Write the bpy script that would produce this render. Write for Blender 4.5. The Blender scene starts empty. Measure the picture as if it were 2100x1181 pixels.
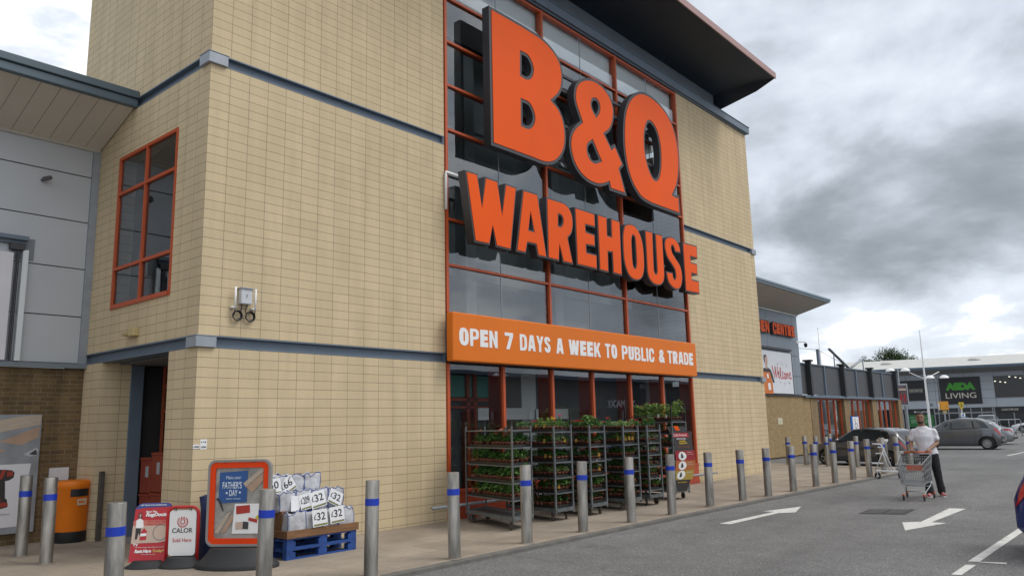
import bpy, math, random
from math import sin, cos, pi, radians, sqrt, atan2
from mathutils import Matrix, Vector, noise
random.seed(7)
SC = bpy.context.scene
COL = SC.collection

# ------------------------------------------------------------------ camera
cam = bpy.data.cameras.new('camera'); cam_o = bpy.data.objects.new('camera', cam); COL.objects.link(cam_o)
cam.sensor_width = 36; cam.lens = 27.287; cam.clip_start = 0.1; cam.clip_end = 3000
_r = Vector((0.65243722, -0.7574948, -0.02296313)); _u = Vector((-0.1164353, -0.1301356, 0.98463574)); _f = Vector((0.74884477, 0.63973929, 0.17310445))
cam_o.matrix_world = Matrix(((_r.x, _u.x, -_f.x, -5.56165), (_r.y, _u.y, -_f.y, -10.78978), (_r.z, _u.z, -_f.z, 1.746), (0, 0, 0, 1)))
SC.camera = cam_o
SC.view_settings.view_transform = 'Standard'; SC.view_settings.look = 'None'
SC.view_settings.exposure = 0.48; SC.view_settings.gamma = 1.0

# ------------------------------------------------------------------ sky (broken cloud) and veiled sun
SUN_DIR = Vector((0.42, -0.62, 0.95)).normalized()
W = bpy.data.worlds.new('World'); SC.world = W; W.use_nodes = True
def build_world():
    nt = W.node_tree; N = nt.nodes; L = nt.links; N.clear()
    def n(t, **k):
        x = N.new(t)
        for a, b in k.items(): setattr(x, a, b)
        return x
    out = n('ShaderNodeOutputWorld'); bg = n('ShaderNodeBackground'); bg.inputs[1].default_value = 0.1
    sky = n('ShaderNodeTexSky', sky_type='NISHITA', sun_disc=False)
    sky.sun_elevation = math.asin(SUN_DIR.z); sky.sun_rotation = atan2(SUN_DIR.x, SUN_DIR.y)
    tc = n('ShaderNodeTexCoord')
    sep = n('ShaderNodeSeparateXYZ'); L.new(tc.outputs['Generated'], sep.inputs[0])
    def math_(op, a, b=None, c=None, clamp=False):
        m = n('ShaderNodeMath', operation=op, use_clamp=clamp)
        for i, v in enumerate((a, b, c)):
            if v is None: continue
            if isinstance(v, (int, float)): m.inputs[i].default_value = v
            else: L.new(v, m.inputs[i])
        return m.outputs[0]
    zc = math_('ADD', math_('MAXIMUM', sep.outputs[2], 0.0), 0.30)
    cmb = n('ShaderNodeCombineXYZ'); L.new(math_('DIVIDE', sep.outputs[0], zc), cmb.inputs[0]); L.new(math_('DIVIDE', sep.outputs[1], zc), cmb.inputs[1])
    n1 = n('ShaderNodeTexNoise'); n1.inputs['Scale'].default_value = 2.3; n1.inputs['Detail'].default_value = 12; n1.inputs['Roughness'].default_value = 0.55; n1.inputs['Distortion'].default_value = 0.3
    n2 = n('ShaderNodeTexNoise'); n2.inputs['Scale'].default_value = 0.7; n2.inputs['Detail'].default_value = 4
    L.new(cmb.outputs[0], n1.inputs['Vector']); L.new(cmb.outputs[0], n2.inputs['Vector'])
    v = math_('ADD', math_('MULTIPLY', n1.outputs[0], 0.74), math_('MULTIPLY', n2.outputs[0], 0.28))
    n3 = n('ShaderNodeTexNoise'); n3.inputs['Scale'].default_value = 13; n3.inputs['Detail'].default_value = 7; n3.inputs['Roughness'].default_value = 0.5; mp3 = n('ShaderNodeMapping'); mp3.inputs['Scale'].default_value = (1, 1, 2.2); L.new(tc.outputs['Generated'], mp3.inputs[0]); L.new(mp3.outputs[0], n3.inputs['Vector'])
    v = math_('ADD', v, math_('MULTIPLY_ADD', n3.outputs[0], 0.16, -0.08))
    # big cloud masses: (direction, half angle of core, of edge, amount)
    for d, a0, a1, amt in SKY_MASSES:
        dp = n('ShaderNodeVectorMath', operation='DOT_PRODUCT'); L.new(tc.outputs['Generated'], dp.inputs[0])
        dp.inputs[1].default_value = Vector(d).normalized()
        mr = n('ShaderNodeMapRange', interpolation_type='SMOOTHSTEP'); L.new(dp.outputs['Value'], mr.inputs['Value'])
        mr.inputs['From Min'].default_value = cos(radians(a1)); mr.inputs['From Max'].default_value = cos(radians(a0))
        mr.inputs['To Min'].default_value = 0; mr.inputs['To Max'].default_value = amt
        v = math_('ADD', v, mr.outputs[0])
    cr = n('ShaderNodeValToRGB'); L.new(v, cr.inputs[0])
    e = cr.color_ramp.elements
    for i, (p, c) in enumerate(SKY_RAMP):
        if i < 2: e[i].position = p; e[i].color = (*c, 1)
        else: x = e.new(p); x.color = (*c, 1)
    sc = n('ShaderNodeVectorMath', operation='SCALE'); sc.inputs['Scale'].default_value = 10 * SKY_GAIN; L.new(cr.outputs[0], sc.inputs[0])
    mx = n('ShaderNodeMix', data_type='RGBA'); mx.inputs[0].default_value = 0.94
    L.new(sky.outputs[0], mx.inputs[6]); L.new(sc.outputs[0], mx.inputs[7])
    L.new(mx.outputs[2], bg.inputs[0]); L.new(bg.outputs[0], out.inputs[0])
SKY_GAIN = 1.0
SKY_RAMP = [(0.27, (0.19, 0.21, 0.228)), (0.38, (0.26, 0.287, 0.312)), (0.46, (0.36, 0.395, 0.438)), (0.54, (0.50, 0.545, 0.605)), (0.63, (0.62, 0.665, 0.73)), (0.665, (0.84, 0.86, 0.88)), (0.73, (1.0, 1.0, 1.0))]
SKY_MASSES = [((0.949, 0.22, 0.235), 1, 9, -0.10), ((0.970, 0.10, 0.215), 1, 8, -0.10), ((0.905, 0.32, 0.275), 1, 8, -0.06), ((0.975, 0.205, 0.095), 0.5, 6, 0.05), ((0.957, 0.275, 0.085), 0.5, 6, 0.05), ((0.984, 0.12, 0.115), 0.5, 6, 0.065), ((0.945, 0.31, 0.115), 0.5, 5, 0.06),
              ((0.87, 0.24, 0.44), 4, 17, 0.10), ((0.919, 0.13, 0.38), 1, 9, -0.03), ((0.28, 0.82, 0.48), 7, 26, 0.195), ((-0.2, -0.8, 0.6), 20, 85, 0.16), ((0, 0, 1), 10, 60, 0.10)]
build_world()
sun = bpy.data.lights.new('sun', 'SUN'); sun.energy = 1.0; sun.angle = radians(25); sun.color = (1.0, 0.96, 0.9)
sun_o = bpy.data.objects.new('sun', sun); COL.objects.link(sun_o); sun_o.rotation_euler = SUN_DIR.to_track_quat('Z', 'Y').to_euler()
sun_o.location = (0, -30, 40)

# ------------------------------------------------------------------ object helpers
WM = {}                                    # object -> world matrix, to build children in world coordinates
def props(o, label=None, cat=None, group=None, kind=None):
    if label: o['label'] = label
    if cat: o['category'] = cat
    if group: o['group'] = group
    if kind: o['kind'] = kind
    return o
def root(name, label, cat, loc=(0, 0, 0), rotz=0.0, group=None):
    o = bpy.data.objects.new(name, None); COL.objects.link(o); o.empty_display_size = 0.2
    o.location = loc; o.rotation_euler = (0, 0, rotz)
    WM[o] = Matrix.Translation(loc) @ Matrix.Rotation(rotz, 4, 'Z')
    return props(o, label, cat, group)
def link_mesh(name, me, mats, parent=None, local=False, smooth=False):
    me.materials.clear()
    for m in (mats if isinstance(mats, (list, tuple)) else [mats]): me.materials.append(m)
    if smooth:
        for p in me.polygons: p.use_smooth = True
    o = bpy.data.objects.new(name, me); COL.objects.link(o)
    if parent is not None:
        o.parent = parent; WM[o] = WM[parent]
        if not local: me.transform(WM[parent].inverted())
    else:
        if not local and len(me.vertices):
            xs = [v.co for v in me.vertices]
            c = Vector(((min(p.x for p in xs) + max(p.x for p in xs)) / 2, (min(p.y for p in xs) + max(p.y for p in xs)) / 2, min(p.z for p in xs)))
            me.transform(Matrix.Translation(-c)); o.location = c; WM[o] = Matrix.Translation(c)
        else: WM[o] = Matrix.Identity(4)
    return o
def copy_tree(o, parent=None):
    c = o.copy(); COL.objects.link(c)
    if parent is not None: c.parent = parent
    for ch in list(o.children): copy_tree(ch, c)
    return c
def place(o, loc, rotz=None, label=None):
    o.location = loc
    if rotz is not None: o.rotation_euler = (0, 0, rotz)
    if label: o['label'] = label
    return o
def frame(origin, xdir, up=(0, 0, 1)):      # local x along xdir, local y up, local z = x cross up
    x = Vector(xdir).normalized(); y = Vector(up); y = (y - x * y.dot(x)).normalized(); z = x.cross(y); o = Vector(origin)
    return Matrix(((x.x, y.x, z.x, o.x), (x.y, y.y, z.y, o.y), (x.z, y.z, z.z, o.z), (0, 0, 0, 1)))
class MB:
    def __init__(s): s.v = []; s.f = []; s.m = []
    def add(s, vs, fs, m=0):
        b = len(s.v); s.v += [tuple(p) for p in vs]; s.f += [tuple(b + i for i in f) for f in fs]; s.m += [m] * len(fs); return s
    def box(s, x0, y0, z0, x1, y1, z1, m=0, M=None):
        if x0 > x1: x0, x1 = x1, x0
        if y0 > y1: y0, y1 = y1, y0
        if z0 > z1: z0, z1 = z1, z0
        vs = [(x0, y0, z0), (x1, y0, z0), (x1, y1, z0), (x0, y1, z0), (x0, y0, z1), (x1, y0, z1), (x1, y1, z1), (x0, y1, z1)]
        if M is not None: vs = [M @ Vector(p) for p in vs]
        return s.add(vs, [(0, 3, 2, 1), (4, 5, 6, 7), (0, 1, 5, 4), (1, 2, 6, 5), (2, 3, 7, 6), (3, 0, 4, 7)], m)
    def tube(s, p0, p1, r, n=8, r2=None, m=0, caps=True):
        return s.path([p0, p1], r, n, m, r2=r2, caps=caps)
    def path(s, pts, r, n=8, m=0, r2=None, caps=True, closed=False):
        P = [Vector(p) for p in pts]; k = len(P); rings = []; up = None
        for i in range(k):
            if closed: t = (P[(i + 1) % k] - P[i - 1]).normalized()
            else: t = (P[min(i + 1, k - 1)] - P[max(i - 1, 0)]).normalized()
            if up is None: up = Vector((0, 0, 1)) if abs(t.z) < 0.9 else Vector((0, 1, 0))
            a = t.cross(up).normalized(); b = a.cross(t).normalized(); up = b
            rr = r if r2 is None else r + (r2 - r) * i / (k - 1)
            if isinstance(r, (list, tuple)): rr = r[i]
            rings.append([P[i] + (a * cos(2 * pi * j / n) + b * sin(2 * pi * j / n)) * rr for j in range(n)])
        vs = [q for R in rings for q in R]; fs = []
        for i in range(k if closed else k - 1):
            i2 = (i + 1) % k
            for j in range(n):
                j2 = (j + 1) % n; fs.append((i * n + j, i * n + j2, i2 * n + j2, i2 * n + j))
        if caps and not closed: fs.append(tuple(range(n))[::-1]); fs.append(tuple((k - 1) * n + j for j in range(n)))
        return s.add(vs, fs, m)
    def lathe(s, prof, c=(0, 0, 0), n=24, m=0, M=None, a0=0, a1=2 * pi):
        full = abs(a1 - a0 - 2 * pi) < 1e-6; k = n if full else n + 1; vs = []
        for r, z in prof:
            for j in range(k):
                a = a0 + (a1 - a0) * j / n; p = Vector((c[0] + r * cos(a), c[1] + r * sin(a), c[2] + z)); vs.append(M @ p if M is not None else p)
        fs = []
        for i in range(len(prof) - 1):
            for j in range(n):
                j2 = (j + 1) % k; fs.append((i * k + j, i * k + j2, (i + 1) * k + j2, (i + 1) * k + j))
        return s.add(vs, fs, m)
    def ngon(s, pts, m=0): return s.add(pts, [tuple(range(len(pts)))], m)
    def prism(s, pts, M, d, m=0):           # polygon in the local xy of M, extruded from z=0 to z=d
        k = len(pts); vs = [M @ Vector((x, y, 0)) for x, y in pts] + [M @ Vector((x, y, d)) for x, y in pts]
        fs = [tuple(range(k))[::-1], tuple(range(k, 2 * k))] + [(i, (i + 1) % k, k + (i + 1) % k, k + i) for i in range(k)]
        return s.add(vs, fs, m)
    def mesh(s, name):
        me = bpy.data.meshes.new(name); me.from_pydata(s.v, [], s.f); me.update()
        for p, m in zip(me.polygons, s.m): p.material_index = m
        return me
    def build(s, name, mats, parent=None, smooth=False, local=False, bevel=0, angle=None):
        me = s.mesh(name); o = link_mesh(name, me, mats, parent, local, smooth)
        for p, m in zip(me.polygons, s.m): p.material_index = m
        if angle is not None: me.set_sharp_from_angle(angle=radians(angle))
        if bevel:
            b = o.modifiers.new('bevel', 'BEVEL'); b.width = bevel; b.segments = 2; b.limit_method = 'ANGLE'; b.angle_limit = radians(40)
        return o
def shape_mesh(name, loops, M, d, z0=0.0):   # outline with holes -> solid from z0 to z0+d in the frame M
    cu = bpy.data.curves.new(name, 'CURVE'); cu.dimensions = '2D'; cu.fill_mode = 'BOTH'; cu.extrude = d / 2
    for pts in loops:
        sp = cu.splines.new('POLY'); sp.points.add(len(pts) - 1)
        for p, q in zip(sp.points, pts): p.co = (q[0], q[1], 0, 1)
        sp.use_cyclic_u = True
    o = bpy.data.objects.new(name, cu); me = bpy.data.meshes.new_from_object(o)
    bpy.data.objects.remove(o); bpy.data.curves.remove(cu)
    me.name = name; me.transform(M @ Matrix.Translation((0, 0, z0 + d / 2))); return me
def text(body, M, x, y, w, h, mat, parent, name='lettering', bold=0.0, shear=0.0, d=0.002, z=0.003, spacing=1.0, fn=None, align='L', keep=False):
    """letters filling the box (x, y, w, h) of the frame M, standing z..z+d proud of it; keep: keep the font's own proportions at height h"""
    c = bpy.data.curves.new('t', 'FONT'); c.body = body; c.offset = bold; c.shear = shear; c.space_character = spacing; c.resolution_u = 4; c.extrude = 0.5
    o = bpy.data.objects.new('t', c); me = bpy.data.meshes.new_from_object(o); bpy.data.objects.remove(o); bpy.data.curves.remove(c)
    xs = [v.co.x for v in me.vertices]; ys = [v.co.y for v in me.vertices]; a, b, e, f = min(xs), max(xs), min(ys), max(ys)
    sy = h / (f - e); sx = sy if keep else w / (b - a)
    off = 0.0
    if keep and align == 'C': off = (w - sx * (b - a)) / 2
    for v in me.vertices:
        px, py = x + off + (v.co.x - a) * sx, y + (v.co.y - e) * sy
        if fn: px, py = fn(px, py)
        v.co = M @ Vector((px, py, z + (v.co.z + 0.5) * d))
    me.name = name
    return link_mesh(name, me, mat, parent)
def stroke(pts, w):                          # a pen stroke as a polygon ribbon (2D); w number or list
    P = [Vector((*p, 0)) for p in pts]; k = len(P); A = []; B = []
    for i in range(k):
        t = (P[min(i + 1, k - 1)] - P[max(i - 1, 0)]).normalized(); nn = Vector((-t.y, t.x, 0)); ww = (w[i] if isinstance(w, (list, tuple)) else w) / 2
        A.append(P[i] + nn * ww); B.append(P[i] - nn * ww)
    return A, B
def ribbons(strokes, M, z, name, mat, parent):
    m = MB()
    for pts, w in strokes:
        A, B = stroke(pts, w); k = len(A)
        m.add([M @ Vector((p.x, p.y, z)) for p in A + B], [(i, k + i, k + i + 1, i + 1) for i in range(k - 1)])
    return m.build(name, mat, parent)
def spline(pts, per=6, closed=True):          # pts (x, y, corner): Catmull-Rom between corners
    k = len(pts); out = []
    for i in range(k if closed else k - 1):
        a, b = pts[i], pts[(i + 1) % k]
        p1, p2 = Vector(a[:2]), Vector(b[:2])
        out.append((p1.x, p1.y))
        if a[2] and b[2]: continue
        q0 = Vector(pts[i - 1][:2]) if not a[2] else p1 - (p2 - p1) * 0.5
        q3 = Vector(pts[(i + 2) % k][:2]) if not b[2] else p2 + (p2 - p1) * 0.5
        for s in range(1, per):
            t = s / per
            q = 0.5 * ((2 * p1) + (p2 - q0) * t + (2 * q0 - 5 * p1 + 4 * p2 - q3) * t * t + (3 * p1 - q0 - 3 * p2 + q3) * t ** 3)
            out.append((q.x, q.y))
    return out
def area2(p): return sum(p[i - 1][0] * p[i][1] - p[i][0] * p[i - 1][1] for i in range(len(p))) / 2
def inset(pts, d):                            # positive d shrinks a loop (of either winding)
    s = 1 if area2(pts) > 0 else -1; k = len(pts); out = []
    for i in range(k):
        a, b, c = Vector(pts[i - 1]), Vector(pts[i]), Vector(pts[(i + 1) % k])
        e1, e2 = (b - a), (c - b)
        if e1.length < 1e-6 or e2.length < 1e-6: out.append(tuple(b)); continue
        n1 = Vector((-e1.y, e1.x)).normalized() * s; n2 = Vector((-e2.y, e2.x)).normalized() * s
        m = n1 + n2; q = max(m.dot(n1), 0.45)
        out.append(tuple(b + m * (d / q)))
    return out
def rrect(x0, y0, x1, y1, r, n=6):
    o = []
    for cx, cy, a in ((x1 - r, y0 + r, -90), (x1 - r, y1 - r, 0), (x0 + r, y1 - r, 90), (x0 + r, y0 + r, 180)):
        for i in range(n + 1): t = radians(a + 90 * i / n); o.append((cx + r * cos(t), cy + r * sin(t)))
    return o

# ------------------------------------------------------------------ materials
def mat(name, col, rough=0.6, metal=0.0, var=0.0, scale=8.0, bump=0.0, bscale=None, spec=0.5, coat=0.0, emit=None, stretch=None, detail=4, var2=None, trans=0.0, world=False):
    m = bpy.data.materials.new(name); m.use_nodes = True; nt = m.node_tree; N = nt.nodes; L = nt.links
    b = N['Principled BSDF']; b.inputs['Roughness'].default_value = rough; b.inputs['Metallic'].default_value = metal
    b.inputs['Specular IOR Level'].default_value = spec; b.inputs['Coat Weight'].default_value = coat
    b.inputs['Base Color'].default_value = (*col, 1)
    if emit: b.inputs['Emission Color'].default_value = (*col, 1); b.inputs['Emission Strength'].default_value = emit
    if var or bump or var2:
        tc = N.new('ShaderNodeTexCoord'); src = tc.outputs['Object']
        if world: src = N.new('ShaderNodeNewGeometry').outputs['Position']
        if stretch:
            mp = N.new('ShaderNodeMapping'); mp.inputs['Scale'].default_value = stretch; L.new(src, mp.inputs[0]); src = mp.outputs[0]
    if var:
        nz = N.new('ShaderNodeTexNoise'); nz.inputs['Scale'].default_value = scale; nz.inputs['Detail'].default_value = detail; L.new(src, nz.inputs['Vector'])
        mr = N.new('ShaderNodeMapRange'); mr.inputs['From Min'].default_value = 0.25; mr.inputs['From Max'].default_value = 0.75
        mr.inputs['To Min'].default_value = 1 - var; mr.inputs['To Max'].default_value = 1 + var; L.new(nz.outputs[0], mr.inputs[0])
        vm = N.new('ShaderNodeVectorMath'); vm.operation = 'SCALE'; vm.inputs[0].default_value = col; L.new(mr.outputs[0], vm.inputs['Scale'])
        L.new(vm.outputs[0], b.inputs['Base Color'])
        rr = N.new('ShaderNodeMapRange'); rr.inputs['To Min'].default_value = max(rough - 0.12, 0.02); rr.inputs['To Max'].default_value = min(rough + 0.12, 1); L.new(nz.outputs[0], rr.inputs[0]); L.new(rr.outputs[0], b.inputs['Roughness'])
    if bump:
        n2 = N.new('ShaderNodeTexNoise'); n2.inputs['Scale'].default_value = bscale or scale * 6; n2.inputs['Detail'].default_value = 3; L.new(src, n2.inputs['Vector'])
        bp = N.new('ShaderNodeBump'); bp.inputs['Strength'].default_value = bump; bp.inputs['Distance'].default_value = 0.02; L.new(n2.outputs[0], bp.inputs['Height']); L.new(bp.outputs[0], b.inputs['Normal'])
    return m
def mat_blocks(name, c1, c2, mortar, bw, bh, u0=0.0, z0=0.0, ms=0.0045, offset=0.0, stain=0.25, bump=0.35, grain=0.06):
    """masonry laid out in world metres: u along the wall face, z up"""
    m = bpy.data.materials.new(name); m.use_nodes = True; nt = m.node_tree; N = nt.nodes; L = nt.links; b = N['Principled BSDF']
    b.inputs['Roughness'].default_value = 0.9; b.inputs['Specular IOR Level'].default_value = 0.2
    g = N.new('ShaderNodeNewGeometry'); sp = N.new('ShaderNodeSeparateXYZ'); L.new(g.outputs['Position'], sp.inputs[0])
    sn = N.new('ShaderNodeSeparateXYZ'); L.new(g.outputs['True Normal'], sn.inputs[0])
    ab = N.new('ShaderNodeMath'); ab.operation = 'ABSOLUTE'; L.new(sn.outputs[1], ab.inputs[0])
    gt = N.new('ShaderNodeMath'); gt.operation = 'GREATER_THAN'; gt.inputs[1].default_value = 0.6; L.new(ab.outputs[0], gt.inputs[0])
    mx = N.new('ShaderNodeMix'); L.new(gt.outputs[0], mx.inputs[0]); L.new(sp.outputs[1], mx.inputs[2]); L.new(sp.outputs[0], mx.inputs[3])
    a1 = N.new('ShaderNodeMath'); a1.inputs[1].default_value = -u0 + 40 * bw; L.new(mx.outputs[0], a1.inputs[0])
    a2 = N.new('ShaderNodeMath'); a2.inputs[1].default_value = -z0 + 40 * bh; L.new(sp.outputs[2], a2.inputs[0])
    cb = N.new('ShaderNodeCombineXYZ'); L.new(a1.outputs[0], cb.inputs[0]); L.new(a2.outputs[0], cb.inputs[1])
    br = N.new('ShaderNodeTexBrick'); br.offset = offset; br.squash = 1.0
    br.inputs['Scale'].default_value = 1; br.inputs['Brick Width'].default_value = bw; br.inputs['Row Height'].default_value = bh
    br.inputs['Mortar Size'].default_value = ms; br.inputs['Mortar Smooth'].default_value = 0.15; br.inputs['Bias'].default_value = 0.0
    br.inputs['Color1'].default_value = (*c1, 1); br.inputs['Color2'].default_value = (*c2, 1); br.inputs['Mortar'].default_value = (*mortar, 1)
    L.new(cb.outputs[0], br.inputs['Vector'])
    # rain streaks and grime: tall thin noise; fine grain
    mp = N.new('ShaderNodeMapping'); mp.inputs['Scale'].default_value = (1.6, 1.6, 0.22); L.new(g.outputs['Position'], mp.inputs[0])
    nz = N.new('ShaderNodeTexNoise'); nz.inputs['Scale'].default_value = 1.6; nz.inputs['Detail'].default_value = 6; nz.inputs['Roughness'].default_value = 0.65; L.new(mp.outputs[0], nz.inputs['Vector'])
    m1 = N.new('ShaderNodeMapRange'); m1.inputs['From Min'].default_value = 0.32; m1.inputs['From Max'].default_value = 0.62; m1.inputs['To Min'].default_value = 1 - stain; m1.inputs['To Max'].default_value = 1.04; L.new(nz.outputs[0], m1.inputs[0])
    ng = N.new('ShaderNodeTexNoise'); ng.inputs['Scale'].default_value = 60; ng.inputs['Detail'].default_value = 3; L.new(g.outputs['Position'], ng.inputs['Vector'])
    m2 = N.new('ShaderNodeMapRange'); m2.inputs['From Min'].default_value = 0.3; m2.inputs['From Max'].default_value = 0.7; m2.inputs['To Min'].default_value = 1 - grain; m2.inputs['To Max'].default_value = 1 + grain; L.new(ng.outputs[0], m2.inputs[0])
    mm = N.new('ShaderNodeMath'); mm.operation = 'MULTIPLY'; L.new(m1.outputs[0], mm.inputs[0]); L.new(m2.outputs[0], mm.inputs[1])
    vs = N.new('ShaderNodeVectorMath'); vs.operation = 'SCALE'; L.new(br.outputs['Color'], vs.inputs[0]); L.new(mm.outputs[0], vs.inputs['Scale'])
    L.new(vs.outputs[0], b.inputs['Base Color'])
    iv = N.new('ShaderNodeMath'); iv.operation = 'MULTIPLY_ADD'; iv.inputs[1].default_value = -1.0; L.new(br.outputs['Fac'], iv.inputs[0])
    sc = N.new('ShaderNodeMath'); sc.operation = 'MULTIPLY'; sc.inputs[1].default_value = 0.18; L.new(ng.outputs[0], sc.inputs[0]); L.new(sc.outputs[0], iv.inputs[2])
    bp = N.new('ShaderNodeBump'); bp.inputs['Strength'].default_value = bump; bp.inputs['Distance'].default_value = 0.01; L.new(iv.outputs[0], bp.inputs['Height']); L.new(bp.outputs[0], b.inputs['Normal'])
    return m
def mat_glass(name, tint=(0.5, 0.56, 0.56), base=0.06, gain=1.35, rough=0.0):
    m = bpy.data.materials.new(name); m.use_nodes = True; nt = m.node_tree; N = nt.nodes; L = nt.links; N.clear()
    o = N.new('ShaderNodeOutputMaterial'); mx = N.new('ShaderNodeMixShader'); t = N.new('ShaderNodeBsdfTransparent'); t.inputs[0].default_value = (*tint, 1)
    gl = N.new('ShaderNodeBsdfGlossy'); gl.inputs['Roughness'].default_value = rough; gl.inputs[0].default_value = (0.92, 0.96, 1, 1)
    fr = N.new('ShaderNodeFresnel'); fr.inputs[0].default_value = 1.5
    ma = N.new('ShaderNodeMath'); ma.operation = 'MULTIPLY_ADD'; ma.use_clamp = True; ma.inputs[1].default_value = gain; ma.inputs[2].default_value = base
    # panes are never quite flat: a slow ripple
    tc = N.new('ShaderNodeTexCoord'); nz = N.new('ShaderNodeTexNoise'); nz.inputs['Scale'].default_value = 0.9; nz.inputs['Detail'].default_value = 1; L.new(tc.outputs['Object'], nz.inputs['Vector'])
    bp = N.new('ShaderNodeBump'); bp.inputs['Strength'].default_value = 0.04; bp.inputs['Distance'].default_value = 0.05; L.new(nz.outputs[0], bp.inputs['Height']); L.new(bp.outputs[0], gl.inputs['Normal'])
    L.new(fr.outputs[0], ma.inputs[0]); L.new(ma.outputs[0], mx.inputs[0]); L.new(t.outputs[0], mx.inputs[1]); L.new(gl.outputs[0], mx.inputs[2]); L.new(mx.outputs[0], o.inputs[0])
    return m
def mat_asphalt():
    m = bpy.data.materials.new('asphalt'); m.use_nodes = True; nt = m.node_tree; N = nt.nodes; L = nt.links; b = N['Principled BSDF']
    b.inputs['Roughness'].default_value = 0.85; b.inputs['Specular IOR Level'].default_value = 0.3
    g = N.new('ShaderNodeNewGeometry')
    def nz(s, d, r=0.5):
        x = N.new('ShaderNodeTexNoise'); x.inputs['Scale'].default_value = s; x.inputs['Detail'].default_value = d; x.inputs['Roughness'].default_value = r; L.new(g.outputs['Position'], x.inputs['Vector']); return x
    big = nz(0.25, 5, 0.6); mid = nz(2.2, 5); vo = N.new('ShaderNodeTexVoronoi'); vo.inputs['Scale'].default_value = 75; L.new(g.outputs['Position'], vo.inputs['Vector'])
    sp = N.new('ShaderNodeSeparateColor'); L.new(vo.outputs['Color'], sp.inputs[0])
    cr = N.new('ShaderNodeValToRGB'); L.new(sp.outputs[0], cr.inputs[0])
    e = cr.color_ramp.elements; e[0].position = 0.0; e[0].color = (0.115, 0.116, 0.117, 1); e[1].position = 1.0; e[1].color = (0.32, 0.31, 0.30, 1)
    for p, c in ((0.5, (0.145, 0.145, 0.143)), (0.85, (0.19, 0.188, 0.183)), (0.94, (0.23, 0.226, 0.22))): x = e.new(p); x.color = (*c, 1)
    r1 = N.new('ShaderNodeMapRange'); r1.inputs['From Min'].default_value = 0.3; r1.inputs['From Max'].default_value = 0.7; r1.inputs['To Min'].default_value = 0.8; r1.inputs['To Max'].default_value = 1.15; L.new(big.outputs[0], r1.inputs[0])
    r2 = N.new('ShaderNodeMapRange'); r2.inputs['From Min'].default_value = 0.3; r2.inputs['From Max'].default_value = 0.7; r2.inputs['To Min'].default_value = 0.92; r2.inputs['To Max'].default_value = 1.08; L.new(mid.outputs[0], r2.inputs[0])
    mu = N.new('ShaderNodeMath'); mu.operation = 'MULTIPLY'; L.new(r1.outputs[0], mu.inputs[0]); L.new(r2.outputs[0], mu.inputs[1])
    # oil spots, tyre-worn lanes along the kerb direction and a few hairline cracks
    st = nz(0.9, 6, 0.62); r3 = N.new('ShaderNodeMapRange'); r3.inputs['From Min'].default_value = 0.60; r3.inputs['From Max'].default_value = 0.70; r3.inputs['To Min'].default_value = 1.0; r3.inputs['To Max'].default_value = 0.82; L.new(st.outputs[0], r3.inputs[0])
    mp = N.new('ShaderNodeMapping'); mp.inputs['Scale'].default_value = (0.05, 1.1, 1); L.new(g.outputs['Position'], mp.inputs[0]); ln = N.new('ShaderNodeTexNoise'); ln.inputs['Scale'].default_value = 1.0; ln.inputs['Detail'].default_value = 3; L.new(mp.outputs[0], ln.inputs['Vector'])
    r4 = N.new('ShaderNodeMapRange'); r4.inputs['From Min'].default_value = 0.35; r4.inputs['From Max'].default_value = 0.65; r4.inputs['To Min'].default_value = 0.93; r4.inputs['To Max'].default_value = 1.08; L.new(ln.outputs[0], r4.inputs[0])
    wv = N.new('ShaderNodeVectorMath'); wv.operation = 'MULTIPLY_ADD'; wv.inputs[1].default_value = (0.9, 0.9, 0); L.new(mid.outputs['Color'], wv.inputs[0]); L.new(g.outputs['Position'], wv.inputs[2])
    ck = N.new('ShaderNodeTexVoronoi'); ck.feature = 'DISTANCE_TO_EDGE'; ck.inputs['Scale'].default_value = 0.17; L.new(wv.outputs[0], ck.inputs['Vector'])
    r5 = N.new('ShaderNodeMapRange'); r5.inputs['From Min'].default_value = 0.0; r5.inputs['From Max'].default_value = 0.0035; r5.inputs['To Min'].default_value = 0.62; r5.inputs['To Max'].default_value = 1.0; L.new(ck.outputs['Distance'], r5.inputs[0])
    last = mu
    for rr_ in (r3, r4, r5): q_ = N.new('ShaderNodeMath'); q_.operation = 'MULTIPLY'; L.new(last.outputs[0], q_.inputs[0]); L.new(rr_.outputs[0], q_.inputs[1]); last = q_
    vs = N.new('ShaderNodeVectorMath'); vs.operation = 'SCALE'; L.new(cr.outputs[0], vs.inputs[0]); L.new(last.outputs[0], vs.inputs['Scale']); L.new(vs.outputs[0], b.inputs['Base Color'])
    bp = N.new('ShaderNodeBump'); bp.inputs['Strength'].default_value = 0.5; bp.inputs['Distance'].default_value = 0.008; L.new(vo.outputs['Distance'], bp.inputs['Height']); L.new(bp.outputs[0], b.inputs['Normal'])
    return m
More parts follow.
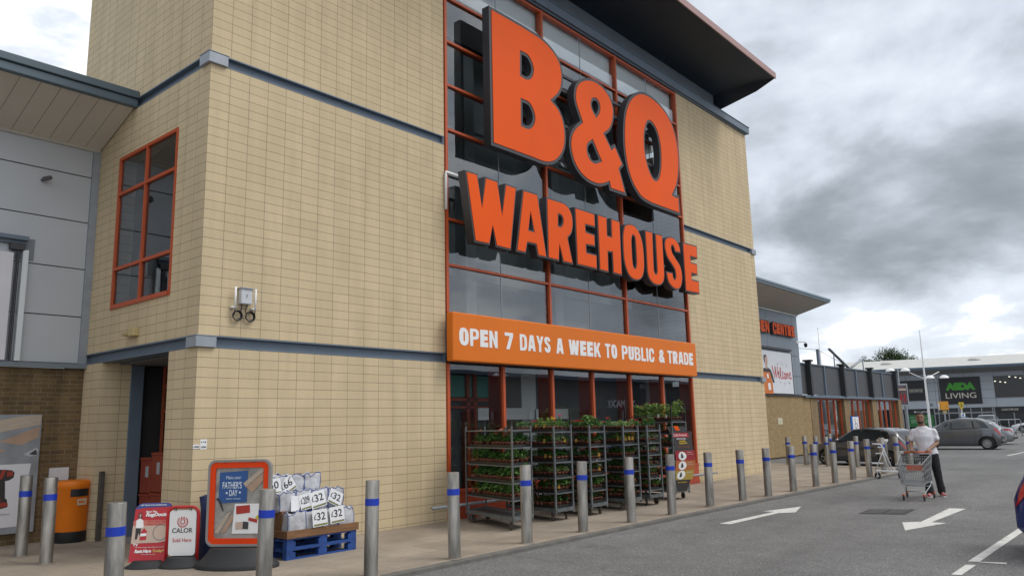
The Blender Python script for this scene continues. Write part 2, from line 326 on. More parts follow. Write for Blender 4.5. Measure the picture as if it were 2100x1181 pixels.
def mat_paving():
    m = bpy.data.materials.new('paving'); m.use_nodes = True; nt = m.node_tree; N = nt.nodes; L = nt.links; b = N['Principled BSDF']
    b.inputs['Roughness'].default_value = 0.9; b.inputs['Specular IOR Level'].default_value = 0.2
    g = N.new('ShaderNodeNewGeometry'); br = N.new('ShaderNodeTexBrick'); br.offset = 0.5
    br.inputs['Scale'].default_value = 1; br.inputs['Brick Width'].default_value = 0.9; br.inputs['Row Height'].default_value = 0.6; br.inputs['Mortar Size'].default_value = 0.005; br.inputs['Mortar Smooth'].default_value = 0.3
    br.inputs['Color1'].default_value = (0.285, 0.242, 0.195, 1); br.inputs['Color2'].default_value = (0.335, 0.285, 0.23, 1); br.inputs['Mortar'].default_value = (0.17, 0.14, 0.11, 1)
    ad = N.new('ShaderNodeVectorMath'); ad.inputs[1].default_value = (60, 60, 0); L.new(g.outputs['Position'], ad.inputs[0]); L.new(ad.outputs[0], br.inputs['Vector'])
    def nz(s, d, r=0.6):
        x = N.new('ShaderNodeTexNoise'); x.inputs['Scale'].default_value = s; x.inputs['Detail'].default_value = d; x.inputs['Roughness'].default_value = r; L.new(g.outputs['Position'], x.inputs['Vector']); return x
    a = nz(1.1, 6); c = nz(35, 4)
    def rg(x, lo, hi):
        r = N.new('ShaderNodeMapRange'); r.inputs['From Min'].default_value = 0.3; r.inputs['From Max'].default_value = 0.7; r.inputs['To Min'].default_value = lo; r.inputs['To Max'].default_value = hi; L.new(x.outputs[0], r.inputs[0]); return r
    mu = N.new('ShaderNodeMath'); mu.operation = 'MULTIPLY'; L.new(rg(a, 0.78, 1.15).outputs[0], mu.inputs[0]); L.new(rg(c, 0.88, 1.12).outputs[0], mu.inputs[1])
    vs = N.new('ShaderNodeVectorMath'); vs.operation = 'SCALE'; L.new(br.outputs['Color'], vs.inputs[0]); L.new(mu.outputs[0], vs.inputs['Scale']); L.new(vs.outputs[0], b.inputs['Base Color'])
    bp = N.new('ShaderNodeBump'); bp.inputs['Strength'].default_value = 0.3; bp.inputs['Distance'].default_value = 0.01; L.new(c.outputs[0], bp.inputs['Height']); L.new(bp.outputs[0], b.inputs['Normal'])
    return m
def mat_ribbed(name, col, period, axis, depth=0.02, rough=0.5, dark=0.65, var=0.06):
    """sheet cladding with grooves across a world axis (0 x, 1 y, 2 z)"""
    m = mat(name, col, rough, 0.0, var, 1.2); nt = m.node_tree; N = nt.nodes; L = nt.links; b = N['Principled BSDF']
    g = N.new('ShaderNodeNewGeometry'); sp = N.new('ShaderNodeSeparateXYZ'); L.new(g.outputs['Position'], sp.inputs[0])
    a = N.new('ShaderNodeMath'); a.operation = 'ADD'; a.inputs[1].default_value = 1000 * period; L.new(sp.outputs[axis], a.inputs[0])
    mo = N.new('ShaderNodeMath'); mo.operation = 'MODULO'; mo.inputs[1].default_value = period; L.new(a.outputs[0], mo.inputs[0])
    lt = N.new('ShaderNodeMath'); lt.operation = 'LESS_THAN'; lt.inputs[1].default_value = depth; L.new(mo.outputs[0], lt.inputs[0])
    src = b.inputs['Base Color'].links[0].from_socket
    mr = N.new('ShaderNodeMapRange'); mr.inputs['To Min'].default_value = 1; mr.inputs['To Max'].default_value = dark; L.new(lt.outputs[0], mr.inputs[0])
    vs = N.new('ShaderNodeVectorMath'); vs.operation = 'SCALE'; L.new(src, vs.inputs[0]); L.new(mr.outputs[0], vs.inputs['Scale']); L.new(vs.outputs[0], b.inputs['Base Color'])
    iv = N.new('ShaderNodeMath'); iv.operation = 'SUBTRACT'; iv.inputs[0].default_value = 1; L.new(lt.outputs[0], iv.inputs[1])
    bp = N.new('ShaderNodeBump'); bp.inputs['Strength'].default_value = 0.6; bp.inputs['Distance'].default_value = 0.01; L.new(iv.outputs[0], bp.inputs['Height']); L.new(bp.outputs[0], b.inputs['Normal'])
    return m
BW, BH = 0.337222, 0.146
ZL, ZLT, ZU, ZUT = 2.9627, 3.1468, 7.3808, 7.5649
C1, C2, CM = (0.60, 0.485, 0.315), (0.56, 0.455, 0.295), (0.235, 0.185, 0.125)
m_block = [mat_blocks('cream block %d' % i, C1, C2, CM, BW, BH, 0.0, z, ms=0.004, stain=0.11) for i, z in enumerate((0.0427, ZLT, ZUT))]
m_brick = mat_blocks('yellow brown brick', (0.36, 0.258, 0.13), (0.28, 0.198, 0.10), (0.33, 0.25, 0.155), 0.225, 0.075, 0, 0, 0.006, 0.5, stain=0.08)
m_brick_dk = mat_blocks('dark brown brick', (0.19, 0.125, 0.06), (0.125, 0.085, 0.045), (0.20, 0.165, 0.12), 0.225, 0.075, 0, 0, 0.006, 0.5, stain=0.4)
m_steel_blue = mat('blue grey painted steel', (0.125, 0.165, 0.215), 0.5, 0, 0.10, 3)
m_steel_cap = mat('light grey metal capping', (0.30, 0.33, 0.37), 0.45, 0.2, 0.1, 6)
m_orange_fr = mat('orange window frame paint', (0.46, 0.08, 0.022), 0.45, 0, 0.08, 5)
m_orange_face = mat('orange acrylic', (0.78, 0.096, 0.008), 0.5, 0, 0.07, 0.6, spec=0.15)
m_orange_ban = mat('orange fascia sheet', (0.68, 0.165, 0.014), 0.45, 0, 0.05, 0.8, spec=0.25)
m_letter_dk = mat('dark grey letter return', (0.045, 0.045, 0.052), 0.5, 0, 0.1, 4)
m_white = mat('white sign paint', (0.78, 0.78, 0.78), 0.45, 0, 0.04, 8)
m_glass = mat_glass('store glass', (0.90, 0.95, 0.96), 0.07, 1.4)
m_glass_dk = mat_glass('dark glass', (0.30, 0.34, 0.35), 0.05, 1.2)
m_black = mat('black paint', (0.012, 0.012, 0.014), 0.5)
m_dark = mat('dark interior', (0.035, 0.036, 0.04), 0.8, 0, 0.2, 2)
m_asphalt = mat_asphalt(); m_paving = mat_paving()
m_kerb = mat('kerb concrete', (0.13, 0.125, 0.115), 0.9, 0, 0.25, 6, 0.2)
m_line = None
def mat_paintline():
    m = mat('worn white road paint', (0.60, 0.60, 0.57), 0.8, 0, 0.12, 5); nt = m.node_tree; N = nt.nodes; L = nt.links; b = N['Principled BSDF']
    g = N.new('ShaderNodeNewGeometry'); nz = N.new('ShaderNodeTexNoise'); nz.inputs['Scale'].default_value = 7; nz.inputs['Detail'].default_value = 8; nz.inputs['Roughness'].default_value = 0.75; L.new(g.outputs['Position'], nz.inputs['Vector'])
    mr = N.new('ShaderNodeMapRange'); mr.inputs['From Min'].default_value = 0.31; mr.inputs['From Max'].default_value = 0.42; L.new(nz.outputs[0], mr.inputs[0]); L.new(mr.outputs[0], b.inputs['Alpha'])
    return m
m_line = mat_paintline()

LETTERS = {
'B':[[(5.929,10.64,1),(7.017,10.639,1),(7.482,10.623,0),(7.775,10.596,0),(8.071,10.508,0),(8.315,10.371,0),(8.475,10.178,0),(8.534,9.903,0),(8.488,9.594,0),(8.362,9.371,0),(8.122,9.144,1),(8.327,9.035,0),(8.484,8.831,0),(8.556,8.6,0),(8.57,8.352,0),(8.515,8.088,0),(8.373,7.856,0),(8.169,7.665,0),(7.92,7.545,0),(7.653,7.496,0),(7.318,7.497,1),(5.921,7.485,1)],[(7.004,9.906,1),(7.191,9.897,0),(7.3,9.796,0),(7.341,9.663,0),(7.288,9.519,0),(7.198,9.44,0),(7.095,9.411,1),(6.985,9.425,1)],[(6.984,8.766,1),(7.195,8.757,0),(7.302,8.653,0),(7.342,8.51,0),(7.29,8.369,0),(7.185,8.27,0),(7.073,8.245,1),(6.974,8.25,1)]],
'&':[[(9.53,10.203,0),(9.81,10.267,0),(10.168,10.247,0),(10.474,10.111,0),(10.647,9.928,0),(10.723,9.665,0),(10.655,9.36,0),(10.5,9.097,0),(10.264,8.913,1),(10.506,8.648,1),(10.677,8.787,1),(11.07,8.293,1),(10.876,8.137,1),(11.143,7.489,1),(10.343,7.47,1),(10.303,7.621,1),(10.012,7.504,0),(9.708,7.457,0),(9.368,7.483,0),(9.044,7.61,0),(8.824,7.815,0),(8.711,8.073,0),(8.692,8.298,0),(8.767,8.549,0),(8.953,8.777,0),(9.194,8.974,1),(9.095,9.143,0),(8.989,9.348,0),(8.954,9.545,0),(9.007,9.786,0),(9.149,9.983,0),(9.327,10.113,0)],[(9.767,9.667,0),(9.897,9.714,0),(9.981,9.672,0),(10.003,9.555,0),(9.942,9.429,0),(9.87,9.34,1),(9.761,9.435,0),(9.718,9.544,0)],[(9.652,8.542,1),(9.506,8.428,0),(9.459,8.312,0),(9.489,8.187,0),(9.582,8.106,0),(9.729,8.09,0),(9.936,8.181,1)]],
'Q':[[(12.117,10.677,0),(12.395,10.727,0),(12.83,10.711,0),(13.268,10.605,0),(13.61,10.427,0),(13.88,10.152,0),(14.04,9.789,0),(14.11,9.348,0),(14.075,8.953,0),(13.986,8.618,0),(13.866,8.348,0),(13.646,8.074,1),(13.8,8.076,0),(13.96,8.128,1),(13.979,7.514,1),(12.369,7.502,1),(11.9,7.56,0),(11.625,7.708,0),(11.416,7.898,0),(11.244,8.173,0),(11.145,8.496,0),(11.1,8.864,0),(11.114,9.218,0),(11.177,9.62,0),(11.291,9.946,0),(11.489,10.253,0),(11.742,10.482,0),(11.931,10.603,0)],[(12.495,9.891,0),(12.708,9.851,0),(12.878,9.678,0),(12.974,9.397,0),(12.984,9.027,0),(12.927,8.675,0),(12.804,8.411,0),(12.669,8.314,0),(12.518,8.345,0),(12.355,8.537,0),(12.235,8.836,0),(12.198,9.19,0),(12.242,9.5,0),(12.36,9.768,0)]],
'W':[[(5.124,6.755,1),(5.488,6.762,1),(5.604,6.059,1),(5.708,6.75,1),(6.102,6.749,1),(6.214,6.018,1),(6.333,6.747,1),(6.71,6.744,1),(6.477,5.321,1),(6.002,5.326,1),(5.912,5.74,1),(5.82,5.327,1),(5.368,5.321,1)]],
'A':[[(6.913,6.746,1),(7.427,6.75,1),(7.696,5.333,1),(7.362,5.332,1),(7.301,5.57,1),(7.032,5.568,1),(6.964,5.328,1),(6.63,5.324,1)],[(7.152,6.283,1),(7.239,5.884,1),(7.093,5.886,1)]],
'R':[[(7.732,6.749,1),(8.17,6.752,1),(8.386,6.747,0),(8.565,6.678,0),(8.686,6.538,0),(8.72,6.362,0),(8.702,6.199,0),(8.638,6.052,0),(8.502,5.927,1),(8.674,5.328,1),(8.269,5.325,1),(8.16,5.726,1),(8.138,5.328,1),(7.713,5.331,1)],[(8.169,6.415,1),(8.258,6.406,0),(8.309,6.348,0),(8.304,6.262,0),(8.245,6.178,1),(8.156,6.168,1)]],
'E':[[(8.804,6.732,1),(9.631,6.733,1),(9.631,6.371,1),(9.223,6.362,1),(9.234,6.216,1),(9.593,6.208,1),(9.596,5.893,1),(9.226,5.876,1),(9.229,5.719,1),(9.649,5.716,1),(9.639,5.341,1),(8.802,5.341,1)]],
'H':[[(9.732,6.748,1),(10.157,6.746,1),(10.148,6.288,1),(10.312,6.283,1),(10.327,6.752,1),(10.744,6.745,1),(10.73,5.335,1),(10.309,5.341,1),(10.305,5.859,1),(10.143,5.85,1),(10.129,5.334,1),(9.72,5.337,1)]],
'O':[[(11.118,6.753,0),(10.969,6.691,0),(10.875,6.538,0),(10.824,6.326,0),(10.819,6.033,0),(10.829,5.788,0),(10.909,5.554,0),(11.055,5.373,0),(11.273,5.3,0),(11.505,5.317,0),(11.707,5.434,0),(11.815,5.656,0),(11.84,5.914,0),(11.827,6.215,0),(11.765,6.461,0),(11.633,6.649,0),(11.452,6.756,0),(11.286,6.779,0)],[(11.341,6.471,0),(11.412,6.425,0),(11.425,6.243,0),(11.428,5.968,0),(11.419,5.738,0),(11.368,5.64,0),(11.306,5.643,0),(11.267,5.762,0),(11.259,6.033,0),(11.264,6.308,0),(11.296,6.428,0)]],
'U':[[(11.945,6.739,1),(12.345,6.745,1),(12.314,5.724,1),(12.349,5.635,0),(12.421,5.63,0),(12.461,5.709,1),(12.471,6.741,1),(12.86,6.755,1),(12.862,5.608,1),(12.773,5.429,0),(12.601,5.325,0),(12.394,5.296,0),(12.175,5.332,0),(12.011,5.451,0),(11.941,5.615,1)]],
'S':[[(13.257,6.781,0),(13.451,6.79,0),(13.663,6.718,0),(13.798,6.602,0),(13.847,6.389,1),(13.523,6.372,1),(13.442,6.508,0),(13.363,6.532,0),(13.329,6.452,0),(13.395,6.315,0),(13.619,6.151,0),(13.777,6.024,0),(13.853,5.836,0),(13.853,5.637,0),(13.753,5.428,0),(13.592,5.323,0),(13.42,5.303,0),(13.187,5.36,0),(13.015,5.507,0),(12.936,5.761,1),(13.321,5.77,1),(13.34,5.645,0),(13.407,5.6,0),(13.466,5.686,0),(13.437,5.854,0),(13.262,6.001,0),(13.064,6.142,0),(12.966,6.322,0),(12.938,6.488,0),(12.993,6.643,0),(13.108,6.736,0)]],
'E2':[[(13.992,6.747,1),(14.854,6.772,1),(14.842,6.368,1),(14.421,6.375,1),(14.428,6.23,1),(14.806,6.221,1),(14.786,5.878,1),(14.424,5.882,1),(14.424,5.722,1),(14.844,5.717,1),(14.834,5.332,1),(13.989,5.32,1)]],
}
# ================================================================== ground
g = MB(); g.ngon([(-220, -260, -0.05), (420, -260, -0.05), (420, 320, -0.05), (-220, 320, -0.05)]); props(g.build('road', m_asphalt), kind='structure')
KERB = [(-16, -3.17), (-4, -3.22), (0.8, -3.28), (4.8, -3.32), (9, -3.41), (12.2, -3.49), (18.5, -3.69), (23.3, -3.84), (23.85, -3.7), (24.15, -3.3), (24.25, -1.8), (24.42, -1.0), (25.05, 0.2), (25.3, 1.6), (25.35, 3.7)]
def offs(pts, d):
    out = []
    for i in range(len(pts)):
        a = Vector(pts[max(i - 1, 0)]); b = Vector(pts[min(i + 1, len(pts) - 1)]); t = (b - a).normalized(); out.append((pts[i][0] - t.y * d, pts[i][1] + t.x * d))
    return out
KIN = offs(KERB, 0.13)
k = MB()
for i in range(len(KERB) - 1):
    a, b, c, d = KERB[i], KERB[i + 1], KIN[i + 1], KIN[i]
    k.add([(*a, -0.3), (*b, -0.3), (*c, -0.3), (*d, -0.3), (*a, -0.006), (*b, -0.006), (*c, 0.001), (*d, 0.001)], [(4, 5, 6, 7), (0, 1, 5, 4)])
props(k.build('kerb', m_kerb), kind='structure')
pv = MB(); pv.ngon([(x, y, 0.0) for x, y in KIN] + [(25.35, 12, 0), (-16, 12, 0)]); props(pv.build('pavement', m_paving), kind='structure')
def flat(name, polys, z, m, **kw):
    b = MB()
    for p in polys: b.ngon([(x, y, z) for x, y in p])
    return props(b.build(name, m), kind='structure', **kw)
flat('road_arrow', [[(7.50, -4.29), (7.52, -4.49), (9.47, -4.55), (9.75, -4.78), (10.79, -4.50), (9.62, -4.18), (9.65, -4.40)]], -0.045, m_line)
flat('road_arrow', [[(11.81, -7.30), (11.76, -7.02), (9.41, -7.08), (9.17, -6.84), (8.16, -7.14), (9.42, -7.47), (9.41, -7.24)]], -0.045, m_line)
flat('bay_line', [[(5.70, -8.48), (19.5, -8.62), (19.5, -8.73), (5.74, -8.60)], [(5.70, -8.604), (5.74, -8.604), (5.85, -8.87), (5.72, -8.89)], [(4.69, -8.50), (5.45, -8.505), (5.48, -8.61), (4.73, -8.60)]] +
     [[(x, -8.74), (x + 0.1, -8.74), (x + 0.1, -13.4), (x, -13.4)] for x in (10.6, 13.1, 15.6)], -0.045, m_line)
flat('bay_line', [[(34, y), (39, y - 0.2), (39, y - 0.32), (34, y - 0.12)] for y in (-4.6, -7.1, -9.6)] + [[(39.1, -4.2), (39.25, -4.2), (38.6, -16), (38.45, -16)], [(48, -4.5), (54, -4.7), (54, -4.85), (48, -4.65)]], -0.045, m_line)
# gully grating sunk in the road
dr = root('drain_cover', 'rectangular iron drain grating set in the asphalt between the two white arrows', 'drain', (10.7, -6.2, -0.05))
P4 = [(10.92, -5.80), (11.32, -6.54), (10.34, -6.59), (10.07, -5.84)]
m_iron = mat('cast iron', (0.05, 0.05, 0.05), 0.7, 0.3, 0.3, 9)
b = MB(); b.ngon([(x, y, -0.0455) for x, y in P4][::-1]); b.build('surround', mat('dark bitumen patch', (0.045, 0.045, 0.045), 0.95, 0, 0.2, 12), dr)
b = MB()
for i in range(14):
    t0, t1 = 0.12 + i * 0.055, 0.12 + i * 0.055 + 0.03
    def L4(t, s): a = Vector(P4[0]).lerp(Vector(P4[1]), s); c = Vector(P4[3]).lerp(Vector(P4[2]), s); return a.lerp(c, t)
    for s0, s1 in ((0.08, 0.46), (0.54, 0.92)):
        q = [L4(t0, s0), L4(t1, s0), L4(t1, s1), L4(t0, s1)]; b.ngon([(p.x, p.y, -0.041) for p in q])
b.build('grating', mat('worn grating', (0.10, 0.10, 0.10), 0.6, 0.4, 0.4, 14), dr)

# ================================================================== store tower
tw = root('store_tower', 'tall cream block tower with blue grey bands and a wide overhanging roof', 'building', (10, 2.5, 0))
wb = MB(); wr = MB()
ZT = 11.76
for i, (z0, z1) in enumerate(((0, ZL), (ZLT, ZU), (ZUT, ZT))):
    wb.box(0, 0, z0, 5.04, 0.3, z1, i); wr.box(15.05, 0, z0, 20.131, 0.3, z1, i); wr.box(19.83, 0.3, z0, 20.131, 5, z1, i)
wb.box(0, 0.3, 0, 0.3, 0.87, ZL, 0); wb.box(0, 3.3, 0, 0.5, 5, ZL, 0)
wb.box(0, 0.3, ZLT, 0.3, 0.93, ZU, 1); wb.box(0, 3.10, ZLT, 0.3, 5, ZU, 1); wb.box(0, 0.93, ZLT, 0.3, 3.10, 3.85, 1); wb.box(0, 0.93, 6.58, 0.3, 3.10, ZU, 1)
wb.box(0, 0.3, ZUT, 0.3, 5, ZT, 2)
wb.build('wall', m_block, tw); wr.build('wall', m_block, tw)
b = MB(); b.box(0.3, 4.7, 0, 19.83, 5, ZT); b.build('back_wall', mat('dark grey plaster', (0.10, 0.10, 0.105), 0.8, 0, 0.2, 1), tw)  # back wall in one even dark grey
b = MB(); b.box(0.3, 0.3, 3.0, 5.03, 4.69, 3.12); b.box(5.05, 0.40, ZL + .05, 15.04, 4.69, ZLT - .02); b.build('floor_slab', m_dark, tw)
for z0, z1 in ((ZL, ZLT), (ZU, ZUT)):
    for x0, x1 in ((0.07, 5.04), (15.05, 20.06)):
        b = MB()
        b.box(x0, 0.07, z0, x1, 0.3, z1); b.box(x0, -0.004, z0 + 0.001, x1, 0.07, z0 + 0.02); b.box(x0, -0.012, z1 - 0.022, x1, 0.07, z1 - 0.002)
        if x0 < 1:
            b.box(0.07, 0.3, z0, 0.3, 4.97, z1); b.box(-0.004, 0.07, z0 + 0.001, 0.07, 4.97, z0 + 0.02); b.box(-0.012, 0.07, z1 - 0.022, 0.07, 4.97, z1 - 0.002); b.box(5.0, 0.0, z0 + .02, 5.04, 0.07, z1 - .022)
        for x in [(0.75 if x0 < 1 else 15.5) + 1.38 * i for i in range(4 if x0 > 1 else 3)]: b.lathe([(0.012, 0), (0.012, 0.012), (0.0, 0.014)], (0, 0, 0), 8, 0, frame((x, 0.07, z0 + 0.1), (1, 0, 0)))
        b.build('band', m_steel_blue, tw)
for z0, z1 in ((2.965, 3.128), (7.375, 7.548)):
    b = MB(); b.box(-0.055, -0.055, z0, 0.265, 0.06, z1); b.box(-0.055, 0.06, z0, 0.06, 0.25, z1); b.box(-0.065, -0.065, z1, 0.275, 0.06, z1 + 0.012); b.box(-0.065, 0.06, z1, 0.06, 0.26, z1 + 0.012); b.build('corner_cap', m_steel_cap, tw, bevel=0.006)
    b = MB(); b.box(19.86, -0.055, z0, 20.19, 0.06, z1); b.box(20.07, 0.06, z0, 20.19, 0.25, z1); b.build('corner_cap', m_steel_cap, tw, bevel=0.006)
b = MB(); b.box(-0.1, -0.13, 11.80, 20.23, 0.12, 12.03); b.box(-0.1, -0.06, 11.762, 20.13, 0.0, 11.80); b.box(-0.11, -0.15, 12.03, 20.25, 0.2, 12.055); b.build('eaves_beam', m_steel_blue, tw, bevel=0.01)
b = MB(); b.box(2.0, 0.16, 12.056, 18.1, 4.6, 12.72); b.build('clerestory', mat('grey metal sheet', (0.16, 0.195, 0.235), 0.5, 0, 0.08, 2), tw)
b = MB(); b.box(0.05, 0.21, 12.056, 1.99, 4.95, 12.15); b.box(18.11, 0.21, 12.056, 20.1, 4.95, 12.15); b.box(2, 4.61, 12.056, 18.1, 4.95, 12.15); b.build('parapet_roof', m_steel_cap, tw)
b = MB()                                                # canopy: underside, end and fascia of the big overhang
xl, xr, xe = 1.0, 18.1, 18.5
A = [(xl, 0.155, 12.68), (xr, 0.155, 12.68), (xl, -1.86, 12.79), (xe, -1.86, 12.79), (xe, -1.21, 12.54), (xe, 0.16, 12.27), (xe, 5.4, 12.6), (xl, 5.4, 12.75), (xl, 0.155, 13.05), (xe, 0.155, 13.05), (xl, -1.86, 12.96), (xe, -1.86, 12.96), (xl, 5.4, 13.1), (xe, 5.4, 13.1)]
b.add(A, [(0, 2, 3, 1), (1, 3, 4), (1, 4, 5), (1, 5, 6), (0, 1, 6, 7), (2, 10, 11, 3), (10, 8, 9, 11), (8, 12, 13, 9), (3, 11, 9, 5, 4), (5, 9, 13, 6), (7, 6, 13, 12), (0, 7, 12, 8, 10, 2)])
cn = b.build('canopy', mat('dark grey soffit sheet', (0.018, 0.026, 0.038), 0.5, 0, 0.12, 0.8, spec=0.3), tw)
b = MB(); b.box(xl, -1.895, 12.785, xe + 0.03, -1.862, 12.985); b.box(xe + 0.002, -1.862, 12.80, xe + 0.03, 5.4, 12.99); b.build('canopy_fascia', mat('faded salmon pink metal edge', (0.37, 0.225, 0.21), 0.5, 0, 0.08, 2), tw)
# side window
wn = MB()
wy = (0.93, 3.10)
m_sw = root('side_window', 'tall orange framed six pane window in the side wall of the cream tower', 'window', (0, 2, 3.85)); 
wn.box(-0.015, 0.93, 3.85, 0.035, 0.985, 6.58); wn.box(-0.015, 3.045, 3.85, 0.035, 3.10, 6.58); wn.box(-0.016, 0.985, 6.525, 0.035, 3.045, 6.58); wn.box(-0.035, 0.985, 3.85, 0.035, 3.045, 3.92)
wn.box(-0.02, 1.99, 3.92, 0.035, 2.035, 6.525)
for z in (5.9, 4.55): wn.box(-0.018, 0.985, z - 0.026, 0.035, 1.99, z + 0.026); wn.box(-0.018, 2.035, z - 0.026, 0.035, 3.045, z + 0.026)
wn.build('frame', m_orange_fr, m_sw)
b = MB(); b.ngon([(0.02, 0.96, 3.9), (0.02, 3.07, 3.9), (0.02, 3.07, 6.55), (0.02, 0.96, 6.55)][::-1]); b.build('pane', m_glass, m_sw)
m_sw.parent = None
b = MB(); b.box(0.31, 0.31, ZLT, 5.03, 0.34, 11.7); b.box(3.2, 0.35, ZLT, 3.25, 4.69, 11.7); b.build('inner_wall', mat('stair wall paint', (0.30, 0.31, 0.30), 0.8, 0, 0.1, 2), tw)
# side doorway: steel column, dark recess
dw = root('side_doorway', 'dark open doorway with grey steel post under the tower beam', 'doorway', (0.2, 1.5, 0))
b = MB(); b.box(0.501, 3.285, 0, 0.73, 3.45, ZL - 0.03); b.build('steel_post', m_steel_blue, dw, bevel=0.008)
b = MB(); b.box(0.301, 0.31, ZL - 0.025, 2.2, 3.29, ZL - 0.005); b.build('alcove_soffit', mat('grey alcove soffit', (0.16, 0.165, 0.17), 0.7, 0, 0.1, 3), dw)
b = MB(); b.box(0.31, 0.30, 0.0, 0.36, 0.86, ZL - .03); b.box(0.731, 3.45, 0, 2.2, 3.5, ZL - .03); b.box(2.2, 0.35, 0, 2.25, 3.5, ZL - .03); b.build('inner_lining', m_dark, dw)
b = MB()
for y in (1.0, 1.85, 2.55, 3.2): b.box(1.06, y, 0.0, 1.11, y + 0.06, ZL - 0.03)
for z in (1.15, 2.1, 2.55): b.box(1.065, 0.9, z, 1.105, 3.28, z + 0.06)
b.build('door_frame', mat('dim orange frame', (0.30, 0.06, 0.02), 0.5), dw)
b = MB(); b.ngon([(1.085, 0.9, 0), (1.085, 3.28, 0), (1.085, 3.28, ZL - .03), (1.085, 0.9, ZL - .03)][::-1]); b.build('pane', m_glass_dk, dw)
m_crate = mat('red orange plastic', (0.24, 0.04, 0.018), 0.45, 0, 0.15, 5)
for i, (x, y, z, h) in enumerate(((0.72, 2.42, 0.0, 0.75), (0.74, 2.86, 0.0, 0.72), (0.73, 2.44, 0.76, 0.66), (0.74, 2.87, 0.73, 0.60))):
    cr = root('storage_crate', ['red orange crate on the floor just inside the side doorway, nearer the tower corner', 'red orange crate on the doorway floor beside the grey steel post', 'upper red orange crate nearer the tower corner in the doorway', 'upper red orange crate beside the grey steel post'][i], 'crate', (x + .15, y + .16, z), group='orange crates in the side doorway')
    q = MB(); q.box(x, y, z, x + 0.3, y + 0.38, z + h); q.box(x - 0.012, y - 0.012, z + h - 0.05, x + 0.312, y + 0.392, z + h - 0.01); q.build('body', m_crate, cr, bevel=0.012)
    q = MB(); q.box(x - 0.006, y + 0.06, z + h * 0.45, x - 0.001, y + 0.17, z + h * 0.75); q.build('label_sheet', mat('grey label %d' % i, (0.35, 0.36, 0.38), 0.6), cr)

# ================================================================== glazing over the entrance
gz = root('upper_glazing', 'tall orange framed glass wall behind the giant orange letters', 'window', (10, 0, 3.95))
MX = [5.09, 8.39, 11.65, 15.01]; TZ = [4.91, 5.85, 7.75, 8.72, 9.69, 10.69]
for x in MX: b = MB(); b.box(x - 0.032, -0.03, 3.95, x + 0.032, 0.14, 11.74); b.build('mullion', m_orange_fr, gz)
for z in TZ + [11.70]:
    b = MB()
    for a, c in zip(MX[:-1], MX[1:]): b.box(a + 0.033, -0.022, z - 0.025, c - 0.033, 0.12, z + 0.025)
    b.build('transom', m_orange_fr, gz)
for a, c in zip(MX[:-1], MX[1:]):
    b = MB()
    zs = [3.93] + TZ + [11.68]
    for z0, z1 in zip(zs[:-1], zs[1:]): b.ngon([(a + .03, 0.03, z0 + .02), (c - .03, 0.03, z0 + .02), (c - .03, 0.03, z1 - .02), (a + .03, 0.03, z1 - .02)])
    b.build('pane', m_glass, gz)
    b = MB(); x = (a + c) / 2; b.box(x - 0.008, 0.022, 3.98, x + 0.008, 0.04, 11.66); b.build('pane_joint', m_steel_cap, gz)
b = MB(); b.path([(5.035, -0.05, 6.02), (5.035, -0.05, 6.74), (5.035, -0.05, 6.8), (5.75, -0.05, 6.79)], 0.028, 8); props(b.build('cable_conduit', m_white, smooth=True), 'white conduit elbow clipped to the orange frame left of the big letters', 'conduit')
# rooms behind the glass
b = MB(); b.box(5.1, 2.6, 3.13, 15.0, 2.66, 11.6); b.build('inner_wall', mat('mezzanine wall', (0.30, 0.33, 0.34), 0.7, 0, 0.15, 1), tw)
b = MB(); b.box(5.14, 0.17, 10.92, 14.97, 0.2, 11.74); b.box(5.14, 0.201, 11.745, 14.97, 2.59, 11.76); b.build('brightening_panel', mat('white brightening panel', (0.85, 0.86, 0.87), 0.7, 0, 0.05, 1), tw)  # white panel and slab added close behind the glass to brighten the top panes
b = MB()
for z in (5.2, 7.1, 9.0): b.box(5.1, 1.9, z, 15.0, 2.05, z + 0.22)
for x in (7.3, 10.7, 13.9): b.box(x, 1.6, 3.13, x + 0.35, 1.95, 10.9)
b.build('inner_frame', mat('grey steelwork', (0.42, 0.45, 0.46), 0.6, 0.0, 0.1, 2), tw)
lw = root('lower_glazing', 'orange framed shop window with dark glass under the orange fascia', 'window', (10, 0, 0))
LX = [5.09, 6.72, 8.39, 9.98, 11.66, 13.30, 14.98]
m_fin = mat('deep red orange fin', (0.40, 0.05, 0.015), 0.5)
for x in LX: b = MB(); b.box(x - 0.035, -0.03, 0.55, x + 0.035, 0.05, 2.95); mo_ = b.build('mullion', m_orange_fr, lw); b = MB(); b.box(x - 0.03, 0.051, 0.56, x + 0.03, 0.40, 2.94); b.build('inner_fin', m_fin, mo_)
for a, c in zip(LX[:-1], LX[1:]):
    b = MB(); b.ngon([(a + .03, 0.03, 0.6), (c - .03, 0.03, 0.6), (c - .03, 0.03, 2.95), (a + .03, 0.03, 2.95)]); b.build('pane', m_glass, lw)
b = MB(); b.box(5.04, -0.035, 0.0, 15.05, 0.3, 0.10); b.box(5.04, -0.02, 0.1, 15.05, 0.3, 0.49); b.box(5.04, -0.04, 0.49, 15.05, 0.3, 0.55); b.build('sill_panel', mat('red orange kick panel', (0.42, 0.07, 0.03), 0.5, 0, 0.15, 3), lw)
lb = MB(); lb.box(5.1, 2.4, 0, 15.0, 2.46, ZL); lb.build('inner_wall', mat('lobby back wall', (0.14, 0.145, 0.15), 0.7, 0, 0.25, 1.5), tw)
b = MB()
for x in (6.3, 7.9, 8.15, 11.2, 12.9): b.box(x, 2.2, 0.0, x + 0.1, 2.38, ZL)
b.box(5.1, 2.2, 2.32, 9.2, 2.36, 2.40); b.box(5.1, 2.2, 2.15, 9.2, 2.36, 2.2); b.build('inner_frame', mat('orange inner frame', (0.62, 0.10, 0.025), 0.5), tw)
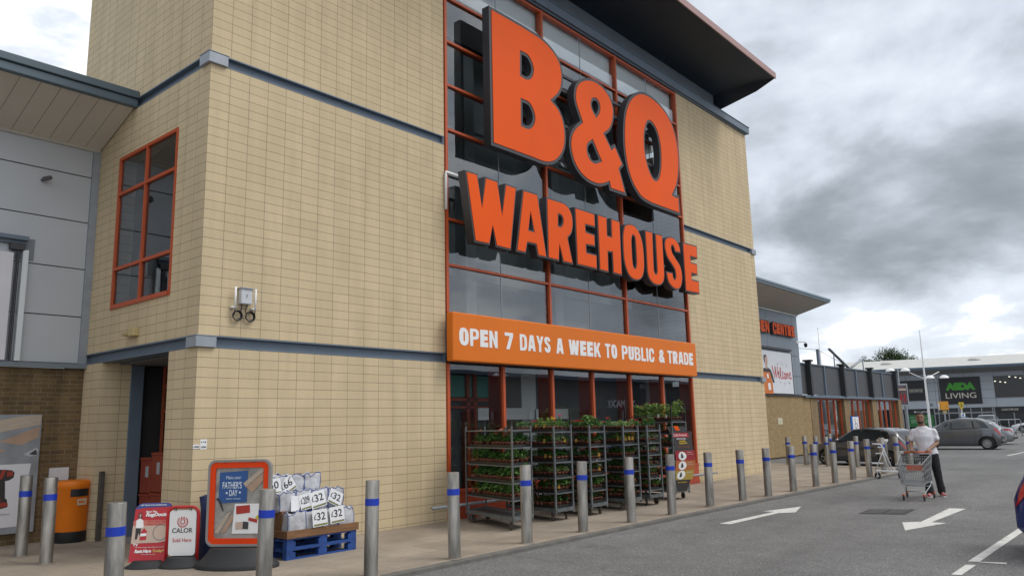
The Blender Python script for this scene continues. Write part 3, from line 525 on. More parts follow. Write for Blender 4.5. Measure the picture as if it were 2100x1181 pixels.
b = MB(); b.box(5.1, 2.28, 2.42, 9.2, 2.33, 2.93); b.build('teal_panel', mat('teal glazed strip', (0.16, 0.55, 0.46), 0.3), tw)
b = MB(); b.box(8.85, 1.3, 0, 9.4, 1.8, ZL); b.box(14.75, 0.9, 0, 15.02, 1.4, ZL); b.build('inner_column', mat('pale lobby column', (0.80, 0.82, 0.80), 0.7, 0, 0.08, 2), tw)
b = MB(); b.box(7.0, 1.0, 1.86, 8.95, 1.04, 2.12); b.box(9.02, 1.0, 1.86, 10.3, 1.04, 2.1); b.build('white_screen', m_white, tw)
b = MB(); b.box(10.2, 0.8, 1.25, 10.7, 0.83, 1.6); b.build('poster_panel', mat('orange notice', (0.45, 0.12, 0.04), 0.6), tw)
b = MB(); b.ngon([(0.3, 0.3, 0.004), (19.8, 0.3, 0.004), (19.8, 4.69, 0.004), (0.3, 4.69, 0.004)]); b.build('lobby_floor', mat('lobby tiles', (0.35, 0.33, 0.31), 0.4), tw)
gr = root('guard_rail', 'low grey pipe rail running in front of the lower shop window', 'rail', (10, -0.22, 0))
b = MB(); b.tube((4.45, -0.22, 0.29), (15.75, -0.22, 0.25), 0.028, 10); b.build('pipe', m_steel_cap, gr, smooth=True)
for x in (5.4, 7.2, 9.9, 12.6, 15.3): b = MB(); b.tube((x, -0.22, 0), (x, -0.22, 0.28), 0.022, 8); b.tube((x, -0.22, 0.27), (x, -0.04, 0.27), 0.018, 6); b.build('leg', m_steel_cap, gr, smooth=True)

# ------------------------------------------------------------------ lettering
# condensed block capitals for the smaller signs: (x, y, corner) outlines
def _c(*p): return [(x, y, 1) for x, y in p]
BLOCK = {
 'N': [_c((0, 0), (0, 1), (.2, 1), (.4, .45), (.4, 1), (.6, 1), (.6, 0), (.42, 0), (.2, .55), (.2, 0))],
 'P': [[(0, 0, 1), (0, 1, 1), (.35, 1, 1), (.5, .97, 0), (.6, .85, 0), (.62, .7, 0), (.6, .52, 0), (.5, .41, 0), (.35, .38, 1), (.21, .38, 1), (.21, 0, 1)], [(.21, .55, 1), (.21, .84, 1), (.32, .84, 1), (.39, .8, 0), (.41, .7, 0), (.39, .59, 0), (.32, .55, 1)]],
 'D': [[(0, 0, 1), (0, 1, 1), (.3, 1, 1), (.48, .96, 0), (.6, .82, 0), (.63, .5, 0), (.6, .18, 0), (.48, .04, 0), (.3, 0, 1)], [(.21, .17, 1), (.21, .83, 1), (.28, .83, 1), (.37, .78, 0), (.41, .5, 0), (.37, .22, 0), (.28, .17, 1)]],
 'B': [[(0, 0, 1), (0, 1, 1), (.34, 1, 1), (.5, .96, 0), (.59, .84, 0), (.58, .64, 0), (.49, .53, 1), (.6, .43, 0), (.64, .27, 0), (.6, .08, 0), (.47, .01, 0), (.34, 0, 1)], [(.21, .6, 1), (.21, .85, 1), (.31, .85, 1), (.38, .8, 0), (.38, .65, 0), (.31, .6, 1)], [(.21, .15, 1), (.21, .45, 1), (.32, .45, 1), (.41, .39, 0), (.41, .21, 0), (.32, .15, 1)]],
 'C': [[(.6, .62, 1), (.41, .62, 1), (.40, .78, 0), (.32, .85, 0), (.24, .78, 0), (.22, .5, 0), (.24, .22, 0), (.32, .15, 0), (.40, .22, 0), (.41, .38, 1), (.6, .38, 1), (.59, .14, 0), (.46, 0, 0), (.32, -.02, 0), (.16, 0, 0), (.03, .16, 0), (0, .5, 0), (.03, .84, 0), (.16, 1, 0), (.32, 1.02, 0), (.46, 1, 0), (.59, .86, 0)]],
 'G': [[(.6, .64, 1), (.4, .64, 1), (.39, .78, 0), (.32, .85, 0), (.24, .78, 0), (.22, .5, 0), (.24, .22, 0), (.32, .15, 0), (.39, .22, 0), (.4, .36, 1), (.33, .36, 1), (.33, .52, 1), (.61, .52, 1), (.61, 0, 1), (.48, 0, 1), (.45, .07, 1), (.32, -.02, 0), (.16, 0, 0), (.03, .16, 0), (0, .5, 0), (.03, .84, 0), (.16, 1, 0), (.32, 1.02, 0), (.46, 1, 0), (.59, .86, 0)]],
 '7': [_c((0, 1), (.55, 1), (.55, .82), (.3, 0), (.08, 0), (.32, .80), (0, .80))],
 'Y': [_c((0, 1), (.22, 1), (.33, .66), (.44, 1), (.66, 1), (.435, .42), (.435, 0), (.225, 0), (.225, .42))],
 'K': [_c((0, 0), (0, 1), (.21, 1), (.21, .6), (.41, 1), (.64, 1), (.42, .56), (.66, 0), (.43, 0), (.28, .36), (.21, .24), (.21, 0))],
 'T': [_c((0, 1), (.58, 1), (.58, .82), (.395, .82), (.395, 0), (.185, 0), (.185, .82), (0, .82))],
 'L': [_c((0, 0), (0, 1), (.21, 1), (.21, .18), (.5, .18), (.5, 0))], 'I': [_c((0, 0), (0, 1), (.21, 1), (.21, 0))]}
for k_ in 'WARHOUSE&':
    q_ = LETTERS[k_]; xs_ = [p[0] for p in q_[0]]; zs_ = [p[1] for p in q_[0]]; h_ = max(zs_) - min(zs_)
    BLOCK[k_] = [[((p[0] - min(xs_)) / h_ * (0.92 if k_ != 'W' else 0.85), (p[1] - min(zs_)) / h_, p[2]) for p in l] for l in q_]
def block_word(word, M, x, y, w, h, m_, parent, name='lettering', d=0.004, z=0.001, grow=0.0):
    loops = []; cx = 0
    for ch in word:
        g_ = BLOCK[ch]; wd = max(p[0] for p in g_[0]); loops.append([[(p[0] + cx, p[1], p[2]) for p in l] for l in g_]); cx += wd + 0.09
    sx = w / (cx - 0.09); out = []
    for g_ in loops:
        ls = [[(x + a * sx, y + b * h) for a, b in spline(l, 4)] for l in g_]
        out += [inset(ls[0], -grow)] + [inset(l, grow) for l in ls[1:]] if grow else ls
    return link_mesh(name, shape_mesh(name, out, M, d, z), m_, parent)
FR = frame((0, -0.5, 0), (1, 0, 0))          # x, z; local z towards the viewer side (-y)
def big_letters(thing, keys, border):
    for key in keys:
        loops = [spline(q, 6) for q in LETTERS[key]]
        me = shape_mesh('letter', loops, FR, 0.20, -0.20); lo = link_mesh('letter', me, m_letter_dk, thing)
        fl = [inset(loops[0], border)] + [inset(q, -border) for q in loops[1:]]
        link_mesh('face', shape_mesh('face', fl, FR, 0.012, 0.0), m_orange_face, lo)
s1 = root('store_sign', 'giant orange B&Q letters standing off the upper glass wall', 'sign', (10, -0.4, 7.5)); big_letters(s1, ['B', '&', 'Q'], 0.075)
s2 = root('store_sign', 'orange WAREHOUSE letters in one row under the giant letters', 'sign', (10, -0.4, 5.3)); big_letters(s2, ['W', 'A', 'R', 'E', 'H', 'O', 'U', 'S', 'E2'], 0.038)
for s_, x0, x1, zz in ((s1, 6.1, 13.9, (7.9, 8.8, 9.7, 10.1)), (s2, 5.4, 14.7, (5.65, 6.4))):
    b = MB()
    for z in zz: b.box(x0, -0.29, z - 0.035, x1, -0.23, z + 0.035)
    for x in [x0 + 0.4 + i * (x1 - x0 - 0.8) / 4 for i in range(5)]: b.box(x - 0.03, -0.23, zz[0] - 0.1, x + 0.03, -0.031, zz[0] + 0.02); b.box(x - 0.03, -0.23, zz[-1] - 0.1, x + 0.03, -0.031, zz[-1] + 0.02)
    b.build('support_rail', m_letter_dk, s_)
fs = root('fascia_sign', 'long orange fascia reading OPEN 7 DAYS A WEEK TO PUBLIC & TRADE', 'sign', (10, -0.15, 2.97))
b = MB(); b.box(4.94, -0.30, 2.97, 14.78, -0.12, 3.92); b.build('board', m_orange_ban, fs, bevel=0.025)
FT = frame((0, -0.30, 0), (1, 0, 0))
ws = [('OPEN', 5.12, 6.50), ('7', 6.86, 7.20), ('DAYS', 7.52, 8.98), ('A', 9.30, 9.66), ('WEEK', 9.97, 11.25), ('TO', 11.47, 11.96), ('PUBLIC', 12.18, 13.30), ('&', 13.48, 13.70), ('TRADE', 13.80, 14.55)]
wx = [('OPEN', 5.112, 6.221), ('7', 6.446, 6.712), ('DAYS', 6.927, 7.971), ('A', 8.184, 8.453), ('WEEK', 8.652, 9.935), ('TO', 10.122, 10.645), ('PUBLIC', 10.86, 12.415), ('&', 12.662, 12.959), ('TRADE', 13.127, 14.562)]
for w, a, c in wx: block_word(w, FT, a, 3.28, c - a, 0.345, m_white, fs)

# ================================================================== left side building
sb = root('side_building', 'grey clad and brick store wing left of the cream tower, with a boarded eave', 'building', (-5, 6, 0))
m_clad = mat('silver grey cladding panel', (0.46, 0.485, 0.515), 0.4, 0.1, 0.06, 0.7, spec=0.4)
b = MB()
zs = [2.98, 3.81, 4.675, 5.54, 6.40, 6.93]
for z0, z1 in zip(zs[:-1], zs[1:]): b.box(-16, 4.0, z0 + 0.008, -0.13, 4.2, z1 - 0.008)
b.build('cladding', m_clad, sb, bevel=0.006)
b = MB(); b.box(-16, 4.03, 2.95, -0.13, 4.3, 6.95); b.build('backing', m_black, sb)
b = MB(); b.box(-0.129, 3.97, 2.9, -0.001, 4.2, 6.95); b.build('corner_trim', m_steel_cap, sb)
b = MB(); b.box(-16, 3.93, 2.895, -0.001, 4.02, 2.975); b.build('flashing', mat('grey flashing', (0.17, 0.20, 0.23), 0.5), sb)
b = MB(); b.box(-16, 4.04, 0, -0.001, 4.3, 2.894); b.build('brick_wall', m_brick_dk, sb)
b = MB(); b.add([(-16, 2.62, 7.40), (-0.02, 2.62, 7.40), (-0.02, 4.0, 6.93), (-16, 4.0, 6.93), (-16, 2.62, 7.44), (-0.02, 2.62, 7.44), (-0.02, 4.2, 6.97), (-16, 4.2, 6.97)], [(0, 3, 2, 1), (4, 5, 6, 7), (0, 1, 5, 4), (1, 2, 6, 5)])
b.build('soffit', mat_ribbed('brown boarded soffit', (0.58, 0.54, 0.47), 0.30, 0, 0.010, 0.6, 0.45), sb)
b = MB(); b.box(-16, 3.96, 6.90, -0.02, 3.998, 6.955); b.build('soffit_trim', mat('cream trim', (0.45, 0.43, 0.38), 0.6), sb)
b = MB(); b.box(-16, 2.50, 7.38, -0.004, 2.62, 7.52); b.box(-16, 2.46, 7.53, -0.004, 2.64, 7.66); b.build('gutter', mat('dark slate gutter', (0.085, 0.125, 0.155), 0.4, 0, 0.1, 3), sb, bevel=0.012)
b = MB(); b.add([(-16, 2.6, 7.64), (-0.01, 2.6, 7.64), (-0.01, 12, 8.2), (-16, 12, 8.2)], [(0, 1, 2, 3)]); b.box(-16, 4.31, 0, -15.7, 12, 7.3); b.build('roof', m_steel_cap, sb)
b = MB(); b.tube((-0.93, 4.0, 6.18), (-0.93, 3.90, 6.19), 0.03, 10); b.tube((-0.93, 3.94, 6.19), (-0.86, 3.82, 6.20), 0.038, 10); props(b.build('security_camera', mat('grey camera housing', (0.10, 0.10, 0.105), 0.4), smooth=True, angle=40), 'small dark security camera on the grey cladding under the boarded eave', 'camera')
bf = root('banner_frame', 'white fabric banner in a metal frame fixed to the grey cladding at the left edge', 'banner', (-2, 3.9, 3))
b = MB(); b.box(-3.6, 3.90, 2.99, -1.30, 3.915, 4.80); b.build('banner_cloth', mat('white pvc cloth', (0.62, 0.62, 0.66), 0.6, 0, 0.06, 2, 0.15, 3), bf)
b = MB(); b.box(-1.16, 3.90, 2.985, -1.075, 3.985, 4.87); b.build('side_rail', mat('bright aluminium', (0.62, 0.66, 0.68), 0.35, 0.3), bf)
b = MB(); b.tube((-1.22, 3.93, 2.99), (-1.22, 3.93, 4.85), 0.02, 8); b.tube((-1.26, 3.91, 3.0), (-1.26, 3.91, 4.80), 0.01, 6); b.build('tension_pole', m_letter_dk, bf)
b = MB(); b.box(-4, 3.86, 5.03, -1.10, 3.995, 5.10); b.box(-4, 3.93, 4.97, -1.12, 3.995, 5.03); b.build('header_box', m_steel_blue, bf)
b = MB(); b.box(-1.3, 3.985, 4.72, -0.97, 3.998, 5.09); b.build('back_plate', mat('grey plate', (0.20, 0.225, 0.25), 0.5), bf)
b = MB(); b.box(-1.36, 3.88, 4.86, -1.14, 3.98, 4.97); b.build('bracket', m_letter_dk, bf)
# tool poster
tp = root('poster_board', 'large poster of timber planks and a red cordless drill on the dark brick wall', 'poster', (-1.3, 3.97, 0.18))
b = MB(); b.box(-2.4, 3.96, 0.19, -0.645, 4.03, 2.10); b.build('board', mat('grey print', (0.25, 0.265, 0.285), 0.5, 0, 0.25, 3), tp)
TPF = frame((0, 3.96, 0), (1, 0, 0))
def flatpoly(name, polys, M, z, m, parent, d=0.002):
    q = MB()
    for p in polys: q.prism(p if area2(p) > 0 else p[::-1], M @ Matrix.Translation((0, 0, z)), d)
    return q.build(name, m, parent)
m_wood = mat('pale timber print', (0.44, 0.36, 0.285), 0.6, 0, 0.12, 6, stretch=(1, 1, 6)); m_wood2 = mat('tan timber print', (0.40, 0.27, 0.19), 0.6, 0, 0.12, 6)
flatpoly('plank_print', [[(-2.38, 1.60), (-0.66, 1.93), (-0.66, 2.09), (-0.95, 2.07), (-2.38, 1.80)]], TPF, 0.001, m_wood, tp)
flatpoly('plank_print', [[(-1.25, 1.66), (-0.67, 1.90), (-0.68, 1.72), (-0.93, 1.60)], [(-2.38, 1.2), (-1.30, 1.45), (-1.15, 1.53), (-1.30, 1.56), (-2.38, 1.45)]], TPF, 0.001, m_wood2, tp)
flatpoly('saw_print', [[(-0.88, 1.45), (-0.70, 1.55), (-0.66, 1.52), (-0.69, 1.42), (-0.80, 1.41)]], TPF, 0.001, mat('steel print', (0.45, 0.46, 0.48), 0.5), tp)
flatpoly('saw_guard_print', [[(-0.80, 1.45), (-0.70, 1.52), (-0.68, 1.44), (-0.72, 1.43)]], TPF, 0.004, m_letter_dk, tp)
flatpoly('white_panel', [[(-2.2, 0.28), (-0.84, 0.30), (-0.76, 1.295), (-2.2, 1.29)]], TPF, 0.001, mat('white print', (0.66, 0.66, 0.69), 0.5), tp)
m_tred = mat('red tool print', (0.30, 0.035, 0.02), 0.5); m_tblk = mat('black tool print', (0.03, 0.026, 0.026), 0.5)
flatpoly('drill_print', [[(-1.45, 1.06), (-1.28, 1.20), (-1.20, 1.22), (-1.03, 1.20), (-0.99, 1.16), (-1.00, 1.08), (-1.06, 1.04), (-1.12, 1.03), (-1.11, 0.92), (-1.10, 0.76), (-1.07, 0.74), (-1.05, 0.62), (-1.12, 0.60), (-1.30, 0.585), (-1.45, 0.59), (-1.45, 0.74), (-1.20, 0.76), (-1.215, 0.96), (-1.24, 0.98), (-1.25, 1.04)]], TPF, 0.004, m_tblk, tp)
for q_ in [[(-1.18, 1.21), (-1.12, 1.215), (-1.14, 1.12), (-1.17, 1.07), (-1.26, 1.05), (-1.22, 1.02), (-1.245, 0.985), (-1.27, 1.06), (-1.20, 1.10)], [(-1.10, 1.19), (-1.02, 1.18), (-1.01, 1.11), (-1.10, 1.10)], [(-1.45, 0.66), (-1.1, 0.70), (-1.05, 0.67), (-1.06, 0.63), (-1.30, 0.60), (-1.45, 0.605)], [(-1.20, 0.75), (-1.16, 0.755), (-1.16, 0.72), (-1.20, 0.715)]]: flatpoly('drill_red_print', [q_], TPF, 0.007, m_tred, tp)
text('or cordless', TPF, -1.32, 0.49, 0.30, 0.035, mat('grey ink', (0.25, 0.25, 0.27), 0.6), tp, z=0.004)
text('drum', TPF, -1.32, 0.44, 0.12, 0.03, bpy.data.materials['grey ink'], tp, z=0.004)

# ================================================================== garden centre wing (right of the tower)
gc = root('garden_centre', 'grey clad brick building with a sloping boarded eave beyond the tower', 'building', (28, 6, 0))
m_clad2 = mat('blue grey cladding panel', (0.22, 0.255, 0.30), 0.45, 0.1, 0.06, 0.7)
b = MB()
for z0, z1 in ((2.86, 3.75), (3.75, 4.74), (4.74, 5.75), (5.75, 6.8)):
    for x0, x1 in ((20.3, 24.9), (24.9, 29.4), (29.4, 32.55), (32.55, 33.25)): b.box(x0 + 0.008, 3.58, z0 + 0.008, x1 - 0.008, 3.7, z1 - 0.008)
    b.box(33.16, 3.71, z0 + 0.008, 33.25, 11, z1 - 0.008)
b.build('cladding', m_clad2, gc, bevel=0.008)
b = MB(); b.box(20.3, 3.62, 2.82, 33.2, 11, 6.82); b.build('backing', m_letter_dk, gc)
b = MB(); b.box(20.132, 3.60, 0, 34.2, 11, 2.78); b.box(25.0, 3.56, 0.0, 26.1, 3.6, 2.78); b.build('brick_wall', m_brick, gc)
b = MB(); b.box(20.3, 3.53, 2.78, 34.2, 3.66, 2.855); b.build('flashing', m_letter_dk, gc)
b = MB(); b.add([(20.2, 1.95, 7.27), (33.3, 1.95, 7.27), (33.3, 3.58, 6.82), (20.2, 3.58, 6.82), (20.2, 1.95, 7.35), (33.3, 1.95, 7.35), (33.3, 11, 8.6), (20.2, 11, 8.6), (33.3, 11, 6.82)], [(0, 3, 2, 1), (4, 5, 6, 7), (1, 2, 8, 6, 5), (0, 1, 5, 4)])
b.build('roof', mat_ribbed('pale boarded soffit', (0.48, 0.45, 0.39), 0.25, 1, 0.012, 0.6, 0.6), gc)
b = MB(); b.box(20.2, 1.88, 7.28, 33.34, 1.95, 7.36); b.box(20.2, 1.84, 7.365, 33.36, 1.97, 7.46); b.box(33.305, 1.951, 7.29, 33.345, 11, 7.45); b.build('gutter', mat('blue grey gutter', (0.16, 0.215, 0.26), 0.4), gc, bevel=0.01)
b = MB(); b.box(20.3, 3.50, 6.76, 33.25, 3.578, 6.81); b.build('soffit_trim', m_white, gc)
es = root('garden_sign', 'orange GARDEN CENTRE letters on the grey cladding under the eave', 'sign', (29, 3.5, 5.6))
GF = frame((0, 3.42, 0), (1, 0, 0)); b = MB()
for w, x0, x1 in (('GARDEN', 26.2, 29.32), ('CENTRE', 29.75, 32.42)):
    block_word(w, GF, x0, 5.66, x1 - x0, 0.52, m_letter_dk, es, 'letter_return', 0.10, -0.105, 0.03)
    block_word(w, GF, x0, 5.66, x1 - x0, 0.52, m_orange_face, es, 'lettering', 0.01, 0.0)
wbn = root('welcome_banner', 'white Welcome banner with an aproned shop worker on the grey cladding', 'banner', (29, 3.5, 2.9))
b = MB(); b.box(26.6, 3.50, 2.89, 31.90, 3.525, 4.82); b.build('cloth', mat('white banner cloth', (0.66, 0.68, 0.72), 0.6, 0, 0.05, 1.5, 0.25, 2.5), wbn)
b = MB(); b.box(26.4, 3.46, 4.92, 31.95, 3.578, 5.02); b.build('header_box', m_letter_dk, wbn)
b = MB(); b.tube((31.96, 3.51, 2.88), (31.94, 3.51, 4.85), 0.02, 6); b.tube((26.6, 3.51, 2.872), (31.96, 3.51, 2.872), 0.015, 6); b.build('frame', m_letter_dk, wbn)
WF = frame((0, 3.50, 0), (1, 0, 0))
def wxy(px, py):                            # banner sketch grid -> wall metres
    return (28.55 + (px - 130) / 170.0, 4.77 - (py - 200) / 440.0)
def wst(pts, w=0.05): return ([wxy(*p) for p in pts], w * 1.5)
m_redink = mat('red brush ink', (0.50, 0.03, 0.035), 0.5)
ribbons([wst([(290, 475), (305, 580), (328, 720), (345, 560), (350, 480)], 0.06), wst([(350, 500), (352, 600), (362, 715), (385, 590), (395, 480)], 0.05),
         wst([(395, 640), (420, 620), (424, 585), (408, 580), (398, 640), (408, 710), (430, 715)], 0.045), wst([(432, 690), (452, 560), (456, 490), (445, 500), (446, 640), (458, 730), (478, 715)], 0.045),
         wst([(505, 590), (490, 580), (480, 650), (492, 715), (515, 700)], 0.045), wst([(530, 600), (518, 640), (528, 720), (545, 725), (552, 640), (536, 600), (530, 620)], 0.045),
         wst([(560, 720), (566, 600), (568, 720)], 0.04), wst([(570, 640), (582, 590), (588, 640), (590, 715)], 0.04), wst([(592, 640), (604, 590), (612, 650), (618, 715), (628, 700)], 0.04),
         wst([(632, 650), (652, 630), (655, 585), (642, 580), (634, 650), (645, 715), (672, 700), (680, 680)], 0.045)], WF, 0.004, 'lettering', m_redink, wbn)
ribbons([wst(p, 0.03) for p in ([(395, 415), (408, 440)], [(492, 405), (497, 440)], [(588, 440), (575, 470)], [(440, 790), (430, 815)], [(525, 800), (527, 845)], [(605, 790), (628, 815)], [(455, 380), (458, 395)], [(560, 400), (556, 415)])], WF, 0.004, 'dash_marks', m_letter_dk, wbn)
m_skinp = mat('printed skin', (0.50, 0.34, 0.28), 0.6); m_apron = mat('printed orange apron', (0.60, 0.16, 0.03), 0.6)
def wpoly(name, pts, z, m): flatpoly(name, [[wxy(*p) for p in pts]], WF, z, m, wbn)
wpoly('printed_shirt', [(60, 580), (150, 530), (215, 525), (260, 560), (285, 640), (310, 770), (318, 815), (280, 815), (262, 700), (268, 1040), (60, 1040)], 0.003, m_tblk)
wpoly('printed_apron', [(60, 612), (235, 612), (255, 720), (275, 830), (280, 1040), (60, 1040)], 0.006, m_apron)
wpoly('printed_badge', [(172, 645), (205, 645), (208, 735), (180, 735)], 0.009, m_white); wpoly('printed_badge', [(180, 835), (230, 825), (240, 960), (190, 970)], 0.009, m_white)
wpoly('printed_face', [(152, 300), (165, 275), (195, 290), (212, 360), (208, 430), (195, 480), (205, 530), (170, 560), (165, 480), (150, 430), (142, 360)], 0.006, m_skinp)
wpoly('printed_hair', [(140, 370), (138, 300), (152, 265), (185, 270), (205, 320), (190, 305), (165, 300), (155, 340), (152, 420), (146, 420)], 0.009, m_tblk)
b = MB(); b.box(29.90, 3.585, 1.47, 30.43, 3.60, 1.77); props(b.build('wall_notice', mat('cream notice', (0.55, 0.50, 0.36), 0.6, 0, 0.1, 9)), 'small cream notice on the yellow brick wall', 'notice')
cc = root('dome_camera', 'dark dome camera on a white bracket at the corner of the grey cladding', 'camera', (33.3, 3.5, 5.4))
b = MB(); b.path([(33.0, 3.57, 5.46), (33.2, 3.40, 5.48), (33.45, 3.30, 5.48), (33.45, 3.30, 5.42)], 0.025, 8); b.box(32.94, 3.54, 5.38, 33.04, 3.579, 5.54); b.build('bracket', m_white, cc)
b = MB(); b.lathe([(0.05, 0.15), (0.085, 0.12), (0.085, 0.03), (0.06, -0.04), (0.0, -0.07)], (33.45, 3.30, 5.27), 16); b.build('dome', m_black, cc, smooth=True)
# mesh screened yard wall over brick piers and shop windows
yw = root('yard_wall', 'long dark mesh screen on brick piers with orange framed windows below', 'wall', (42, 3.7, 0))
m_mesh = mat_ribbed('charcoal ribbed mesh', (0.085, 0.09, 0.10), 0.09, 0, 0.03, 0.6, 0.6, 0.12)
PX = [34.2, 39.3, 44.36, 49.62]; SX = [36.68, 41.9, 47.0]
b = MB()
xs = sorted([33.3] + PX + SX)
for x0, x1 in zip(xs[:-1], xs[1:]): b.box(x0 + 0.03, 3.66, 2.9, x1 - 0.03, 3.72, 4.42)
b.build('mesh_panel', m_mesh, yw)
for x in PX: b = MB(); b.box(x - 0.12, 3.40, 2.84, x + 0.12, 3.66, 4.55); b.box(x - 0.2, 3.34, 4.55, x + 0.2, 3.74, 4.64); b.build('main_post', mat('charcoal post %d' % x, (0.028, 0.03, 0.034), 0.5), yw)
for x in SX: b = MB(); b.box(x - 0.06, 3.58, 2.84, x + 0.06, 3.66, 4.46); b.build('slim_post', m_steel_blue, yw)
b = MB(); b.box(33.3, 3.6, 4.42, 49.9, 3.74, 4.48); b.build('top_rail', m_steel_blue, yw)
b = MB(); b.box(33.3, 3.46, 2.74, 50.0, 3.80, 2.86); b.build('ledge', m_steel_blue, yw)
BR = [(34.21, 35.15), (39.3, 40.25), (44.4, 45.4), (50.0, 50.75)]
b = MB()
for x0, x1 in BR: b.box(x0, 3.58, 0, x1, 4.1, 2.735)
b.box(33.9, 4.1, 0, 50.7, 4.2, 2.73) if False else None
b.build('brick_pier', mat_blocks('pier brick', (0.28, 0.20, 0.11), (0.24, 0.17, 0.092), (0.26, 0.20, 0.13), 0.225, 0.075, 0, 0, 0.006, 0.5), yw)
for (a, x0), (x1, c) in zip(BR[:-1], BR[1:]):
    f = MB(); n = 4
    for i in range(n + 1): x = x0 + 0.06 + (x1 - x0 - 0.12) * i / n; f.box(x - 0.035, 3.74, 0.1, x + 0.035, 3.84, 2.66)
    f.box(x0, 3.72, 2.64, x1, 3.95, 2.735); f.box(x0, 3.72, 0.0, x1, 3.95, 0.1); w_ = f.build('window', m_orange_fr, yw)
    q = MB(); q.ngon([(x0, 3.8, 0.1), (x1, 3.8, 0.1), (x1, 3.8, 2.66), (x0, 3.8, 2.66)]); q.build('pane', m_glass, w_)
b = MB(); b.box(34.5, 6.0, 0, 50.6, 6.1, 2.7); b.build('inner_wall', mat('stock room wall', (0.16, 0.13, 0.10), 0.8, 0, 0.4, 1.2), yw)
rs = random.Random(3)
for i in range(9): x = 35.4 + i * 1.7; b = MB(); b.box(x, 4.4, 0, x + 0.25 + rs.random() * 0.4, 4.5, 1.2 + rs.random() * 1.2); b.build('stock_stack', mat('wrapped stock %d' % i, rs.choice([(0.5, 0.48, 0.44), (0.35, 0.33, 0.3), (0.4, 0.2, 0.12)]), 0.7), yw)
ma = root('flag_mast', 'thin white mast rising behind the dark mesh screen', 'mast', (43.25, 6, 0)); b = MB(); b.tube((43.25, 6, 0), (43.25, 6, 7.18), 0.085, 8, 0.035); b.build('pole', m_white, ma, smooth=True); b = MB(); b.lathe([(0.0, 0.06), (0.04, 0.0), (0.035, -0.02)], (43.25, 6, 7.18), 8); b.build('cap', m_steel_cap, ma)
b = MB(); b.box(42.72, 5.92, 0, 42.9, 6.06, 5.87); props(b.build('steel_post', m_steel_blue), 'short dark steel post next to the thin white mast', 'post')
vt = root('roof_truss', 'grey V shaped steel struts standing above the dark mesh screen', 'truss', (42, 3.9, 4.48))
b = MB(); b.tube((38.8, 3.95, 5.48), (41.98, 3.95, 4.5), 0.075, 10); b.build('strut', mat('dark strut', (0.10, 0.12, 0.14), 0.5), vt, smooth=True)
b = MB(); b.tube((41.98, 3.95, 4.5), (45.1, 3.95, 5.36), 0.075, 10); b.build('strut', mat('pale strut', (0.30, 0.32, 0.34), 0.5), vt, smooth=True)
b = MB(); b.tube((39.3, 3.9, 4.48), (39.3, 3.9, 5.28), 0.03, 6); b.tube((44.45, 3.9, 4.48), (44.45, 3.9, 5.14), 0.03, 6); b.build('stay', m_steel_blue, vt)
b = MB(); b.tube((33.3, 5.9, 5.55), (42.8, 5.98, 5.83), 0.012, 5); b.tube((42.8, 5.98, 5.83), (49.5, 5.0, 4.2), 0.012, 5); props(b.build('guy_wire', m_letter_dk), 'thin wire strung from the grey building over the short steel post', 'wire')

# ================================================================== far store across the car park
FM = frame((104.374, 9.052, 0), (0.2402, -0.9707, 0))
fsb = root('far_store', 'wide grey store with a pale sheet roof at the far side of the car park', 'building', (104.4, 9.05, 0))
b = MB()
for z0, z1 in ((2.5, 3.6), (3.6, 4.65), (4.65, 5.7), (5.7, 6.9)):
    for s0, s1 in ((-18, -14), (-14, -10.5), (-10.5, -7.2), (-7.2, -4.0), (-4.0, -0.8), (-0.8, 2.4), (2.4, 5.6), (5.6, 9), (9, 13), (13, 20), (20, 30)): b.box(s0 + 0.015, z0 + 0.015, -0.3, s1 - 0.015, z1 - 0.015, 0.0, 0, FM)
b.build('cladding', mat('pale blue grey cladding', (0.42, 0.46, 0.51), 0.45, 0, 0.06, 0.4), fsb)
b = MB(); b.box(-18, 2.45, -0.4, 30, 6.9, -0.31, 0, FM); b.box(-18, 0, -8, -17.7, 6.5, -0.41, 0, FM); b.box(-18, 0.0, -3.2, 30, 2.5, -3.1, 0, FM); b.build('backing', mat('far backing', (0.09, 0.10, 0.11), 0.8), fsb)
b = MB(); T = lambda s, z, d: FM @ Vector((s, z, d))
b.add([T(-16, 7.2, 3), T(30, 7.2, 3), T(30, 6.75, 0), T(-16, 6.75, 0)], [(0, 3, 2, 1)]); b.build('soffit', mat('grey soffit', (0.32, 0.32, 0.32), 0.7, 0, 0.1, 1), fsb)
b = MB(); b.box(-16, 7.19, 3.0, 30, 7.32, 3.12, 0, FM); b.box(-16, 7.325, 2.98, 30, 7.50, 3.2, 0, FM); b.build('gutter', mat('steel blue gutter', (0.10, 0.145, 0.20), 0.4), fsb)
b = MB(); b.add([T(-16, 7.48, 3.1), T(30, 7.48, 3.1), T(30, 9.5, -12), T(-16, 9.5, -12), T(-16, 6.8, -12), T(-16, 6.8, 3)], [(0, 1, 2, 3), (0, 3, 4, 5)]); rf = b.build('roof', mat_ribbed('pale grey roof sheet', (0.50, 0.50, 0.47), 1.1, 1, 0.05, 0.6, 0.85), fsb)
for s, d, z in ((0.95, -5, 8.4), (-9.3, -5, 8.4), (9.5, -6, 8.6)):
    b = MB(); b.lathe([(0.6, 0), (0.6, 0.22), (0.75, 0.24), (0.7, 0.42), (0.4, 0.56), (0.0, 0.6)], T(s, z - 0.1, d), 18); b.build('roof_vent', mat('vent metal %d' % int(s * 10), (0.45, 0.44, 0.41), 0.5), rf, smooth=True, angle=40)
m_fdark = mat('far shop glass', (0.018, 0.02, 0.022), 0.12, 0, 0, 1); m_mull = mat('grey shopfront frame', (0.28, 0.29, 0.30), 0.5)
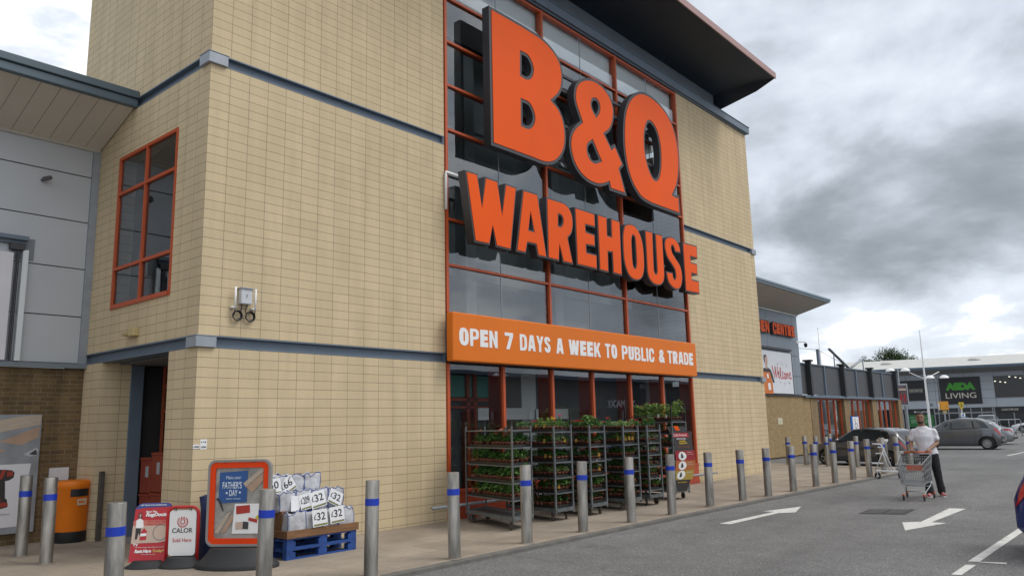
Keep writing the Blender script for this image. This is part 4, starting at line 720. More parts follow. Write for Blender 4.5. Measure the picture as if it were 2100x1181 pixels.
b = MB(); b.box(-16, 0.02, -0.25, 30, 2.48, -0.2, 0, FM); b.build('shop_glass', m_fdark, fsb)
for s in (-9.4, -7.9, -4.35, -3.9, -2.8, -1.7, -1.55, -0.4, 0.75, 1.9, 2.1, 4.05, 6.0, 8.0, 10, 12.5, 15): b = MB(); b.box(s - 0.06, 0, -0.2, s + 0.06, 2.49, -0.05, 0, FM); b.build('mullion', m_mull, fsb)
b = MB(); b.box(-4.3, 1.82, -0.19, 2.05, 1.98, -0.06, 0, FM); b.build('door_transom', m_mull, fsb)
b = MB(); b.box(2.35, 3.62, -0.28, 8.9, 6.2, 0.02, 0, FM); fw = b.build('window', mat('far upper window', (0.03, 0.03, 0.033), 0.1, 0, 0.3, 0.5), fsb)
b = MB(); b.box(5.5, 3.62, 0.021, 5.58, 6.2, 0.05, 0, FM); b.box(2.3, 3.56, 0.0, 8.95, 3.62, 0.05, 0, FM); b.box(2.3, 6.2, 0.0, 8.95, 6.26, 0.05, 0, FM); b.build('frame', m_mull, fw)
m_lit = mat('lit ceiling lamps', (1, 0.93, 0.75), 0.5, emit=0.9)
b = MB()
for s, z in ((2.52, 5.6), (3.05, 5.5), (3.55, 5.42), (4.05, 6.08), (4.68, 5.98), (5.15, 5.86)): b.lathe([(0.11, 0), (0.0, 0.01)], (0, 0, 0), 10, 0, FM @ Matrix.Translation((s, z, 0.025)) @ Matrix.Diagonal((1, 0.5, 1, 1)))
b.build('ceiling_lamp_row', m_lit, fw)
m_signblk = mat('black sign board', (0.012, 0.011, 0.017), 0.4); m_cream = mat('cream sign letters', (0.72, 0.68, 0.58), 0.5); m_green = mat('bright green sign letters', (0.06, 0.36, 0.03), 0.45)
hs = root('store_board', 'square black board with green ASDA over cream LIVING on the far store', 'sign', T(-1.2, 3.0, 0.1))
b = MB(); b.box(-3.5, 2.98, 0.02, 0.94, 6.26, 0.14, 0, FM); b.build('board', m_signblk, hs)
SM = FM @ Matrix.Translation((0, 0, 0.14))
text('ASDA', SM, -2.85, 4.66, 3.2, 0.95, m_green, hs, bold=0.085, spacing=1.0, d=0.04); text('LIVING', SM, -2.93, 3.68, 3.28, 0.66, m_cream, hs, d=0.04, bold=0.0)
hs = root('store_board', 'black board with small GEORGE lettering left of the green and black board', 'sign', T(-6.4, 3.5, 0.1))
b = MB(); b.box(-8.0, 3.55, 0.02, -4.86, 6.06, 0.14, 0, FM); b.build('board', m_signblk, hs)
text('GEORGE', SM, -6.95, 4.66, 1.55, 0.26, m_cream, hs, d=0.03); b = MB(); b.box(-7.0, 4.98, 0.142, -5.38, 5.0, 0.16, 0, FM); b.box(-7.0, 4.56, 0.142, -5.38, 4.58, 0.16, 0, FM); b.build('rule_lines', m_cream, hs)
hs = root('store_fascia', 'black fascia with GEORGE lettering over the right shop windows of the far store', 'sign', T(5, 1.9, 0))
b = MB(); b.box(2.2, 1.82, -0.03, 9.2, 2.47, 0.03, 0, FM); b.build('board', m_signblk, hs); text('GEORGE', FM @ Matrix.Translation((0, 0, 0.03)), 2.82, 2.06, 1.74, 0.24, m_cream, hs, d=0.03)
hs = root('store_fascia', 'black fascia with white Beautiful lettering over the green window posters', 'sign', T(-6, 1.9, 0))
b = MB(); b.box(-8.6, 1.86, -0.03, -4.5, 2.44, 0.03, 0, FM); b.build('board', m_signblk, hs); text('Beautiful', FM @ Matrix.Translation((0, 0, 0.03)), -6.62, 2.03, 1.45, 0.24, m_white, hs, d=0.03)
for s0, s1, lb in ((-7.45, -6.0, 'green window poster with a pale picture on the far store, left one'), (-5.9, -4.5, 'green window poster right beside the far store entrance frame')):
    gp = root('window_poster', lb, 'poster', T(s0, 0.3, 0)); b = MB(); b.box(s0, 0.3, -0.03, s1, 1.8, 0.0, 0, FM); b.build('sheet', mat('green poster', (0.02, 0.14, 0.035), 0.5, 0, 0.2, 2), gp)
    b = MB(); b.box(s0 + 0.35, 0.75, 0.001, s1 - 0.25, 1.25, 0.01, 0, FM); b.build('printed_picture', mat('pale green print', (0.12, 0.28, 0.14), 0.6, 0, 0.4, 6), gp); b = MB(); b.box(s0 + 0.3, 1.38, 0.001, s1 - 0.3, 1.55, 0.01, 0, FM); b.build('printed_strip', bpy.data.materials['pale green print'], gp)
b = MB()
for p, q in (((-4.75, 2.86), (-4.45, 2.86)), ((-4.45, 2.86), (-4.6, 3.16)), ((-4.6, 3.16), (-4.75, 2.86))): b.tube(T(*p, 0.03), T(*q, 0.03), 0.03, 5)
props(b.build('warning_triangle', m_letter_dk), 'small dark triangle mark on the far store wall left of the orange box sign', 'sign')
# ================================================================== bollards
def mat_steel():
    m = mat('brushed weathered steel', (0.30, 0.285, 0.26), 0.42, 0.7, 0.5, 5, 0.2, 30, stretch=(2.2, 2.2, 0.45), detail=7, world=True); return m
m_bst = mat_steel(); m_blue = mat('blue reflective band', (0.008, 0.04, 0.42), 0.4, 0, 0.05, 8)
def bollard():
    r = root('bollard', 'x', 'bollard', (0, 0, 0), group='steel bollards with blue bands')
    b = MB(); b.lathe([(0.084, -0.05), (0.084, 1.075), (0.080, 1.083), (0.0, 1.086)], n=20); b.build('post', m_bst, r, smooth=True, local=True, angle=40)
    b = MB(); b.lathe([(0.0845, 0.795), (0.0865, 0.796), (0.0865, 0.874), (0.0845, 0.875)], n=20); b.build('blue_band', m_blue, r, smooth=True, local=True, angle=40)
    b = MB(); b.lathe([(0.12, 0.003), (0.09, 0.009), (0.084, 0.012)], n=16); b.build('collar', mat('grout ring', (0.22, 0.19, 0.16), 0.95, 0, 0.2, 20), r, local=True)
    return r
BOL = [(-2.29, -3.10, 1.12, 'steel bollard at the bottom edge in front of the red carpet cleaner sign'), (-0.72, -3.06, 1.12, 'steel bollard standing before the orange framed gift poster sign'),
       (0.69, -3.12, 1.12, 'steel bollard just right of the blue pallets of bags'), (2.13, -3.10, 1.13, 'steel bollard left of the first plant trolley, near the grey pipe end'),
       (3.71, -3.05, 1.14, 'steel bollard overlapping the right corner of the first plant trolley'), (5.13, -3.06, 1.125, 'steel bollard before the gap between the second and third plant trolleys'),
       (6.59, -3.07, 1.125, 'steel bollard in front of the fourth plant trolley'), (7.92, -3.13, 1.12, 'steel bollard beside the curved red and black plant banner'),
       (9.54, -3.10, 1.09, 'steel bollard in front of the right end of the orange shop window'), (10.95, -3.17, 1.085, 'first steel bollard right of the orange window, before the cream wall'),
       (12.14, -3.25, 1.08, 'steel bollard in line with the far corner of the cream tower'), (13.54, -3.29, 1.075, 'kerb bollard nearest the tower corner on its brick wall side, left of the dark hatchback'),
       (15.1, -3.28, 1.07, 'kerb bollard before the nose of the dark hatchback'), (16.37, -3.34, 1.08, 'kerb bollard before the front door of the dark hatchback'),
       (17.74, -3.38, 1.065, 'kerb bollard before the rear door of the dark hatchback'), (19.05, -3.44, 1.085, 'kerb bollard at the left side of the ladder trolley'),
       (20.4, -3.47, 1.09, 'kerb bollard seen through the frame of the ladder trolley'), (21.85, -3.5, 1.09, 'kerb bollard between the ladder trolley and the red tail light'),
       (23.2, -3.55, 1.09, 'kerb bollard just left of the walking man, behind the shopping trolley'),
       (24.35, 1.05, 1.04, 'short bollard at the brick wall, leftmost of the row beside the parking bay'), (24.3, 0.35, 1.07, 'bollard before the plain brick wall, second of the row beside the parking bay'),
       (24.0, -0.15, 1.06, 'bollard directly before the brick pier, third of the row beside the bay'), (23.75, -0.64, 1.05, 'bollard overlapping the front wheel of the dark hatchback'),
       (23.5, -1.75, 1.07, 'bollard mostly hidden behind the kerb bollard at the hatchback rear door'),
       (-1.25, 2.56, 1.17, 'stained bollard before the drill poster, leftmost in view'), (-1.29, 1.45, 1.165, 'stained bollard just left of the orange litter bin'),
       (27.6, 0.55, 1.08, 'bollard top peeping over the hatchback bonnet'), (34.2, -0.88, 1.08, 'bollard behind the hatchback tailgate, next to the man')]
proto = bollard(); rb = random.Random(5)
for i, (x, y, h, lab) in enumerate(BOL):
    o = proto if i == 0 else copy_tree(proto)
    place(o, (x, y, 0), rb.random() * 6, lab); o.scale = (1, 1, h / 1.086)
    o.rotation_euler.x = radians(rb.uniform(-0.9, 0.9)); o.rotation_euler.y = radians(rb.uniform(-0.6, 1.2))

# ================================================================== small things at the left
lbx = root('litter_bin', 'orange plastic litter bin with black base by the dark brick wall', 'bin', (-0.20, 3.62, 0))
m_binor = mat('orange bin plastic', (0.72, 0.18, 0.010), 0.4, 0, 0.08, 4, spec=0.3)
c0 = (-0.20, 3.62, 0)
b = MB(); b.lathe([(0.0, 0.0), (0.24, 0.0), (0.25, 0.03), (0.25, 0.17), (0.235, 0.18)], c0, 28); b.build('base', m_black, lbx, smooth=True, angle=40)
b = MB(); b.lathe([(0.235, 0.16), (0.243, 0.2), (0.262, 0.86), (0.27, 0.87), (0.275, 0.95), (0.255, 0.985), (0.2, 1.0), (0.0, 1.005)], c0, 28); b.build('body', m_binor, lbx, smooth=True, angle=40)
b = MB(); b.lathe([(0.2655, 0.74), (0.268, 0.745), (0.27, 0.855), (0.267, 0.86)], c0, 12, 0, None, radians(243), radians(308)); b.build('opening', m_black, lbx)
BF = frame((-0.215, 3.343, 0.0), (1, 0.23, 0)); b = MB(); b.prism(rrect(-0.01, 0.60, 0.15, 0.70, 0.01), BF, 0.006); b.build('sticker', mat('cream sticker', (0.62, 0.55, 0.42), 0.5), lbx); text('B&Q', BF, 0.01, 0.62, 0.12, 0.06, m_orange_ban, lbx, bold=0.05, z=0.007)
pb = MB(); pb.prism(rrect(-0.45, 0.99, -0.14, 1.20, 0.02), frame((0, 4.03, 0), (1, 0, 0)), 0.012); o = pb.build('wall_plate', mat('white plate', (0.60, 0.60, 0.62), 0.5, 0, 0.1, 5)); props(o, 'blank white plate on the dark brick wall above the orange bin', 'plate')
b = MB(); b.box(0.06, 3.2, 0, 0.135, 3.27, 1.13); props(b.build('guard_post', mat('dull dark steel', (0.10, 0.09, 0.08), 0.6, 0.4, 0.25, 6), bevel=0.006), 'dark square steel post at the alcove corner, right of the orange bin', 'post')
wl = root('wall_light', 'small cream bulkhead light on the side wall above the doorway beam', 'light', (-0.05, 2.1, 3.3))
b = MB(); b.box(-0.10, 1.93, 3.30, -0.001, 2.12, 3.43); b.build('housing', mat('cream plastic', (0.50, 0.40, 0.19), 0.5), wl, bevel=0.01); b = MB(); b.box(-0.13, 2.121, 3.32, -0.001, 2.30, 3.37); b.build('visor', mat('cream plastic visor', (0.42, 0.33, 0.16), 0.5), wl, bevel=0.006)
# radio unit with antennas and cable coils
ra = root('antenna_unit', 'white radio box with two rod antennas and black cable coils on the cream wall', 'antenna', (0.7, -0.05, 3.5))
b = MB(); b.box(0.612, -0.10, 3.65, 0.80, -0.001, 3.89); b.build('box', mat('pale grey casing', (0.52, 0.54, 0.57), 0.4), ra, bevel=0.015)
text('L7', frame((0, -0.10, 0), (1, 0, 0)), 0.69, 3.75, 0.03, 0.05, m_letter_dk, ra, z=0.001)
b = MB(); b.box(0.595, -0.12, 3.885, 0.815, -0.001, 3.90); b.build('hood', m_steel_cap, ra)
for x in (0.525, 0.862): b = MB(); b.tube((x, -0.08, 3.57), (x, -0.08, 3.90), 0.016, 8); b.box(x - 0.045, -0.08, 3.575, x + 0.02, -0.001, 3.60); b.build('antenna', m_white, ra, smooth=True)
for x, xb in ((0.585, 0.525), (0.80, 0.862)):
    b = MB()
    for j in range(3): b.path([(x + (0.066 + 0.006 * j) * cos(t * pi / 9), -0.03 - 0.014 * j, 3.47 + (0.066 + 0.006 * j) * sin(t * pi / 9)) for t in range(18)], 0.009, 6, closed=True)
    b.path([(xb, -0.08, 3.57), (xb, -0.07, 3.50), (x + (xb - x) * 0.98, -0.04, 3.47)], 0.009, 6); b.path([(x + (0.06 if xb < x else -0.06), -0.03, 3.48), (x + (0.07 if xb < x else -0.07), -0.03, 3.58), (0.66 if xb < x else 0.75, -0.04, 3.65)], 0.008, 6); b.build('cable_coil', m_black, ra, smooth=True)
st = root('code_stickers', 'white numbered stickers on the tower corner at head height', 'sticker', (0.1, -0.002, 1.5))
SF = frame((0, 0, 0), (1, 0, 0)); b = MB(); b.box(0.003, -0.004, 1.51, 0.10, -0.001, 1.57); b.box(0.11, -0.004, 1.50, 0.21, -0.001, 1.64); b.build('sheet', m_white, st)
m_navy = mat('navy ink', (0.02, 0.03, 0.10), 0.5)
for s_, x, z, w in (('CH62', 0.012, 1.527, 0.08), ('CH64', 0.12, 1.52, 0.08), ('114', 0.125, 1.59, 0.07)): text(s_, SF, x, z, w, 0.026, m_navy, st, z=0.0055, bold=0.02)

# ================================================================== pavement signs
m_rubber = mat('black rubber', (0.022, 0.023, 0.025), 0.65, 0, 0.2, 6)
m_redsign = mat('red sign print', (0.46, 0.02, 0.03), 0.4, 0, 0.06, 4); m_redfr = mat('red powder coat', (0.48, 0.015, 0.02), 0.35)
def rubber_base(parent, F_, w, d, h):          # oval domed foot
    b = MB(); n = 28; rings = [(1.0, 0.0), (1.0, h * 0.16), (0.97, h * 0.24), (0.84, h * 0.45), (0.72, h * 0.75), (0.64, h), (0.0, h)]
    vs = []; fs = []
    for r, z in rings:
        for j in range(n): a = 2 * pi * j / n; vs.append(F_ @ Vector((w / 2 * r * cos(a), z, d / 2 * r * sin(a))))
    for i in range(len(rings) - 1):
        for j in range(n): fs.append((i * n + j, (i + 1) * n + j, (i + 1) * n + (j + 1) % n, i * n + (j + 1) % n))
    b.add(vs, fs); return b.build('rubber_foot', m_rubber, parent, smooth=True, angle=50)
# carpet cleaner hire sign
c = (-0.60, -0.09, 0); XD = Vector((0.40, -0.42, 0)).normalized()
RF = frame(c, XD) @ Matrix.Rotation(radians(-9), 4, 'X')
rd = root('pavement_sign', 'tilted red and cream carpet cleaner hire sign by the doorway', 'sign', c)
rubber_base(rd, frame(c, XD), 0.56, 0.34, 0.09)
def pol(name, pts, z, m, M, par): flatpoly(name, [pts], M, z, m, par)
out = [(-0.25, 0.07), (0.25, 0.07)] + [(0.25, 0.76), (0.235, 0.80), (0.19, 0.825), (-0.15, 0.825), (-0.20, 0.80), (-0.235, 0.755)] 
b = MB(); b.prism(out, RF @ Matrix.Translation((0, 0, -0.02)), 0.02); b.build('board', m_redsign, rd)
pol('header_print', [(-0.235, 0.745), (-0.1, 0.765), (0.25, 0.775), (0.248, 0.77), (0.235, 0.80), (0.19, 0.824), (-0.15, 0.824), (-0.20, 0.80)], 0.001, mat('blue header print', (0.04, 0.07, 0.26), 0.4), RF, rd)
m_carpet = mat('cream carpet print', (0.55, 0.42, 0.34), 0.6, 0, 0.1, 3); m_pink = mat('salmon print', (0.52, 0.16, 0.12), 0.5)
pol('salmon_print', [(-0.242, 0.53), (0.248, 0.53), (0.248, 0.60), (-0.24, 0.60)], 0.001, m_pink, RF, rd)
pol('carpet_print', [(-0.243, 0.305), (-0.1, 0.31), (0.1, 0.31), (0.25, 0.335), (0.249, 0.53), (-0.242, 0.53)], 0.0015, m_carpet, RF, rd)
pol('figure_print', [(-0.185, 0.66), (-0.175, 0.70), (-0.145, 0.70), (-0.135, 0.64), (-0.15, 0.60), (-0.175, 0.60)], 0.003, m_tblk, RF, rd)
pol('figure_print', [(-0.172, 0.655), (-0.165, 0.685), (-0.15, 0.685), (-0.147, 0.655), (-0.158, 0.635)], 0.005, m_skinp, RF, rd)
pol('figure_print', [(-0.205, 0.60), (-0.16, 0.63), (-0.115, 0.60), (-0.10, 0.515), (-0.13, 0.50), (-0.20, 0.505)], 0.0045, m_white, RF, rd)
pol('figure_print', [(-0.20, 0.505), (-0.13, 0.50), (-0.135, 0.40), (-0.16, 0.44), (-0.17, 0.36), (-0.195, 0.355)], 0.004, m_tblk, RF, rd)
pol('machine_print', [(-0.135, 0.345), (-0.05, 0.35), (-0.048, 0.46), (-0.09, 0.50), (-0.13, 0.45)], 0.005, m_redsign, RF, rd); pol('machine_print', [(-0.13, 0.395), (-0.052, 0.40), (-0.052, 0.435), (-0.13, 0.43)], 0.007, m_white, RF, rd)
b = MB(); b.lathe([(0.092, 0.004), (0.098, 0.006), (0.104, 0.004)], (0.13, 0.44, 0), 28, 0, RF); b.path([RF @ Vector((0.205, 0.37, 0.006)), RF @ Vector((0.245, 0.335, 0.006))], 0.009, 6); b.build('magnifier_print', mat('grey lens ring', (0.22, 0.2, 0.18), 0.4), rd)
b = MB(); b.lathe([(0.0, 0.003), (0.09, 0.0031)], (0.13, 0.44, 0), 28, 0, RF); b.build('lens_print', mat('pale lens print', (0.66, 0.55, 0.45), 0.5), rd)
m_goldp = mat('yellow gold print', (0.62, 0.40, 0.12), 0.5)
for s_, x, y, w, h, m_, bo, sh in (('FAST TRACK IS Our Absolute Rental', -0.17, 0.79, 0.34, 0.016, m_white, 0.03, 0), ('Rent The', -0.09, 0.70, 0.14, 0.024, m_white, 0.04, 0.2), ('RugDoctor', -0.09, 0.635, 0.33, 0.062, m_white, 0.05, 0.25),
        ('Allow Your Carpets', -0.06, 0.57, 0.30, 0.024, m_redsign, 0.01, 0.2), ('Deep To Last!', -0.06, 0.535, 0.21, 0.022, m_redsign, 0.01, 0.2), ('TV', -0.215, 0.272, 0.07, 0.034, m_white, 0.04, 0), ('We Clean Carpets Other Cleaners Cannot!', -0.18, 0.245, 0.37, 0.016, m_white, 0, 0),
        ('Rent Here', -0.185, 0.185, 0.22, 0.044, m_white, 0.06, 0.25), ('Today!', 0.05, 0.18, 0.15, 0.046, m_goldp, 0.05, 0.25), ('www.rugdoctor.co.uk', -0.09, 0.158, 0.18, 0.013, m_white, 0, 0)):
    text(s_, RF, x, y, w, h, m_, rd, bold=bo, shear=sh, z=0.004, d=0.0015)
# gas bottle sign
c = (-0.315, -0.45, 0); XD = Vector((0.31, -0.36, 0)).normalized(); CF = frame(c, XD)
cs = root('pavement_sign', 'white sign in a red tube frame reading CALOR Sold Here', 'sign', c)
rubber_base(cs, CF, 0.58, 0.40, 0.13)
b = MB(); b.path([CF @ Vector(p) for p in [(-0.205, 0.04, 0), (-0.205, 0.66, 0), (-0.195, 0.715, 0), (-0.165, 0.75, 0), (-0.12, 0.765, 0), (0.12, 0.765, 0), (0.165, 0.75, 0), (0.195, 0.715, 0), (0.205, 0.66, 0), (0.205, 0.04, 0)]], 0.02, 10); b.build('tube_frame', m_redfr, cs, smooth=True)
b = MB(); b.prism(rrect(-0.178, 0.145, 0.178, 0.725, 0.045), CF @ Matrix.Translation((0, 0, -0.012)), 0.02); b.build('panel', m_white, cs)
for x in (-0.10, 0.10): b = MB(); b.path([CF @ Vector((x + 0.013 * cos(t), 0.742 + 0.022 * sin(t), 0.014)) for t in [i * pi / 5 - 1.2 for i in range(9)]], 0.006, 6); b.build('hook', m_black, cs)
CS = CF @ Matrix.Translation((0, 0, 0.008))
def arc(cx, cy, r, a0, a1, n=20): return [(cx + r * cos(radians(a0 + (a1 - a0) * i / n)), cy + r * sin(radians(a0 + (a1 - a0) * i / n))) for i in range(n + 1)]
lg = [(arc(0, 0.575, 0.066, 130, 410), 0.013), (arc(0, 0.575, 0.046, 110, 430) , 0.006), ([(-0.012, 0.64), (-0.012, 0.612)] + arc(0, 0.575, 0.026, 125, 415) + [(0.012, 0.612), (0.012, 0.64)], 0.012)]
ribbons([lg[0], lg[2]], CS, 0.002, 'emblem', m_redfr, cs); ribbons([([(-0.022, 0.643), (-0.022, 0.62)] + arc(0, 0.575, 0.046, 118, 422) + [(0.022, 0.62), (0.022, 0.643)], 0.006)], CS, 0.002, 'emblem', m_pink, cs)
text('CALOR', CS, -0.135, 0.435, 0.27, 0.062, m_letter_dk, cs, bold=0.015, z=0.001); text('Sold Here', CS, -0.125, 0.318, 0.25, 0.05, m_redfr, cs, z=0.001, bold=0.005)
# framed gift poster sign
c = (0.115, -1.10, 0); XD = Vector((0.52, -0.76, 0)).normalized(); PF = frame(c, XD)
ps = root('pavement_sign', "orange framed poster sign reading Make your FATHER'S DAY on a black foot", 'sign', c)
b = MB(); n = 30
rubber_base(ps, PF, 1.12, 0.66, 0.25)
b = MB(); o1 = rrect(-0.435, 0.26, 0.435, 1.37, 0.10); i1 = rrect(-0.405, 0.29, 0.405, 1.34, 0.08)
link_mesh('outer_frame', shape_mesh('outer_frame', [o1, i1], PF, 0.07, -0.035), mat('grey plastic frame', (0.25, 0.24, 0.23), 0.5), ps)
i2 = rrect(-0.335, 0.36, 0.335, 1.265, 0.035)
link_mesh('orange_frame', shape_mesh('orange_frame', [i1, i2], PF, 0.02, 0.005), mat('bright orange red frame', (0.74, 0.055, 0.006), 0.45, spec=0.2), ps)
PS = PF @ Matrix.Translation((0, 0, 0.004))
b = MB(); b.prism(rrect(-0.40, 0.30, 0.40, 1.33, 0.08), PF @ Matrix.Translation((0, 0, -0.02)), 0.022); b.build('backing_print', mat('sawdust print', (0.30, 0.29, 0.27), 0.5, 0, 0.35, 9), ps)
m_bluep = mat('blue poster print', (0.022, 0.085, 0.27), 0.4, 0, 0.1, 3)
pol('blue_panel', [(-0.285, 0.81), (0.105, 0.82), (0.105, 0.99), (0.065, 1.05), (0.105, 1.09), (0.11, 1.225), (-0.28, 1.205)], 0.003, m_bluep, PS, ps)
for q, m_ in (([(0.05, 1.06), (0.09, 1.01), (0.325, 1.21), (0.325, 1.255), (0.30, 1.258)], m_wood), ([(0.10, 1.01), (0.18, 0.94), (0.325, 1.09), (0.325, 1.20)], m_wood2), ([(-0.325, 0.44), (-0.16, 0.68), (-0.10, 0.70), (-0.27, 0.42)], m_wood), ([(-0.24, 0.42), (-0.10, 0.66), (-0.05, 0.64), (-0.17, 0.44)], m_wood2)): pol('plank_print', q, 0.005, m_, PS, ps)
pol('white_panel', [(-0.085, 0.42), (0.30, 0.42), (0.30, 0.80), (-0.055, 0.80)], 0.007, m_white, PS, ps)
m_card = mat('gift card red', (0.40, 0.035, 0.025), 0.35)
pol('gift_card', [(-0.03, 0.665), (0.16, 0.685), (0.155, 0.785), (-0.035, 0.77)], 0.010, m_card, PS, ps); pol('gift_card', [(-0.035, 0.47), (0.09, 0.48), (0.09, 0.575), (-0.035, 0.565)], 0.010, m_carpet, PS, ps)
pol('tool_print', [(0.065, 0.48), (0.14, 0.475), (0.145, 0.565), (0.07, 0.575)], 0.013, m_letter_dk, PS, ps); pol('tape_print', [(0.14, 0.585), (0.26, 0.555), (0.265, 0.60), (0.145, 0.625)], 0.013, m_card, PS, ps); pol('tape_print', [(0.23, 0.61), (0.29, 0.60), (0.29, 0.665), (0.26, 0.65)], 0.013, mat('yellow print', (0.60, 0.48, 0.03), 0.5), PS, ps)
pol('clamp_print', [(-0.32, 0.86), (-0.28, 0.83), (-0.22, 0.70), (-0.21, 0.715), (-0.26, 0.85), (-0.30, 0.88)], 0.006, m_tblk, PS, ps)
m_paleblue = mat('pale lettering', (0.62, 0.70, 0.78), 0.5)
text('Make your', PS, -0.19, 1.105, 0.21, 0.055, m_paleblue, ps, z=0.006, shear=0.1); text("FATHER'S", PS, -0.235, 0.995, 0.265, 0.09, m_paleblue, ps, z=0.006, bold=0.015); text('DAY', PS, -0.14, 0.90, 0.115, 0.08, m_paleblue, ps, z=0.006, bold=0.015); text('SUNDAY 18TH JUNE', PS, -0.18, 0.855, 0.20, 0.016, m_paleblue, ps, z=0.006, bold=0.02)
def star(cx, cy, r): return [(cx + (r if i % 2 == 0 else r * 0.42) * cos(pi / 2 + i * pi / 5), cy + (r if i % 2 == 0 else r * 0.42) * sin(pi / 2 + i * pi / 5)) for i in range(10)]
flatpoly('star_print', [star(-0.175, 0.94, 0.022), star(0.008, 0.945, 0.022)], PS, 0.006, m_paleblue, ps)
b = MB()
for x in (-0.2, 0.2): b.box(x - 0.025, 1.335, 0.026, x + 0.025, 1.345, 0.034, 0, PF)
b.build('clip', m_black, ps)
# dark blue cloth bundle behind the poster sign
bb = MB(); n = 18
prof = [(0.0, 0.0), (0.20, 0.0), (0.23, 0.08), (0.21, 0.4), (0.22, 0.7), (0.19, 0.86), (0.12, 0.90), (0.0, 0.88)]
vs = []; rq = random.Random(8)
bb.lathe(prof, (0.20, -0.35, 0), n); bb.v = [(x + 0.03 * noise.noise(Vector((x * 7, y * 7, z * 4))) * 2, y + 0.03 * noise.noise(Vector((x * 7 + 9, y * 7, z * 4))) * 2, z + (0.03 * noise.noise(Vector((x * 9, y * 9, 3))) if z > 0.5 else 0)) for x, y, z in bb.v]
props(bb.build('covered_bundle', mat('dark blue tarpaulin', (0.012, 0.022, 0.085), 0.5, 0, 0.2, 6, 0.3, 8), smooth=True), 'upright bundle in dark blue tarpaulin behind the poster sign', 'bundle')

# ================================================================== pallets with bulk bags
m_pal = mat('blue pallet paint', (0.014, 0.058, 0.24), 0.65, 0, 0.35, 7, 0.3, 20); m_plank = mat('brown timber', (0.20, 0.10, 0.045), 0.75, 0, 0.25, 5, 0.2, 20, stretch=(1, 6, 6))
X0, X1, Y0, Y1 = 0.75, 1.93, -1.26, -0.46
def pallet(z, lab):
    p = root('pallet', lab, 'pallet', ((X0 + X1) / 2, (Y0 + Y1) / 2, z), group='stacked blue pallets')
    b = MB()
    for i in range(5): y = Y0 + (Y1 - Y0 - 0.11) * i / 4; b.box(X0, y, z + 0.118, X1, y + 0.11, z + 0.138)
    for x in (X0, (X0 + X1) / 2 - 0.05, X1 - 0.1): b.box(x, Y0, z + 0.098, x + 0.1, Y1, z + 0.1175)
    b.build('deck_boards', m_pal, p)
    for y in (Y0, (Y0 + Y1) / 2 - 0.05, Y1 - 0.1):
        for x in (X0, (X0 + X1) / 2 - 0.07, X1 - 0.145):
            q = MB(); q.box(x + .002, y + .002, z + 0.02, x + 0.143, y + 0.098, z + 0.0975); q.build('block', m_pal, p)
        q = MB(); q.box(X0, y, z, X1, y + 0.1, z + 0.0195); q.build('bottom_board', m_pal, p)
pallet(0.0, 'lower blue pallet of the stack, resting on the pavement'); pallet(0.139, 'upper blue pallet of the stack, under the brown timber tray')
tr = root('timber_tray', 'brown timber tray edge lying on the blue pallets', 'tray', (1.34, -0.86, 0.278)); zt = 0.279
b = MB(); b.box(X0 - .01, Y0 - .02, zt, X1 + 0.03, Y0 + 0.015, zt + 0.105); b.build('plank', m_plank, tr, bevel=0.004)
b = MB(); b.box(X0 - .01, Y0 + 0.016, zt, X0 + 0.025, Y1, zt + 0.10); b.build('plank', m_plank, tr, bevel=0.004)
b = MB(); b.box(X1 - 0.005, Y0 + 0.016, zt, X1 + 0.03, Y1, zt + 0.10); b.build('plank', m_plank, tr, bevel=0.004)
b = MB(); b.box(X0 + 0.026, Y0 + 0.016, zt, X1 - 0.006, Y1, zt + 0.02); b.build('floor_board', m_plank, tr)
b = MB()
for i in range(3): b.box(X0 + 0.03, Y1 - 0.62 + 0.2 * i, zt + 0.021, X0 + 0.1, Y1 - 0.45 + 0.2 * i, zt + 0.35)
b.build('stacked_offcut', m_plank, tr)
m_bag = mat('white woven polypropylene', (0.45, 0.46, 0.49), 0.7, 0, 0.2, 4, 0.7, 12); m_seam = mat('blue seam tape', (0.02, 0.06, 0.28), 0.6)
